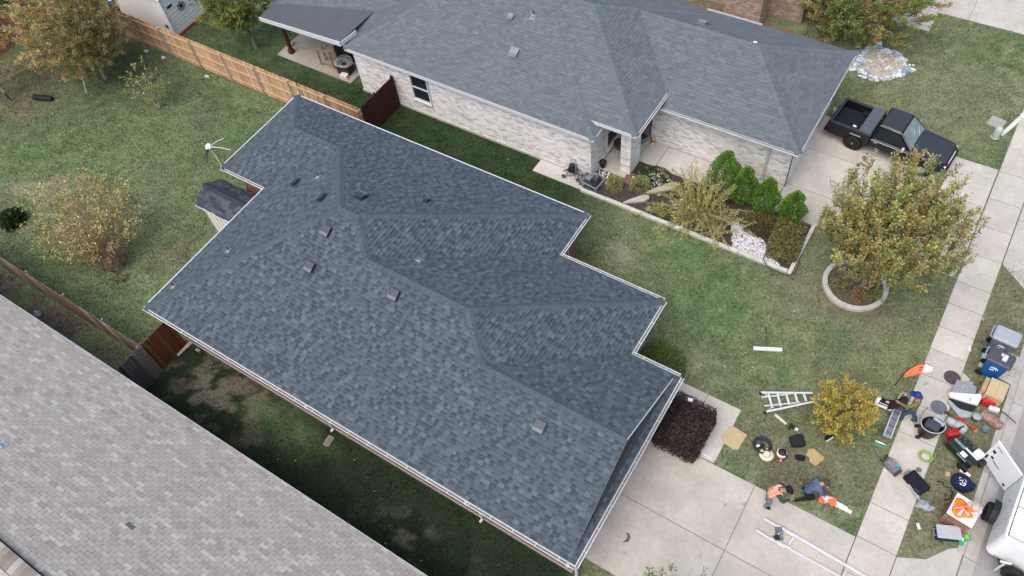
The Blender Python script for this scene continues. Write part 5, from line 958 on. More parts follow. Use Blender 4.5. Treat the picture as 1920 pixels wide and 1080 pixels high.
c = MB(); loft(c, [(-.66, .40, .99, .84), (-.5, .38, 1.0, .86), (.3, .36, .99, .87), (.95, .36, .985, .865), (1.35, .37, .965, .85), (1.9, .38, .93, .835), (2.28, .40, .88, .80), (2.42, .44, .80, .74), (2.46, .52, .72, .66)], 28, e=5); body = obj('body', c, PAINT, tk, smooth=True)
c = MB()                                                    # hood skin, slightly crowned
c.sheet(lambda u, v: (.92+u*1.44, (-.70+1.40*v)*(1-.10*u*u), 1.005-.115*u*u+.035*(1-(2*v-1)**2)-.02*(abs(2*v-1) > .8)), 10, 10); obj('hood', c, PDUST, tk, smooth=True)
c = MB()                                                    # cab shell
def ring(x0, x1, hw, z): return [(x0, -hw, z), (x1, -hw, z), (x1, hw, z), (x0, hw, z)]
r0 = ring(-.60, 1.02, .80, .97); r1 = ring(-.50, .42, .64, 1.52); r2 = ring(-.42, .34, .56, 1.585)
c.add(r0+r1+r2, [(0, 1, 5, 4), (1, 2, 6, 5), (2, 3, 7, 6), (3, 0, 4, 7), (4, 5, 9, 8), (5, 6, 10, 9), (6, 7, 11, 10), (7, 4, 8, 11), (8, 9, 10, 11)]); cab = obj('cab', c, PAINT, tk)
c = MB(); c.sheet(lambda u, v: (-.46+u*.85, -.58+1.16*v, 1.588+.022*(1-(2*u-1)**2)*(1-(2*v-1)**2)), 8, 8); obj('cab_roof', c, PDUST, cab, smooth=True)
def pane(A, B, C_, D_, ins, off, m, name, parent=cab):
    q = [Vector(p) for p in (A, B, C_, D_)]; ce = sum(q, Vector())/4; nn = (q[1]-q[0]).cross(q[2]-q[0]).normalized(); g = MB(); P = [ce+(p-ce)*ins+nn*off for p in q]; g.slab3(P, .012); return obj(name, g, m, parent)
WSG = mat('windshield_glass', (.16, .22, .21), rough=.06, var=.25, scale=2.0, spec=.7)
pane(r0[1], r0[2], r1[2], r1[1], .90, .012, WSG, 'windshield'); pane(r0[0], r0[1], r1[1], r1[0], .80, .012, GLS, 'side_window'); pane(r0[2], r0[3], r1[3], r1[2], .80, .012, GLS, 'side_window'); pane(r0[3], r0[0], r1[0], r1[3], .80, .012, GLS, 'rear_window')
c = MB(); c.tube([(1.0, -.79, 1.0), (.43, -.655, 1.53), (.0, -.65, 1.55)], .02, 6); obj('pillar_trim', c, CHR, cab); c = MB(); c.tube([(.95, -.25, 1.03), (.72, .1, 1.27)], .008, 5); c.tube([(.97, .2, 1.03), (.75, .5, 1.25)], .008, 5); obj('wiper', c, BLK, cab)
# bed: floor, side walls, tailgate, rails
c = MB(); c.box((-1.5, 0, .60), (1.72, 1.46, .06), 0, (.014, .018, .026)); bed = obj('bed_floor', c, PLB, tk)
for s in (-1, 1):
    c = MB(); prof = [(-2.40, .42), (-1.62, .42), (-1.60, .60), (-1.42, .74), (-1.06, .74), (-.88, .60), (-.86, .40), (-.66, .40), (-.66, 1.0), (-2.40, 1.0)]; n = len(prof); c.add([(x, s*.85, z) for x, z in prof]+[(x, s*.74, z) for x, z in prof], [tuple(range(n)), tuple(range(n, 2*n))[::-1]]+[(i, n+i, n+(i+1) % n, (i+1) % n) for i in range(n)]); obj('bed_side', c, PAINT, tk)
    c = MB(); c.box((-1.53, s*.79, 1.012), (1.78, .13, .035), 0, bevel=.012); obj('bed_rail', c, PDUST, tk); c = MB(); c.box((-1.2, s*.66, .70), (.62, .20, .17), 0, (.014, .018, .026), bevel=.05); obj('wheel_housing', c, PLB, bed)
    c = MB(); c.box((-1.24, s*.862, .80), (.46, .03, .05), 0, bevel=.012); obj('fender_lip', c, CHR, tk)
c = MB(); c.box((-2.38, 0, .72), (.07, 1.46, .56), 0, bevel=.015); obj('tailgate', c, PAINT, tk); c = MB(); c.box((-2.36, 0, 1.01), (.11, 1.5, .035), 0, bevel=.012); obj('tailgate_rail', c, PDUST, tk)
c = MB(); c.box((-.67, 0, .8), (.06, 1.46, .42)); obj('bed_front', c, PLB, tk); c = MB(); c.box((-2.5, 0, .47), (.14, 1.66, .16), 0, bevel=.04); obj('rear_bumper', c, PAINT, tk)
c = MB(); c.box((2.47, 0, .46), (.14, 1.56, .18), 0, bevel=.05); obj('front_bumper', c, PAINT, tk); c = MB(); c.box((2.44, 0, .70), (.06, .8, .16), 0, bevel=.02); obj('grille', c, BLK, tk)
for s in (-1, 1):
    c = MB(); c.box((2.34, s*.58, .72), (.16, .30, .13), s*-.25, (.72, .70, .62), bevel=.03); obj('headlight', c, mat('lamp_lens', (.72, .70, .62), rough=.15, var=.08, spec=.6), tk); c = MB(); c.box((-2.41, s*.80, .76), (.05, .10, .22), 0, (.16, .02, .015), bevel=.015); obj('tail_light', c, mat('tail_lens', (.16, .02, .015), rough=.2), tk)
    c = MB(); c.box((.72, s*.96, 1.06), (.10, .20, .13), 0, bevel=.035); c.box((.74, s*.88, 1.03), (.05, .12, .04)); obj('side_mirror', c, BLK if s < 0 else CHR, tk)
    for x, rim in ((-1.24, (.03, .03, .034)), (1.62, (.55, .55, .55))):
        wheel(tk, x, s*.80, .34, side=s, rim=rim, rimmat=CHR if x > 0 else None); c = MB(); c.lathe([(.40, -.02), (.41, 0), (.40, .02)], 24, col=(.005, .005, .005), M=Matrix.Translation((x, s*.845, .36)) @ Matrix.Rotation(math.pi/2, 4, 'X')); obj('wheel_arch', c, mat('arch_black', (.005, .005, .005), rough=.9), tk)
    c = MB(); c.tube([(-.58, s*.875, .90), (.98, s*.885, .90)], .012, 5); c.box((-.38, s*.885, .84), (.16, .03, .04)); obj('door_trim', c, CHR if s < 0 else PAINT, tk)
c = MB(); c.box((-.93, 0, 1.0), (.50, 1.62, .22), 0, (.10, .12, .14), bevel=.02); c.box((-.93, 0, 1.115), (.47, 1.60, .02), 0, (.13, .155, .18), bevel=.006); tbx = obj('toolbox', c, mat('toolbox_grey', (.11, .135, .155), rough=.5, var=.12, scale=5, metal=.3), tk); c = MB(); c.box((-.66, .3, 1.05), (.03, .12, .05)); obj('latch', c, CHR, tbx)
c = MB(); vs, fs = rock(5, (.09, .06, .05), 1); c.add([(v[0]-1.5, v[1]-.2, v[2]+.66) for v in vs], fs); obj('crumpled_paper', c, mat('white_paper', (.75, .75, .75), rough=.8, var=.05), label='scrap of white paper in the pickup bed', cat='paper', loc=(-1.18, 27.55, .0), rz=-.085)

# ================================================================ WHITE CARGO TRAILER with its rear door open
tl = thing('cargo_trailer', 'white enclosed cargo trailer at the kerb with its rear door open', 'trailer', (7.28, 13.3, -.115), -.03)
TW = mat('trailer_white', (.84, .85, .85), rough=.35, var=.05, scale=2, spec=.45); hw, y0, y1 = .83, -1.08, 1.08
def rr_poly(hw, y0, y1, r, n=5):
    P = [(hw, y1), (-hw, y1)]
    for k in range(n+1): a = math.pi+k*math.pi/2/n; P.append((-hw+r+r*math.cos(a), y0+r+r*math.sin(a)))
    for k in range(n+1): a = 1.5*math.pi+k*math.pi/2/n; P.append((hw-r+r*math.cos(a), y0+r+r*math.sin(a)))
    return P
c = MB(); P = rr_poly(hw, y0, y1, .20); n = len(P); ins = [(p[0]*.94, p[1]*.955) for p in P]
c.add([(p[0], p[1], .48) for p in P]+[(p[0], p[1], 1.80) for p in P]+[(p[0]*.985, p[1]*.99, 1.87) for p in P]+[(p[0], p[1], 1.90) for p in ins], [(i, (i+1) % n, n+(i+1) % n, n+i) for i in range(n) if i != 0]+[(n+i, n+(i+1) % n, 2*n+(i+1) % n, 2*n+i) for i in range(n)]+[(2*n+i, 2*n+(i+1) % n, 3*n+(i+1) % n, 3*n+i) for i in range(n)]+[tuple(range(3*n, 4*n)), tuple(range(n))[::-1]]); tbody = obj('body', c, TW, tl)
c = MB(); c.prism([(p[0]*.9, p[1]*.93) for p in rr_poly(hw, y0, y1, .12)], 1.895, 1.925); rf = obj('roof_panel', c, TW, tl); c = MB()
for a, b in (((-.75, -1.0), (-.75, 1.0)), ((-.75, -1.0), (.75, -1.0)), ((-.75, .0), (.75, .0)), ((.75, -1.0), (.75, 1.0))): c.tube([(*a, 1.93), (*b, 1.93)], .012, 5, (.05, .05, .055))
obj('roof_seam', c, mat('seam_dark', attr=True, rough=.7), rf)
c = MB(); c.box((-hw-.004, -.35, 1.12), (.008, .012, 1.25), 0, (.3, .3, .3)); c.box((-hw-.004, .4, 1.3), (.012, .03, .1), 0, (.2, .2, .2)); c.box((0, y0-.004, .55), (1.2, .012, .06), 0, (.35, .35, .36)); obj('panel_seam', c, mat('seam_dark'), tbody)
c = MB(); c.box((0, 1.0, .47), (1.6, .1, .06), 0, (.05, .05, .05)); c.box((0, .0, .43), (.1, 2.1, .08), 0, (.03, .03, .03)); c.tube([(-.5, -.9, .42), (0, -1.75, .42)], .04, 6, (.03, .03, .03)); c.tube([(.5, -.9, .42), (0, -1.75, .42)], .04, 6, (.03, .03, .03)); obj('chassis', c, DKM, tl)
c = MB(); c.box((0, 1.07, 1.15), (1.5, .02, 1.25), 0, (.012, .012, .012)); obj('dark_opening_sheet', c, mat('dark_interior', (.012, .012, .012), rough=.95), tl)  # near-black sheet across the rear stands for the shade inside
for s in (-1, 1):
    wheel(tl, s*(hw+.09), .30, .33, r=.32, w=.19, rim=(.55, .55, .54), side=s) if False else None
    M_ = Matrix.Translation((s*(hw+.20), .28, .32)) @ Matrix.Rotation(math.pi/2, 4, 'Y'); c = MB(); c.lathe([(.19, -.09), (.29, -.09), (.32, -.06), (.32, .06), (.29, .09), (.19, .09), (.19, -.09)], 26, col=(.018, .018, .018), M=M_); w_ = obj('wheel', c, TYRE, tl); c = MB(); c.lathe([(.19, .05*s), (.17, .06*s), (.08, .08*s), (.001, .085*s)], 18, col=(.62, .62, .60), M=M_); obj('rim', c, mat('trailer_rim', attr=True, rough=.4), w_)
    c = MB(); c.sheet(lambda u, v: (s*(hw+.005+.20*v), .28+.44*math.cos(math.pi*(.08+.84*u)), .34+.42*math.sin(math.pi*(.08+.84*u))), 14, 2, (.02, .026, .03)); obj('fender', c, BLK, tl)
door = MB(); ang = R(139)                                    # the swung-open leaf hangs from the kerb-side rear corner
D_ = Matrix.Translation((-hw, y1+.02, 0)) @ Matrix.Rotation(ang, 4, 'Z')
def dbox(c_, s_, col=(.8, .81, .81), bv=.0): t_ = MB(); t_.box(c_, s_, 0, col, bevel=bv); return [tuple(D_ @ Vector(v)) for v in t_.v], t_.f, col
q = MB(); q.add(*dbox((.60, 0, 1.13), (1.18, .05, 1.30), bv=.02)); dl = obj('door', q, TW, tl)
q = MB(); q.add(*dbox((.05, -.04, .62), (.14, .03, .10), (.25, .26, .28))); q.add(*dbox((.05, -.04, 1.6), (.14, .03, .10), (.25, .26, .28))); q.add(*dbox((1.1, -.04, 1.1), (.03, .03, 1.1), (.4, .4, .42))); obj('hinge', q, mat('hinge_steel', attr=True, rough=.4, metal=.5), dl)
for (u, z, ss, cc) in ((1.02, 1.28, (.10, .03, .10), (.02, .02, .022)), (.95, 1.0, (.09, .03, .07), (.015, .015, .016)), (.16, .66, (.08, .03, .08), (.03, .03, .03)), (.72, .95, (.30, .02, .06), (.45, .48, .46)), (.95, 1.62, (.22, .02, .05), (.5, .5, .48)), (1.1, .78, (.06, .04, .2), (.03, .03, .03))): q = MB(); q.add(*dbox((u, -.035, z), ss, cc)); q.add(*dbox((u, .035, z), ss, cc)); obj('latch', q, mat('hinge_steel'), dl)
t_ = Matrix.Translation((.0, -1.42, .62)) @ Matrix.Rotation(math.pi/2, 4, 'Z') @ Matrix.Rotation(math.pi/2+.15, 4, 'Y'); c = MB(); c.lathe([(.18, -.09), (.29, -.09), (.31, -.06), (.31, .06), (.29, .09), (.18, .09), (.18, -.09)], 26, M=t_); sw = obj('spare_wheel', c, TYRE, tl); c = MB(); c.lathe([(.18, .03), (.10, .05), (.001, .05)], 16, col=(.6, .6, .58), M=t_); obj('rim', c, mat('trailer_rim'), sw)
c = MB(); c.tube([(-.35, -1.35, .2), (-.35, -1.35, .95)], .035, 8, (.7, .7, .7)); c.box((-.35, -1.35, .98), (.3, .05, .05), .3, (.7, .7, .7)); obj('tongue_jack', c, WHITE, tl)
# ================================================================ PEOPLE
def skin_mesh(pts, edges, rad, root=0, sub=2):
    me = bpy.data.meshes.new('tmp'); me.from_pydata(pts, edges, []); o = bpy.data.objects.new('tmp', me); S.collection.objects.link(o); o.modifiers.new('s', 'SKIN')
    sk = me.skin_vertices[0].data
    for i, r_ in enumerate(rad): sk[i].radius = (r_, r_) if not isinstance(r_, tuple) else r_
    sk[root].use_root = True; m = o.modifiers.new('d', 'SUBSURF'); m.levels = sub; m.render_levels = sub
    ev = o.evaluated_get(bpy.context.evaluated_depsgraph_get()); r = bpy.data.meshes.new_from_object(ev); bpy.data.objects.remove(o); bpy.data.meshes.remove(me); return r
def person(label, loc, rz, J, cloth, hat=None, hair=None, skin=(.36, .22, .15), extra=None):
    """J: joint positions; one skinned body, clothes are shells grown off it, cut where their joints end"""
    root = thing('person', label, 'person', loc, rz); names = list(J); pts = [J[k] for k in names]
    R_ = dict(pelvis=(.15, .11), waist=(.135, .10), chest=(.16, .115), neck=.055, head0=.085, head=(.098, .098), crown=.075, nose=.018, shL=.066, shR=.066, elL=.045, elR=.045, wrL=.028, wrR=.028, paL=.034, paR=.034, hipL=.088, hipR=.088, knL=.062, knR=.062, anL=.042, anR=.042, toL=.036, toR=.036)
    E_ = [('pelvis', 'waist'), ('waist', 'chest'), ('chest', 'neck'), ('neck', 'head0'), ('head0', 'head'), ('head', 'crown'), ('head', 'nose')]
    for s in 'LR': E_ += [('chest', 'sh'+s), ('sh'+s, 'el'+s), ('el'+s, 'wr'+s), ('wr'+s, 'pa'+s), ('pelvis', 'hip'+s), ('hip'+s, 'kn'+s), ('kn'+s, 'an'+s), ('an'+s, 'to'+s)]
    rad = [R_[k] for k in names]; ed = [(names.index(a), names.index(b)) for a, b in E_]
    for s in 'LR':                                           # five unequal fingers, slightly curled, the thumb off the side of the palm
        w = Vector(J['wr'+s]); p = Vector(J['pa'+s]); d = (p-w).normalized(); sd = d.cross(Vector((0, 0, 1))); sd = sd.normalized() if sd.length > .1 else Vector((0, 1, 0)); cu = sd.cross(d)
        for k, (off, ln) in enumerate(((-.030, .060), (-.010, .072), (.010, .068), (.030, .052))):
            a = p+sd*off*1.0+d*.03; b = a+d*ln*.55; c_ = b+(d*.6-cu*.5).normalized()*ln*.5 if cu.z > 0 else b+(d*.6+cu*.5).normalized()*ln*.5; i0 = len(pts); pts += [tuple(a), tuple(b), tuple(c_)]; rad += [.010, .009, .008]; ed += [(names.index('pa'+s), i0), (i0, i0+1), (i0+1, i0+2)]
        a = w.lerp(p, .6)-sd*.04; b = a+(d-sd*.8).normalized()*.04; i0 = len(pts); pts += [tuple(a), tuple(b)]; rad += [.012, .009]; ed += [(names.index('pa'+s), i0), (i0, i0+1)]
    me = skin_mesh(pts, ed, rad); me.name = 'body'; body = bpy.data.objects.new('body', me); COL.objects.link(body); body.parent = root; me.materials.clear(); me.materials.append(mat('skin_%s' % (str(skin[0])[2:5]), skin, rough=.55, var=.08, scale=20)); me.polygons.foreach_set('use_smooth', np.ones(len(me.polygons), bool))
    JV = [(k, Vector(J[k])) for k in names]; seg = [(a, b, Vector(J[a]), Vector(J[b])) for a, b in E_]
    def nearest(p):
        best = None
        for a, b, A, B in seg:
            t = max(0, min(1, (p-A).dot(B-A)/max(1e-6, (B-A).length_squared))); d = (p-(A+(B-A)*t)).length-.5*(R_[a][0] if isinstance(R_[a], tuple) else R_[a])
            if best is None or d < best[0]: best = (d, a, b, t)
        return best
    info = [nearest(f.center) for f in me.polygons]
    for cname, sel, grow, m in cloth:
        mb = MB(); idx = {}
        for f, inf in zip(me.polygons, info):
            if not sel(inf[1], inf[2], inf[3], f.center): continue
            vv = []
            for i in f.vertices:
                if i not in idx:
                    v = me.vertices[i]; g = grow*(1+.5*(math.sin(v.co.x*40+v.co.z*23)*math.sin(v.co.y*37+v.co.z*31))); idx[i] = len(mb.v); mb.v.append(tuple(v.co+v.normal*g))
                vv.append(idx[i])
            mb.f.append(tuple(vv)); mb.c.append((.5, .5, .5))
        o = obj(cname, mb, m, root, smooth=True); sm = o.modifiers.new('t', 'SOLIDIFY'); sm.thickness = .006
    h = Vector(J['head']); u = (Vector(J['crown'])-Vector(J['head0'])).normalized(); fw = (Vector(J['nose'])-h); fw = (fw-u*fw.dot(u)).normalized(); sd = u.cross(fw); M_ = Matrix((fw, sd, u)).transposed().to_4x4(); M_.translation = h
    for s in (-1, 1):
        c = MB(); c.lathe([(.001, -.012), (.022, 0), (.014, .012)], 8, col=skin, M=M_ @ Matrix.Translation((0, s*.098, .0)) @ Matrix.Rotation(math.pi/2, 4, 'X')); obj('ear', c, me.materials[0], body); c = MB(); c.lathe([(.001, -.01), (.011, 0), (.001, .01)], 8, col=(.03, .02, .02), M=M_ @ Matrix.Translation((.088, s*.034, .012))); obj('eye', c, mat('eye_dark', (.03, .02, .02), rough=.2), body)
    c = MB(); c.box((.092, 0, -.045), (.012, .045, .010), 0, (.25, .09, .08)); c.v = [tuple(M_ @ Vector(v)) for v in c.v]; obj('mouth', c, mat('lip', (.25, .09, .08), rough=.5), body)
    if hair: c = MB(); c.lathe([(.104, -.03), (.110, .02), (.098, .075), (.06, .112), (.001, .122)], 18, col=hair, M=M_ @ Matrix.Translation((-.014, 0, .012))); obj('hair', c, mat('hair_%d' % int(hair[0]*1000), hair, rough=.8, var=.4, scale=60, bump=.5), root, smooth=True)
    if hat:
        c = MB(); c.lathe([(.118, -.0), (.122, .03), (.112, .08), (.07, .12), (.012, .132), (.001, .137)], 20, col=hat, M=M_ @ Matrix.Translation((-.006, 0, .03))); cp = obj('cap', c, mat('cap_%d' % int(hat[2]*1000), hat, rough=.8, var=.15, scale=12), root, smooth=True)
        c = MB(); c.sheet(lambda a, b: (.07+.13*b*math.cos((a-.5)*1.9)+.02, .115*math.sin((a-.5)*2.6), .045-.02*b-.02*(2*a-1)**2), 8, 3, hat); c.v = [tuple(M_ @ Vector(v)) for v in c.v]; o = obj('cap_brim', c, mat('cap_%d' % int(hat[2]*1000)), cp, smooth=True); o.modifiers.new('t', 'SOLIDIFY').thickness = .006
    return root
TOP = {'waist', 'chest', 'shL', 'shR'}
def shirt(a, b, t, c, sl=1.0):
    if {a, b} & {'head0', 'head', 'crown', 'nose'}: return False
    if a in ('chest',) and b == 'neck': return t < .75
    if a == 'pelvis': return b == 'waist'
    if a in ('waist', 'chest'): return True
    if a[:2] == 'sh': return t < sl*2
    if a[:2] == 'el': return (sl > .6) and t < sl
    return False
def trousers(a, b, t, c): return (a == 'pelvis' and (b[:3] == 'hip' or t < .45)) or a[:3] == 'hip' or (a[:2] == 'kn' and t < .92)
def shoe(sd): return lambda a, b, t, c: (a[:2] == 'an' or (a[:2] == 'kn' and t > .9)) and a[2] == sd
def vest(a, b, t, c): return (a in ('waist',) or (a == 'pelvis' and b == 'waist') or (a == 'chest' and b[:2] == 'sh' and t < .85) or (a == 'chest' and b == 'neck' and t < .5))
cl_ = lambda n, c, c2=None, sc=9, v=.2: mat('cloth_'+n, c, rough=.9, var=v, scale=sc, col2=c2, bump=.15, bscale=50)
# man in the blue cap, walking along the sidewalk edge with a dark jacket over his arm; local +x is where he faces
J1 = dict(pelvis=(0, 0, .95), waist=(.02, 0, 1.10), chest=(.06, 0, 1.32), neck=(.09, 0, 1.49), head0=(.12, 0, 1.56), head=(.145, 0, 1.64), crown=(.145, 0, 1.73), nose=(.255, 0, 1.62), shL=(.05, .19, 1.42), shR=(.05, -.19, 1.42), elL=(.17, .27, 1.18), elR=(.16, -.28, 1.17), wrL=(.42, .22, 1.10), wrR=(.40, -.22, 1.12), paL=(.50, .20, 1.08), paR=(.48, -.20, 1.10), hipL=(0, .10, .88), hipR=(0, -.10, .88), knL=(.16, .11, .50), knR=(-.06, -.10, .48), anL=(.12, .11, .09), anR=(-.28, -.11, .12), toL=(.30, .13, .05), toR=(-.13, -.12, .05))
person('person in blue cap, olive camo top and jeans holding a dark jacket on the sidewalk', (3.22, 15.52, .03), R(172), J1, [('trousers', trousers, .014, cl_('denim', (.06, .10, .17), (.04, .07, .12))), ('shirt', shirt, .016, cl_('camo_olive', (.20, .20, .07), (.10, .10, .04), 22, .35)), ('shoe', shoe('L'), .012, cl_('boot_brown', (.09, .075, .05))), ('shoe', shoe('R'), .012, cl_('boot_brown', (.09, .075, .05)))], hat=(.02, .035, .20))
c = MB(); c.sheet(lambda u, v: (-.28-.42*u, .16-.38*v+.05*math.sin(u*7), 1.16-.55*u*u-.25*abs(v-.4)+.04*math.sin(v*11+u*5)), 10, 10); o = obj('dark_jacket', c, cl_('jacket_maroon', (.030, .016, .018), None, 9, .3), label='dark maroon jacket held over the arm of the person in the blue cap', cat='jacket', loc=(3.22, 15.52, .03), smooth=True); o.modifiers.new('t', 'SOLIDIFY').thickness = .03
# worker in the orange vest by the driveway, bent forward over his hands
J2 = dict(pelvis=(-.12, 0, .92), waist=(-.05, 0, 1.06), chest=(.09, 0, 1.25), neck=(.20, 0, 1.38), head0=(.26, 0, 1.42), head=(.33, 0, 1.47), crown=(.36, 0, 1.56), nose=(.43, 0, 1.42), shL=(.11, .20, 1.33), shR=(.11, -.20, 1.33), elL=(.26, .27, 1.08), elR=(.26, -.27, 1.08), wrL=(.47, .12, 1.02), wrR=(.47, -.12, 1.02), paL=(.54, .07, 1.0), paR=(.54, -.07, 1.0), hipL=(-.12, .10, .86), hipR=(-.12, -.10, .86), knL=(.0, .12, .48), knR=(-.03, -.12, .48), anL=(-.08, .12, .09), anR=(-.12, -.13, .09), toL=(.10, .14, .05), toR=(.06, -.15, .05))
HV = (.78, .165, .075)
person('person in orange safety vest, black cap and green sleeves at the driveway edge', (.42, 10.52, .03), R(20), J2, [('trousers', trousers, .014, cl_('grey_work', (.20, .23, .26), (.15, .17, .20))), ('shirt', shirt, .014, cl_('green_shirt', (.03, .085, .055))), ('vest', vest, .030, cl_('hivis_orange', HV, (.85, .55, .45), 14, .12)), ('shoe', shoe('L'), .012, cl_('shoe_black', (.015, .015, .016))), ('shoe', shoe('R'), .012, cl_('shoe_black', (.015, .015, .016)))], hat=(.008, .008, .010))
# worker kneeling on the lawn in a plaid shirt, gutter lengths before him
J3 = dict(pelvis=(-.10, 0, .42), waist=(.0, 0, .56), chest=(.19, 0, .74), neck=(.32, 0, .84), head0=(.38, 0, .86), head=(.45, 0, .88), crown=(.49, 0, .96), nose=(.53, 0, .80), shL=(.22, .20, .82), shR=(.22, -.20, .82), elL=(.36, .26, .55), elR=(.36, -.26, .55), wrL=(.55, .10, .40), wrR=(.56, -.12, .38), paL=(.61, .05, .37), paR=(.62, -.07, .35), hipL=(-.09, .11, .38), hipR=(-.09, -.11, .38), knL=(.25, .15, .34), knR=(.20, -.17, .10), anL=(.16, .16, .08), anR=(-.26, -.16, .08), toL=(.34, .17, .05), toR=(-.42, -.17, .05))
plaid = mat('cloth_plaid', (.035, .055, .10), rough=.9, var=.3, scale=14, col2=(.11, .16, .24))
person('person kneeling on the lawn in blue plaid shirt and black trousers', (1.32, 11.42, .03), R(38), J3, [('trousers', trousers, .016, cl_('black_work', (.012, .012, .014))), ('shirt', shirt, .018, plaid), ('shoe', shoe('L'), .012, cl_('shoe_black', (.015, .015, .016))), ('shoe', shoe('R'), .012, cl_('shoe_black', (.015, .015, .016)))], hair=(.075, .05, .04))
c = MB(); c.sheet(lambda u, v: (.0+.52*u, .32*v-.05*math.sin(u*6), .05+.20*abs(math.sin(u*4+v*3))*(1-.5*v)), 12, 10, cf=lambda u, v: (.80, .60, .55) if (.3 < u < .5 or .62 < v < .8) else HV); o = obj('safety_vest', c, mat('vest_fabric', attr=True, rough=.85, var=.12), label='crumpled orange and white safety vest before the kneeling person', cat='vest', loc=(1.72, 11.35, .03), rz=.1, smooth=True)
# ================================================================ JOB-SITE CLUTTER on the front lawn, driveway and kerb strip
ALU = mat('alu'); WPL = mat('white_plastic'); ORG = mat('vest_fabric')
def AM(name, **k): return mat(name, attr=True, **k)
PLA = AM('painted_plastic', rough=.45, var=.1, scale=9); FAB = AM('fabric', rough=.92, var=.22, scale=14, bump=.25, bscale=40); CARD = AM('cardboard', rough=.9, var=.12, scale=6)
def flatten(name, label, cat, px, z, th, col, m, warp=0.0):
    P = [PX(a, b, z+warp*math.sin(i*2.1)) for i, (a, b) in enumerate(px)]; mb = MB(); n = (P[1]-P[0]).cross(P[2]-P[0]); P = P if n.z > 0 else P[::-1]; mb.slab3(P, th, col); return obj(name, mb, m, label=label, cat=cat)
def bar(name, label, cat, a, b, w, h, m, col, z=.0):
    A = PX(*a, z); B = PX(*b, z); mb = MB(); c = (A+B)/2; mb.box((0, 0, h/2), ((B-A).length, w, h), 0, col); mb.box((0, 0, h+.001), ((B-A).length*.98, w*.45, .004), 0, tuple(q*.85 for q in col)); return obj(name, mb, m, label=label, cat=cat, loc=c, rz=math.atan2((B-A).y, (B-A).x))
bar('gutter_offcut', 'short white gutter piece alone in the middle of the front lawn', 'gutter piece', (1412, 654), (1466, 657), .13, .07, PLA, (.74, .75, .75), .03)
bar('thin_rod', 'thin dark rod on the lawn beside the short white gutter piece', 'rod', (1436, 612), (1437, 646), .02, .015, PLA, (.05, .07, .04), .05)
bar('gutter_length', 'long white gutter length ending nearest the sidewalk on the lawn', 'gutter length', (1540, 934), (1596, 962), .10, .08, PLA, (.72, .76, .70), .04); bar('gutter_length', 'shorter white gutter length beside the long one on the lawn', 'gutter length', (1543, 930), (1588, 954), .08, .07, PLA, (.68, .74, .68), .06)
bar('wood_stake', 'cream wooden stake with notched end on the lawn below the step ladder', 'stake', (1453, 778), (1474, 796), .085, .05, AM('raw_wood'), (.62, .58, .46), .03)
bar('pvc_pipe', 'thin white pipe lying along the joint of the front walk', 'pipe', (1296, 838), (1334, 860), .05, .04, PLA, (.72, .73, .73), .03)
# feather flag
fl = thing('feather_flag', 'orange and white feather flag on a curved black pole by the sidewalk', 'flag', PX(1678, 722, 0)); o0 = PX(1678, 722, 0)
pole = [PX(*p) - o0 for p in ((1678, 722, 0), (1686, 712, .35), (1696, 699, .75), (1708, 690, 1.02), (1722, 683, 1.22), (1737, 682, 1.32), (1747, 687, 1.33), (1751, 694, 1.25))]
c = MB(); c.tube(pole, [.016, .015, .014, .013, .012, .011, .010, .009], 7, (.02, .02, .022)); obj('pole', c, PLA, fl, smooth=True); low = [PX(*p) - o0 for p in ((1690, 711, .45), (1694, 709, .5), (1702, 707, .62), (1711, 705, .75), (1722, 702, .9), (1734, 699, 1.05), (1743, 697, 1.12), (1750, 695, 1.2))]
def along(L_, t): k = min(len(L_)-2, int(t*(len(L_)-1))); f = t*(len(L_)-1)-k; return L_[k].lerp(L_[k+1], f)
def fcol(u, v): return (.80, .80, .79) if u > .56+.05*v else ((.80, .20, .11) if not (.40 < u < .54 and .22 < v < .75 and (int(u*60)+int(v*9)) % 3 == 0) else (.12, .03, .03))
c = MB(); c.sheet(lambda u, v: along(pole[2:], u).lerp(along(low[1:], u), v)+Vector((0, 0, .015*math.sin(u*9+v*4))), 24, 8, cf=fcol); obj('banner', c, FAB, fl, smooth=True).modifiers.new('t', 'SOLIDIFY').thickness = .004
# step ladder lying on the lawn
ld = thing('step_ladder', 'silver step ladder lying on the front lawn beside the yellow tree', 'ladder', (-.3, 14.2, .04)); o0 = Vector((-.3, 14.2, .04))
def rail(parent, a, b, w, col=(.62, .64, .66), z=(.06, .06), name='rail', m=ALU, th=.03): A = PX(*a, z[0])-o0; B = PX(*b, z[1])-o0; d = (B-A); c = MB(); s = d.normalized().cross(Vector((0, 0, 1)))*w/2; u = Vector((0, 0, th/2)); c.add([A-s-u, A+s-u, A+s+u, A-s+u, B-s-u, B+s-u, B+s+u, B-s+u], [(0, 1, 2, 3)[::-1], (4, 5, 6, 7), (0, 4, 5, 1)[::-1], (1, 5, 6, 2)[::-1], (2, 6, 7, 3)[::-1], (3, 7, 4, 0)[::-1]], col); return obj(name, c, m, parent)
rail(ld, (1427, 736), (1524, 737), .07, z=(.12, .12)); rail(ld, (1437, 772), (1526, 753), .07, z=(.12, .12)); rail(ld, (1428, 745), (1498, 737), .05, z=(.05, .05)); rail(ld, (1433, 761), (1500, 755), .05, z=(.05, .05))
for i in range(5): x = 1441+i*16.5; rail(ld, (x, 738.5), (x+7-i*.6, 765-i*3.2), .075, z=(.13, .13), name='step', col=(.66, .68, .70))
rail(ld, (1432, 737), (1441, 744), .03, name='brace'); rail(ld, (1440, 771), (1449, 761), .03, name='brace')
for p in ((1426, 738), (1434, 774)): A = PX(*p, .1)-o0; c = MB(); c.box(A, (.10, .08, .07), .3, (.02, .02, .02), bevel=.01); obj('rubber_foot', c, BLK, ld)
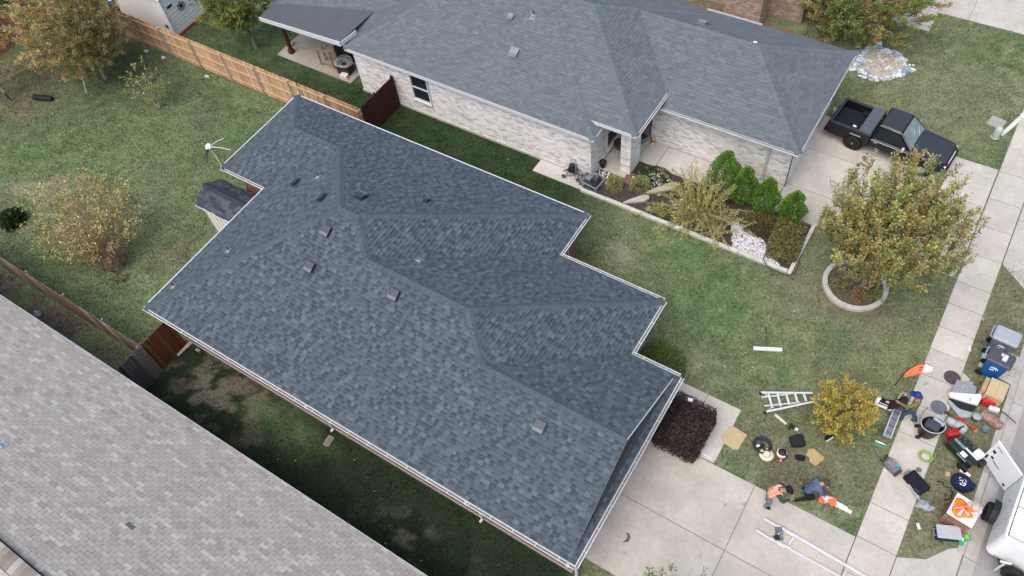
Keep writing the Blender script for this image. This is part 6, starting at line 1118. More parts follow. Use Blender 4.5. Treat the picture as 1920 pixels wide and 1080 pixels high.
# long extension ladder on the driveway
el = thing('extension_ladder', 'long aluminium ladder lying on the main driveway at the bottom', 'ladder', (.4, 9.7, .03)); o0 = Vector((.4, 9.7, .03))
rail(el, (1433, 973), (1456, 986), .07, (.72, .74, .74), (.14, .14)); rail(el, (1417, 994), (1443, 1010), .07, (.72, .74, .74), (.14, .14)); rail(el, (1456, 985), (1494, 1007), .085, (.66, .70, .74), (.10, .10)); rail(el, (1442, 1009), (1482, 1029), .085, (.70, .73, .76), (.10, .10)); rail(el, (1472, 995), (1488, 1004), .11, (.66, .70, .75), (.12, .12), 'sleeve'); rail(el, (1458, 1018), (1472, 1026), .11, (.66, .7, .75), (.12, .12), 'sleeve')
rail(el, (1488, 1003), (1648, 1096), .085, (.56, .58, .60), (.08, .08), 'rail'); rail(el, (1478, 1028), (1602, 1096), .06, (.60, .61, .61), (.06, .06), 'rail')
rail(el, (1488, 1008), (1478, 1022), .06, (.10, .105, .10), (.09, .09), 'rung'); rail(el, (1537, 1041), (1530, 1051), .035, (.70, .71, .71), (.08, .08), 'rung'); rail(el, (1588, 1068), (1579, 1083), .035, (.70, .71, .71), (.08, .08), 'rung')
sb = thing('ladder_stabilizer', 'black and grey clamp tool between the rails of the long ladder', 'tool', PX(1460, 1002, .03), .5)
c = MB(); c.box((0, 0, .07), (.20, .40, .10), 0, (.11, .13, .15), bevel=.02); c.box((-.1, -.14, .09), (.16, .15, .14), .3, (.02, .022, .022), bevel=.03); obj('body', c, PLA, sb); c = MB(); c.tube([(-.2, -.2, .06), (0, 0, .15), (.1, .22, .1)], .02, 6, (.3, .31, .33)); c.box((.05, 0, .13), (.04, .26, .02), .1, (.6, .6, .6)); obj('arm', c, STL, sb)
# cardboard sheets on the ground
flatten('cardboard_sheet', 'stained tan cardboard sheet at the corner of the front walk', 'cardboard', ((1367, 799), (1376, 800), (1401, 815), (1388, 836), (1384, 843), (1376, 843), (1359, 832), (1354, 826), (1355, 817)), .06, .012, (.46, .36, .21), CARD, .01); flatten('cardboard_sheet', 'torn tan cardboard piece on the lawn right of the black bag', 'cardboard', ((1516, 842), (1526, 841), (1546, 858), (1544, 863), (1529, 874), (1518, 867), (1517, 857), (1511, 853)), .05, .01, (.42, .31, .15), CARD, .02)
# straw hat, red jug, black coil, bags
def hat_(name, label, loc, brim, cols, tilt=0):
    t = thing(name, label, 'hat', loc, .3); c = MB(); c.lathe([(brim, .02), (brim*.97, .035), (brim*.55, .02), (brim*.50, .03)], 24, col=cols[0]); obj('brim', c, mat(name+'_straw', cols[0], rough=.9, var=.12, scale=20), t, smooth=True); c = MB(); c.lathe([(brim*.5, .028), (brim*.47, .09), (brim*.40, .125), (brim*.2, .13), (.001, .122)], 20, col=cols[1]); obj('crown', c, mat(name+'_crown', cols[1], rough=.9, var=.12, scale=20), t, smooth=True)
hat_('straw_hat', 'cream straw sun hat on the lawn beside the red water jug', PX(1437, 853, .03), .24, ((.66, .58, .46), (.68, .61, .50)))
jg = thing('water_jug', 'red and white round water jug with black lid on the lawn', 'water jug', PX(1463, 856, .0)); c = MB(); c.lathe([(.14, 0), (.155, .03), (.16, .22), (.158, .23)], 22, col=(.62, .045, .035)); obj('body', c, PLA, jg, smooth=True); c = MB(); c.lathe([(.162, .23), (.168, .26), (.166, .34), (.15, .36)], 22, col=(.74, .72, .70)); obj('collar', c, PLA, jg, smooth=True); c = MB(); c.lathe([(.13, .355), (.14, .38), (.12, .42), (.05, .44), (.001, .44)], 18, col=(.02, .018, .02)); lid_ = obj('lid', c, PLA, jg, smooth=True); c = MB(); c.box((.13, -.06, .40), (.12, .05, .03), -.4, (.02, .018, .02)); obj('spout_cap', c, PLA, lid_); c = MB(); c.box((.06, -.155, .08), (.05, .05, .05), 0, (.75, .7, .68)); obj('tap', c, PLA, jg)
hc = thing('black_hose_coil', 'coil of black air hose on the lawn beside the straw hat', 'hose', PX(1429, 836, .03)); c = MB()
for k in range(5): rr = .22+.022*k; c.tube([(rr*math.cos(a*.3), rr*math.sin(a*.3), .02+.012*k+.01*math.sin(a+k)) for a in range(22)], .014, 6, (.03, .035, .04))
obj('loops', c, PLA, hc, smooth=True); ng = thing('nail_gun', 'black and white nail gun lying on the black hose coil', 'nail gun', PX(1425, 838, .06), .8)
c = MB(); c.box((0, 0, .08), (.26, .09, .12), 0, (.015, .015, .018), bevel=.03); c.box((-.1, .0, .16), (.12, .08, .06), .1, (.7, .7, .7), bevel=.02); obj('body', c, PLA, ng); c = MB(); c.box((.08, -.12, .06), (.08, .2, .07), .3, (.02, .02, .022), bevel=.02); obj('grip', c, PLA, ng); c = MB(); c.lathe([(.10, 0), (.10, .07)], 16, (-.02, .12, .02), (.05, .06, .065)); obj('magazine', c, PLA, ng)
ng = thing('nail_gun', 'small black nail gun with white tip on the lawn above the black tool bag', 'nail gun', PX(1485, 801, .02), -.4); c = MB(); c.box((0, 0, .07), (.22, .10, .12), 0, (.015, .017, .022), bevel=.03); obj('body', c, PLA, ng); c = MB(); c.box((.16, .02, .07), (.12, .10, .09), .5, (.68, .70, .72), bevel=.02); obj('tip', c, PLA, ng); c = MB(); c.box((-.02, -.11, .05), (.06, .16, .06), .2, (.02, .02, .024), bevel=.02); obj('grip', c, PLA, ng)
c = MB()
for k in range(6): rr = .20+.03*k; c.tube([(rr*math.cos(a*.29+k), .8*rr*math.sin(a*.29+k), .02+.012*k) for a in range(17)], .010, 5, jit((.22, .19, .10), .2))
obj('rope_coil', c, FAB, label='loose olive rope coil under the yellow tree', cat='rope', loc=PX(1491, 778, .03), smooth=True)
def duffel(name, label, cat, loc, rz, size, col, strap=(.02, .02, .022), bev=.08, puff=1.0):
    t = thing(name, label, cat, loc, rz); c = MB(); c.box((0, 0, size[2]/2), size, 0, col, bevel=bev, taper=.93); obj('body', c, FAB, t, smooth=False); c = MB(); c.box((0, 0, size[2]*.99), (size[0]*.72, .02, .012), 0, tuple(q*.5+.01 for q in col)); obj('zip', c, FAB, t); c = MB(); c.tube([(-size[0]*.3, -size[1]*.5, size[2]*.6), (-size[0]*.2, -size[1]*.62, size[2]*.95), (size[0]*.2, -size[1]*.62, size[2]*.95), (size[0]*.3, -size[1]*.5, size[2]*.6)], .016, 6, strap, flat=.5); obj('handle', c, FAB, t); c = MB(); c.box((size[0]*.1, size[1]*.46, size[2]*.45), (size[0]*.6, size[1]*.14, size[2]*.55), 0, tuple(q*.8 for q in col), bevel=.03); obj('pocket', c, FAB, t); return t
duffel('tool_bag', 'square black tool bag on the lawn below the yellow tree', 'bag', PX(1494, 829, .03), .7, (.50, .42, .20), (.018, .018, .022)); duffel('small_bag', 'small crumpled black pouch between the tool bag and the torn cardboard', 'bag', PX(1500, 859, .03), .35, (.32, .18, .08), (.010, .010, .011), bev=.035)
t = thing('work_boot', 'black boot with white sole under the yellow tree edge', 'boot', PX(1552, 822, .03), 1.1); c = MB(); c.box((0, 0, .10), (.30, .12, .13), 0, (.012, .012, .016), bevel=.05); c.box((-.09, 0, .2), (.13, .12, .14), 0, (.012, .012, .016), bevel=.04); obj('upper', c, FAB, t); c = MB(); c.box((0, -.075, .06), (.30, .05, .10), 0, (.66, .66, .68), bevel=.015); obj('sole', c, PLA, t)
c = MB(); c.box((0, 0, .05), (.16, .10, .09), 0, (.74, .74, .73), bevel=.012); obj('white_box', c, PLA, label='tiny white box on top of the purple hedge', cat='box', loc=PX(1294, 751, 1.08)+Vector((0, 0, .0)), rz=.2)
# yard sign on the ground
sg = thing('yard_sign', 'black yard sign with white borders and red mark lying near the sidewalk', 'sign', PX(1660, 758, .05), 0); o0 = PX(1660, 758, .05)
def sq(name, parent, px, z, col, th=.01): P = [PX(a, b, .05+z)-o0 for a, b in px]; c = MB(); n = (P[1]-P[0]).cross(P[2]-P[0]); P = P if n.z > 0 else P[::-1]; c.slab3(P, th, col); return obj(name, c, PLA, parent)
pn = sq('panel', sg, ((1650, 744), (1684, 757), (1673, 771), (1638, 758)), .05, (.012, .012, .014)); sq('white_border', sg, ((1638, 757.5), (1641, 755), (1675, 767), (1672, 772)), .056, (.78, .78, .77)); sq('white_border', sg, ((1645, 744.5), (1653.5, 746), (1646, 757), (1639, 756)), .056, (.78, .77, .75)); sq('red_mark', pn, ((1662, 751), (1670, 754), (1668, 757.5), (1660, 754)), .058, (.66, .40, .40))
for i in range(7): x = 1650+i*3.1; y = 753.8+i*1.25; sq('letter', pn, ((x, y), (x+2.1, y+.85), (x+1.3, y+2.9), (x-.8, y+2.05)), .058, (.72, .72, .72))
for i in range(9): x = 1648+i*3.0; y = 757.4+i*1.2; sq('letter', pn, ((x, y), (x+2.0, y+.8), (x+1.4, y+2.1), (x-.6, y+1.3)), .058, (.6, .6, .6))
# aluminium planks
def plank(label, a, b, w, h, col=(.50, .53, .55)):
    A = PX(*a, .05); B = PX(*b, .05); d = B-A; t = thing('metal_brake', label, 'metal tool', (A+B)/2, math.atan2(d.y, d.x)); L_ = d.length
    c = MB(); c.box((0, 0, h*.5), (L_, w, h), 0, col, bevel=.02); obj('bed', c, STL, t)
    for s in (-1, 1): c = MB(); c.box((0, s*w*.38, h+.03), (L_*.96, .03, .05), 0, (.62, .64, .66)); obj('lip', c, ALU, t)
    for k in range(4): c = MB(); c.box((-L_*.36+k*L_*.24, 0, h+.02), (.05, w*.7, .03), 0, (.12, .13, .14)); obj('clamp', c, DKM, t)
plank('long grey metal brake tool on the lawn edge beside the sidewalk', (1680, 772), (1660, 823), .30, .18); plank('short silver metal piece on the lawn above the black yard sign', (1692, 742), (1683, 757), .18, .12)
# sidewalk things
bp_ = thing('backpack', 'grey backpack with teal badge lying on the sidewalk', 'backpack', PX(1670, 876, .03), -.45); c = MB(); c.box((0, 0, .12), (.50, .36, .24), 0, (.15, .15, .17), bevel=.10); obj('body', c, FAB, bp_); c = MB(); c.box((-.03, 0, .245), (.30, .26, .05), 0, (.19, .19, .21), bevel=.03); obj('front_pocket', c, FAB, bp_); c = MB(); c.lathe([(.055, .262), (.05, .275), (.001, .278)], 14, (.12, .10, 0), (.05, .42, .48)); obj('badge', c, PLA, bp_)
for s in (-1, 1): c = MB(); c.tube([(-.24, s*.1, .16), (-.36, s*.16, .10), (-.33, s*.05, .03), (-.22, s*.06, .04)], .025, 6, (.03, .03, .035), flat=.5); obj('strap', c, FAB, bp_)
c = MB(); c.box((.27, -.02, .10), (.10, .30, .16), 0, (.05, .05, .058), bevel=.04); obj('side_pocket', c, FAB, bp_); c = MB(); vs, fs = rock(3, (.07, .06, .05), 1); c.add([(v[0]-.02, v[1]-.24, v[2]+.05) for v in vs], fs, (.62, .55, .48)); obj('crumpled_wrapper', c, FAB, label='crumpled beige wrapper touching the grey backpack', cat='wrapper', loc=PX(1670, 876, .03), rz=-.45)
sc = thing('black_suitcase', 'black suitcase lying flat across the sidewalk edge', 'suitcase', PX(1716, 908, .03), -.52); c = MB(); c.box((0, 0, .13), (.72, .44, .24), 0, (.010, .011, .016), bevel=.05); obj('shell', c, FAB, sc); c = MB(); c.tube([(-.36, -.1, .12), (-.42, -.1, .14), (-.42, .1, .14), (-.36, .1, .12)], .014, 6, (.12, .13, .14)); obj('handle', c, PLA, sc); c = MB(); c.box((.2, -.2, .20), (.2, .08, .06), 0, (.05, .06, .09), bevel=.02); obj('pocket', c, FAB, sc); 
for s in (-1, 1): c = MB(); c.lathe([(.02, -.02), (.04, 0), (.02, .02)], 10, (.35, s*.17, .04), (.03, .03, .035)); obj('caster', c, PLA, sc)
c = MB(); c.sheet(lambda u, v: ((.28+.09*math.sin(v*17+u*3))*u*math.cos(v*6.283), (.24+.07*math.cos(v*13))*u*math.sin(v*6.283), .20*(1-u)**.6*(1+.25*math.sin(v*19+u*6))+.01), 8, 26); c.sheet(lambda u, v: (-.18-.36*u, .10+.16*v+.30*u-.05*math.sin(u*6), .04+.10*math.sin(v*3.14)*(1-.4*u)+.03*math.sin(u*14+v*6)), 8, 5); obj('plastic_bag', c, mat('grey_film', (.36, .40, .44), rough=.35, var=.25, scale=7, trans=.2), label='crumpled pale grey plastic bag by the black suitcase', cat='bag', loc=PX(1732, 946, .03), rz=.2, smooth=True)
hc = thing('green_hose', 'small coil of lime green hose on the sidewalk edge', 'hose', PX(1735, 857, .04)); c = MB()
for k in range(5): rr = .15+.017*k; c.tube([(rr*math.cos(a*.31+k*.6), rr*.92*math.sin(a*.31+k*.6), .02+.014*k) for a in range(21)], .014, 6, jit((.24, .36, .09), .12))
c.tube([(.2, .05, .03), (.28, .12, .03), (.25, .2, .03)], .012, 5, (.26, .38, .1)); obj('loops', c, PLA, hc, smooth=True)
def lid_disc(name, label, px, r_, col, handle=False):
    t = thing(name, label, 'lid', PX(*px, .03)); c = MB(); c.lathe([(r_, 0), (r_, .02), (r_*.9, .028), (r_*.62, .022), (r_*.58, .032), (r_*.2, .034), (.001, .034)], 28, col=col); obj('disc', c, AM('iron_lid', rough=.7, var=.18, scale=10, bump=.3), t)
    c = MB(); c.box((0, 0, .04), (.03, r_*(1.9 if handle else .3), .02), .6, tuple(q*.9 for q in col)); obj('handle', c, DKM, t)
lid_disc('manhole_lid', 'dark brown round utility lid on the sidewalk near the grey mats', (1785, 708), .27, (.075, .062, .065)); lid_disc('barrel_lid', 'grey round barrel lid with a bar handle beside the black trash barrel', (1760, 764), .26, (.13, .145, .16), True); lid_disc('water_meter', 'small round iron meter lid in the sidewalk near the suitcase', (1723, 881), .085, (.17, .16, .15))
c = MB(); c.prism([(4.345, 17.62), (4.62, 17.75), (4.62, 18.1), (4.345, 18.25)], -.04, .026, (.47, .455, .425)); o = obj('utility_pad', c, CONC); o['kind'] = 'structure'
c = MB(); c.prism([(4.72, 18.75), (5.82, 18.55), (5.82, 19.75), (5.0, 19.85), (4.72, 19.6)], -.04, .03, (.50, .49, .46)); o = obj('bin_pad', c, CONC); o['kind'] = 'structure'
# black trash barrel, filled
tc = thing('trash_barrel', 'black wheeled trash barrel stuffed with dark bags on the sidewalk', 'barrel', (3.93, 15.36, .03), .35); c = MB(); c.lathe([(.22, .02), (.25, .10), (.31, .66), (.335, .68), (.335, .72), (.30, .72), (.28, .40)], 22, col=(.014, .015, .018), sx=1.12, sy=.92); obj('body', c, PLA, tc, smooth=True); c = MB(); c.tube([(.375*math.cos(a*.2856), .31*math.sin(a*.2856), .73) for a in range(23)], .022, 6, (.35, .36, .38)); obj('rim_hoop', c, PLA, tc, smooth=True)
c = MB(); c.box((-.02, -.03, .70), (.46, .34, .24), -.45, (.05, .058, .07), bevel=.09); obj('stuffed_bag', c, FAB, tc); c = MB(); c.box((.17, .12, .74), (.38, .12, .10), -.7, (.35, .37, .40), bevel=.03); obj('grey_cloth', c, FAB, tc); c = MB(); c.tube([(-.36, .2, .6), (-.38, .25, 1.05), (-.3, .32, 1.25)], .016, 6, (.22, .22, .23)); obj('handle', c, STL, tc)
for s in (-1, 1): c = MB(); c.lathe([(.02, -.03), (.085, -.03), (.085, .03), (.02, .03)], 14, col=(.02, .02, .02), M=Matrix.Translation((-.28, s*.2, .085)) @ Matrix.Rotation(math.pi/2, 4, 'X')); obj('wheel', c, PLA, tc)
# mats and panels
flatten('grey_mat', 'folded grey mat on top of the pile by the brown lid', 'mat', ((1787, 730), (1796, 713), (1805, 719), (1818, 719), (1823, 717), (1826, 725), (1831, 728), (1829, 737), (1806, 737), (1784, 735)), .30, .05, (.25, .27, .29), FAB, .03); flatten('folding_table', 'long white folded table in the pile beside the grey mat', 'table', ((1779, 737), (1784, 734.5), (1806, 737), (1840, 739), (1840, 747), (1833, 759), (1812, 753), (1783, 744)), .24, .09, (.74, .75, .76), PLA)
c = MB(); P = [PX(a, b, .335) for a, b in ((1818, 751), (1820, 745), (1821.5, 745.5), (1819.5, 752))]; c.slab3(P if (P[1]-P[0]).cross(P[2]-P[0]).z > 0 else P[::-1], .02, (.3, .3, .3)); obj('luggage_strap', c, PLA, label='grey strap across the long white folded table', cat='strap')
flatten('padded_case', 'black padded case under the white folded table', 'case', ((1782, 745), (1812, 754), (1832, 760), (1828, 768), (1820, 771), (1800, 765), (1781, 749)), .14, .12, (.018, .019, .024), FAB); flatten('grey_mat', 'stiff grey mat sheet at the kerb end of the pile', 'mat', ((1776, 752), (1782, 750), (1800, 765), (1824, 774), (1820, 782), (1805, 784), (1800, 783), (1788, 767)), .10, .03, (.33, .36, .39), FAB, .02)
c = MB(); P = [PX(a, b, .2) for a, b in ((1829, 733), (1839, 737), (1836, 739.5), (1828, 738))]; c.slab3(P if (P[1]-P[0]).cross(P[2]-P[0]).z > 0 else P[::-1], .12, (.03, .07, .28)); obj('blue_case', c, PLA, label='bit of a blue case between the grey mat and cardboard box', cat='case')
bx_ = thing('cardboard_box', 'large closed cardboard box by the kerb next to the blue bin', 'box', (5.38, 17.76, .0), -.06); c = MB(); c.box((0, 0, .28), (.56, .74, .56), 0, (.45, .34, .20), bevel=.008); obj('body', c, CARD, bx_)
for s in (-1, 1): c = MB(); c.box((s*.141, 0, .566), (.272, .72, .012), 0, (.49, .38, .235)); obj('flap', c, CARD, bx_)
c = MB(); c.box((-.36, .05, .26), (.14, .6, .46), 0, (.40, .30, .17), bevel=.006); obj('side_carton', c, CARD, bx_)
def gas_can(label, px, z, rz, s=1.0):
    t = thing('gas_can', label, 'gas can', PX(*px, z), rz); c = MB(); c.box((0, 0, .15*s), (.38*s, .26*s, .28*s), 0, (.46, .018, .02), bevel=.07*s, taper=.85); obj('tank', c, PLA, t, smooth=False); c = MB(); c.tube([(-.12*s, 0, .27*s), (-.1*s, 0, .35*s), (.08*s, 0, .35*s), (.12*s, 0, .27*s)], .022*s, 7, (.40, .015, .018)); obj('handle', c, PLA, t, smooth=True); c = MB(); c.tube([(.15*s, .04, .26*s), (.2*s, .05, .34*s), (.28*s, .06, .37*s)], [.03*s, .025*s, .014*s], 8, (.02, .02, .02)); obj('spout', c, PLA, t)
gas_can('red gas can in front of the large cardboard box', (1849, 757), .0, .2, 1.25); gas_can('red gas can between the trash barrel and the generator', (1781, 817), .0, .75, 1.25)
t = thing('sprayer_jug', 'white sprayer jug with a long dark wand reaching over the kerb', 'sprayer', PX(1860, 771, 0), .15); c = MB(); c.box((0, 0, .13), (.34, .16, .22), 0, (.68, .70, .72), bevel=.06); obj('jug', c, PLA, t); c = MB(); c.tube([(.12, 0, .2), (.34, -.02, .14), (.72, -.25, .10)], .02, 6, (.05, .055, .06)); obj('wand', c, PLA, t); c = MB(); c.tube([(-.1, 0, .22), (-.05, 0, .29), (.08, 0, .28)], .018, 6, (.66, .68, .7)); obj('handle', c, PLA, t)
c = MB(); c.box((0, 0, .14), (.76, .30, .26), 0, (.5, .5, .5), bevel=.11); o = obj('camo_bag', c, mat('cloth_camo_red', (.17, .075, .065), rough=.9, var=.3, scale=16, col2=(.42, .30, .24)), label='reddish-brown camouflage roll bag beside the kerb', cat='bag', loc=PX(1855, 791, 0), rz=-.25)
t = thing('red_tripod', 'bright red metal tool stand folded on the grass', 'tool stand', PX(1812, 792, 0), .0); o0 = PX(1812, 792, 0)
for a, b, col in (((1776, 774, .05), (1808, 797, .12), (.16, .045, .04)), ((1790, 782, .1), (1826, 803, .1), (.55, .04, .03)), ((1792, 786, .14), (1815, 806, .06), (.60, .045, .035)), ((1800, 784, .12), (1812, 785, .14), (.5, .035, .03)), ((1806, 790, .08), (1832, 806, .05), (.35, .24, .14)), ((1801, 785, .1), (1814, 805, .04), (.5, .035, .03))): c = MB(); c.tube([PX(*a)-o0, PX(*b)-o0], .024, 7, col); obj('tube', c, PLA, t)
for p, col in (((1775, 774), (.09, .03, .035)), ((1825, 802), (.5, .04, .03)), ((1829, 809), (.50, .14, .12))): c = MB(); c.box(PX(*p, .06)-o0, (.14, .10, .09), .6, col, bevel=.03); obj('bracket', c, PLA, t)
t = thing('twin_tank', 'pale teal-grey twin air tank on the grass by the red tool stand', 'tank', PX(1789, 800, 0), -.2); TK = mat('tank_paint', (.36, .43, .43), rough=.4, var=.08)
for x, l in ((-.16, .20), (.14, .26)): c = MB(); c.lathe([(.001, -.16), (.10, -.14), (.135, -.07), (.135, .07), (.10, .14), (.001, .16)], 18, col=(.36, .43, .43), M=Matrix.Translation((x, 0, .14)) @ Matrix.Rotation(math.pi/2, 4, 'Y') @ Matrix.Scale(l/.18, 4)); obj('tank', c, TK, t, smooth=True)
c = MB(); c.lathe([(.03, .27), (.03, .33), (.001, .335)], 10, (.12, .0, 0), (.12, .13, .15)); obj('valve', c, PLA, t)
t = thing('grey_bucket', 'small pale grey-green bucket beside the camouflage roll bag', 'bucket', PX(1827, 786, 0)); c = MB(); c.lathe([(.11, 0), (.14, .22), (.15, .23), (.145, .25), (.001, .255)], 18, col=(.30, .36, .34)); obj('body', c, PLA, t, smooth=True); c = MB(); c.tube([(-.14, 0, .2), (-.1, .1, .12), (.1, .1, .12), (.14, 0, .2)], .007, 5, (.5, .5, .5)); obj('handle', c, STL, t)
c = MB(); c.lathe([(.10, 0), (.12, .16), (.10, .16), (.09, .03)], 16, col=(.13, .18, .25)); obj('blue_tub', c, PLA, label='small blue-grey tub near the tip of the open trailer door', cat='tub', loc=PX(1845, 807, 0), smooth=True)
# generator / wheelbarrow compressor
gn = thing('wheeled_compressor', 'dark green wheeled compressor with a white tank near the kerb', 'compressor', PX(1800, 853, 0), -.50); G = (.012, .028, .024)
c = MB(); c.box((0, -.12, .34), (1.0, .34, .30), 0, G, bevel=.05); obj('tank_body', c, PLA, gn); c = MB(); c.box((-.05, .2, .32), (.62, .28, .30), 0, (.02, .03, .032), bevel=.05); obj('engine', c, DKM, gn)
for x, y, s_ in ((-.25, .26, .07), (-.08, .30, .06), (.1, .26, .08), (-.18, .12, .05)): c = MB(); c.lathe([(s_, .44), (s_, .52), (s_*.5, .56), (.001, .56)], 12, (x, y, 0), (.05, .07, .07)); obj('fitting', c, DKM, gn)
c = MB(); c.box((.34, .18, .52), (.30, .26, .22), 0, (.72, .72, .68), bevel=.06); obj('fuel_tank', c, PLA, gn); c = MB(); c.box((.22, .0, .53), (.48, .05, .04), 0, (.70, .72, .74)); obj('white_guard', c, PLA, gn); c = MB(); c.box((-.22, -.02, .50), (.4, .09, .03), 0, (.2, .23, .25)); obj('top_plate', c, DKM, gn); c = MB(); c.box((.1, -.2, .505), (.20, .16, .006), 0, (.70, .71, .71)); obj('label_plate', c, PLA, gn)
for i in range(6): c = MB(); c.box((-.02+i*.06, -.295, .42), (.045, .006, .05), 0, (.66, .66, .6)); obj('letter', c, PLA, gn)
c = MB(); c.tube([(-.5, -.2, .36), (-.72, -.2, .42), (-.74, .2, .42), (-.5, .2, .36)], .016, 6, (.08, .10, .09)); obj('handle', c, PLA, gn); c = MB(); c.box((.60, .14, .36), (.16, .28, .22), 0, (.025, .022, .026), bevel=.05); obj('motor_cover', c, DKM, gn)
for y in (-.38, .42):
    c = MB(); c.lathe([(.06, -.05), (.16, -.05), (.18, -.02), (.18, .02), (.16, .05), (.06, .05)], 20, col=(.02, .02, .022), M=Matrix.Translation((.36, y, .18)) @ Matrix.Rotation(math.pi/2, 4, 'X')); w_ = obj('wheel', c, TYRE, gn); c = MB(); c.lathe([(.07, -.055), (.05, -.06), (.001, -.06)], 12, col=(.10, .11, .11), M=Matrix.Translation((.36, y, .18)) @ Matrix.Rotation(math.pi/2, 4, 'X')); obj('hub', c, DKM, w_)
c = MB(); c.tube([(-.17, 0, .07), (-.12, 0, .075), (.12, 0, .07), (.17, 0, .065)], [.05, .065, .065, .05], 14, (.75, .75, .73)); obj('paper_roll', c, PLA, label='white paper roll on the grass below the wheeled compressor', cat='roll', loc=PX(1808, 888, 0), rz=-.2)
c = MB(); c.box((0, 0, .03), (.14, .16, .05), .3, (.42, .33, .20)); obj('card_scrap', c, CARD, label='small tan cardboard scrap on the kerb strip above the navy bag', cat='cardboard', loc=PX(1776, 890, 0))
nvb = thing('navy_bag', 'navy blue rounded bag with a white logo on the kerb strip', 'bag', PX(1800, 908, 0), -.4); c = MB(); c.lathe([(.22, 0), (.30, .07), (.31, .18), (.24, .30), (.10, .36), (.001, .365)], 22, col=(.012, .018, .06), sx=1.05, sy=.95); obj('body', c, FAB, nvb, smooth=True); c = MB(); c.box((.26, .12, .16), (.2, .26, .24), .3, (.012, .013, .05), bevel=.08); obj('flap', c, FAB, nvb)
def on_dome(u, v, n=.012):
    r_ = math.hypot(u, v); z = .365-1.35*r_*r_; return (u, v-.08, z+n)
c = MB()
for S_ in ([(-.14, .03), (-.09, .10), (.0, .12), (.08, .08)], [(-.08, -.04), (-.02, .05), (.02, -.06), (.09, .03)], [(.06, -.10), (.12, -.05), (.10, .02)], [(-.02, -.10), (.05, -.12)]): c.tube([on_dome(*p) for p in S_], .016, 6, (.74, .76, .80), flat=.4)
obj('white_logo', c, PLA, nvb)
c = MB(); c.tube([(0, 0, .02), (.12, .1, .03), (.25, .02, .02), (.4, .12, .03), (.55, .02, .02), (.62, -.2, .02), (.5, -.35, .02)], .02, 6, (.012, .02, .014)); obj('extension_lead', c, PLA, label='dark tangled cord on the grass left of the navy bag', cat='cord', loc=PX(1756, 903, .01), rz=-.3, smooth=True)
# covered crate with vest and hat, cooler, green bag
bc = thing('brick_print_crate', 'tall box with brown brick-check sides and white top at the kerb', 'box', (5.52, 13.0, .0), -.14)
c = MB(); c.box((0, 0, .37), (.76, .80, .74), 0, (.36, .21, .16)); bcb = obj('body', c, CARD, bc); prt = []
for face in range(4):
    for i in range(5):
        for j in range(7):
            u = -.36+i*.145+(j % 2)*.07; z = .03+j*.1; w_ = .13; hx, hy = (.372, .402)
            if u+w_ > .37: continue
            uu = u+w_/2; ctr, sz = {0: ((uu, -.402, z+.04), (w_, .008, .085)), 1: ((uu, .402, z+.04), (w_, .008, .085)), 2: ((-.382, uu, z+.04), (.008, w_, .078)), 3: ((.382, uu, z+.04), (.008, w_, .078))}[face]
            t = MB(); t.box(ctr, sz, 0, jit((.25, .125, .09), .15)); prt.append((t.v, t.f, t.c[0]))
for v, f, cc in prt: t = MB(); t.add(v, f, cc); obj('printed_block', t, CARD, bcb)
c = MB(); c.box((0, 0, .755), (.77, .81, .025), 0, (.74, .72, .72), bevel=.008); obj('white_top', c, PLA, bc)
c = MB(); c.sheet(lambda u, v: ((.30+.06*math.sin(v*21))*u*math.cos(v*6.283)-.08, (.30+.05*math.cos(v*17))*u*math.sin(v*6.283)-.02, .775+.17*(1-u)**.7*(1+.35*math.sin(v*23+u*7))), 9, 30, cf=lambda u, v: (.85, .22, .02) if (v < .52 or u > .8) else ((.80, .62, .58) if int(v*20) % 3 == 0 else (.80, .15, .08))); obj('safety_vest', c, ORG, label='bright orange safety vests heaped on the white-topped box', cat='vest', loc=(5.52, 13.0, 0), rz=-.2, smooth=True)
hat_('sun_hat', 'beige-crowned hat with pale grey brim on the white-topped box', Vector((5.74, 13.18, .80)), .22, ((.50, .46, .52), (.60, .46, .30)))
co = thing('cooler', 'navy cooler with flat grey lid on the kerb strip grass', 'cooler', PX(1772, 1004, 0), .42); c = MB(); c.box((0, 0, .16), (.66, .38, .30), 0, (.020, .030, .085), bevel=.03); obj('body', c, PLA, co); c = MB(); c.box((0, 0, .335), (.70, .42, .06), 0, (.40, .42, .45), bevel=.025); ldc = obj('lid', c, PLA, co)
for x in (-.24, .1): c = MB(); c.lathe([(.035, .366), (.035, .372), (.001, .373)], 12, (x, -.09, 0), (.33, .35, .38)); obj('cup_holder', c, PLA, ldc)
for s in (-1, 1): c = MB(); c.tube([(s*.34, -.1, .24), (s*.39, -.1, .2), (s*.39, .1, .2), (s*.34, .1, .24)], .014, 6, (.30, .31, .33)); obj('handle', c, PLA, co)
c = MB(); c.sheet(lambda u, v: (-.15+.30*u+.03*math.sin(v*9), -.22+.44*v, .05+.13*math.sin(u*3.14)*(.6+.4*math.sin(v*5+1))+.02*math.sin(u*13+v*9)), 12, 14, cf=lambda u, v: (.75, .75, .73) if (.3 < v < .55 and .25 < u < .85) else ((.30, .45, .04) if (.7 < v < .92 and .3 < u < .75) else ((.4, .06, .05) if (.4 < v < .5 and u > .8) else (.02, .38, .12)))); o = obj('green_bag', c, AM('shiny_bag', rough=.3, var=.08), label='shiny green snack bag with white print beside the cooler', cat='bag', loc=PX(1802, 1010, .0), rz=-.5, smooth=True); o.modifiers.new('t', 'SOLIDIFY').thickness = .01
c = MB(); c.tube([(-.10, 0, .06), (-.09, 0, .06), (.09, 0, .06), (.10, 0, .06)], [.03, .05, .05, .035], 14, (.76, .76, .74)); obj('white_can', c, PLA, label='small white can lying on the grass left of the cooler', cat='can', loc=PX(1721, 988, 0), rz=-.95)
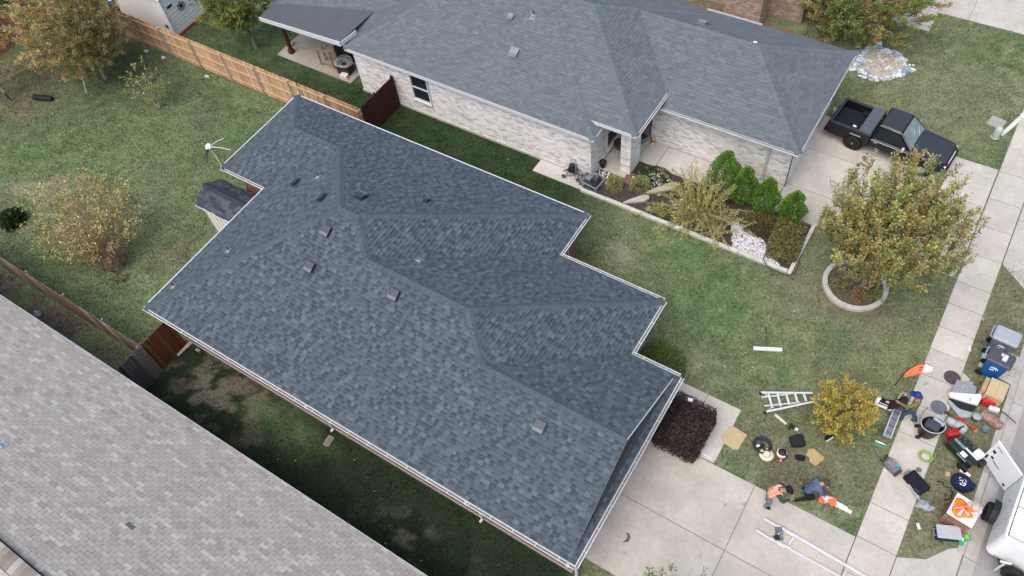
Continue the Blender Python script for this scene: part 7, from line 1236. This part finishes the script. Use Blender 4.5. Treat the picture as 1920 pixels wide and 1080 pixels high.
# hand tools by the sidewalk
t = thing('caulk_tubes', 'green and white sealant tubes on the lawn at the sidewalk', 'tube', PX(1647, 836, .02), .05)
for y, col in ((0, (.05, .36, .16)), (.11, (.66, .66, .68))): c = MB(); c.tube([(-.14, y, .05), (.12, y, .05), (.14, y, .05), (.22, y, .05)], [.03, .03, .012, .006], 10, col); obj('tube', c, PLA, t)
bar('pry_bar', 'dark pry bar on the lawn beside the sealant tubes', 'pry bar', (1641, 841), (1648, 855), .04, .03, STL, (.10, .11, .13), .03)
c = MB(); c.box((0, 0, .03), (.10, .22, .03), 0, (.62, .66, .68), bevel=.008); obj('white_marker', c, PLA, label='small white marker plate at the sidewalk edge near the bins', cat='marker', loc=PX(1817, 655, .02), rz=.2)
# wheelie bins
def bin_(name, label, loc, rz, body, lid, logo):
    t = thing(name, label, 'bin', loc, rz); c = MB()
    zs = [(.04, .27, .24), (.5, .31, .265), (.94, .35, .29), (.98, .37, .30)]
    def rp(hx, hy, r_=.07, n=4): return [(sx*(hx-r_)+r_*math.cos(a0+k*math.pi/2/n), sy*(hy-r_)+r_*math.sin(a0+k*math.pi/2/n)) for (sx, sy, a0) in ((1, 1, 0), (-1, 1, math.pi/2), (-1, -1, math.pi), (1, -1, 1.5*math.pi)) for k in range(n+1)]
    rings = [rp(hx, hy) for z, hx, hy in zs]; n = len(rings[0]); c.add([(p[0], p[1], zs[i][0]) for i, g in enumerate(rings) for p in g], [(i*n+k, i*n+(k+1) % n, (i+1)*n+(k+1) % n, (i+1)*n+k) for i in range(3) for k in range(n)]+[tuple(range(n))[::-1]], body); b_ = obj('body', c, PLA, t)
    L_ = rp(.41, .315, .08); c = MB(); n = len(L_); c.add([(p[0], p[1], .985) for p in L_]+[(p[0]*.97, p[1]*.97, 1.05) for p in L_]+[(p[0]*.85, p[1]*.85, 1.08) for p in L_], [(i*n+k, i*n+(k+1) % n, (i+1)*n+(k+1) % n, (i+1)*n+k) for i in range(2) for k in range(n)]+[tuple(range(2*n, 3*n)), tuple(range(n))[::-1]], lid); ll = obj('lid', c, PLA, t)
    for y in (-.12, .12): c = MB(); c.box((.02, y, 1.082), (.5, .02, .012), 0, tuple(q*.9 for q in lid)); obj('lid_rib', c, PLA, ll)
    c = MB(); c.tube([(-.36, -.24, .95), (-.47, -.24, .98), (-.47, .24, .98), (-.36, .24, .95)], .02, 7, tuple(q*1.05 for q in lid) if name == 'grey_bin' else (.25, .42, .60)); obj('handle', c, PLA, t)
    for y in (-.25, .25): c = MB(); c.lathe([(.03, -.035), (.12, -.035), (.125, 0), (.12, .035), (.03, .035)], 18, col=(.015, .015, .016), M=Matrix.Translation((-.30, y, .125)) @ Matrix.Rotation(math.pi/2, 4, 'X')); obj('wheel', c, TYRE, t)
    c = MB()                                                  # white curl printed on the side that faces the picture
    zc = .66; f = lambda a, b: (a*1.15, -.276-.057*(zc+b*1.15-.66)-.006, zc+b*1.15)
    for cv in ([(-.11, -.05), (-.09, .05), (0, .09), (.09, .05), (.11, -.03)], [(-.06, -.06), (-.02, .03), (.04, .03), (.07, -.05)], [(-.1, -.09), (.02, -.06)]): c.tube([f(*p) for p in cv], .016, 6, (.74, .76, .78), flat=.5)
    obj('white_logo', c, PLA, b_); return t
bin_('grey_bin', 'grey wheeled bin with light grey lid at the kerb', (5.06, 19.62, .03), -.06, (.14, .155, .175), (.34, .37, .41), 0); b2 = bin_('blue_bin', 'blue wheeled bin with dark lid at the kerb', (5.10, 18.68, .0), -.10, (.012, .10, .33), (.075, .078, .09), 1)
c = MB(); c.box((.1, .02, 1.086), (.14, .28, .008), 0, (.62, .64, .68)); c.box((-.0, .1, 1.086), (.1, .10, .008), 0, (.62, .64, .68)); obj('lid_sticker', c, PLA, b2)
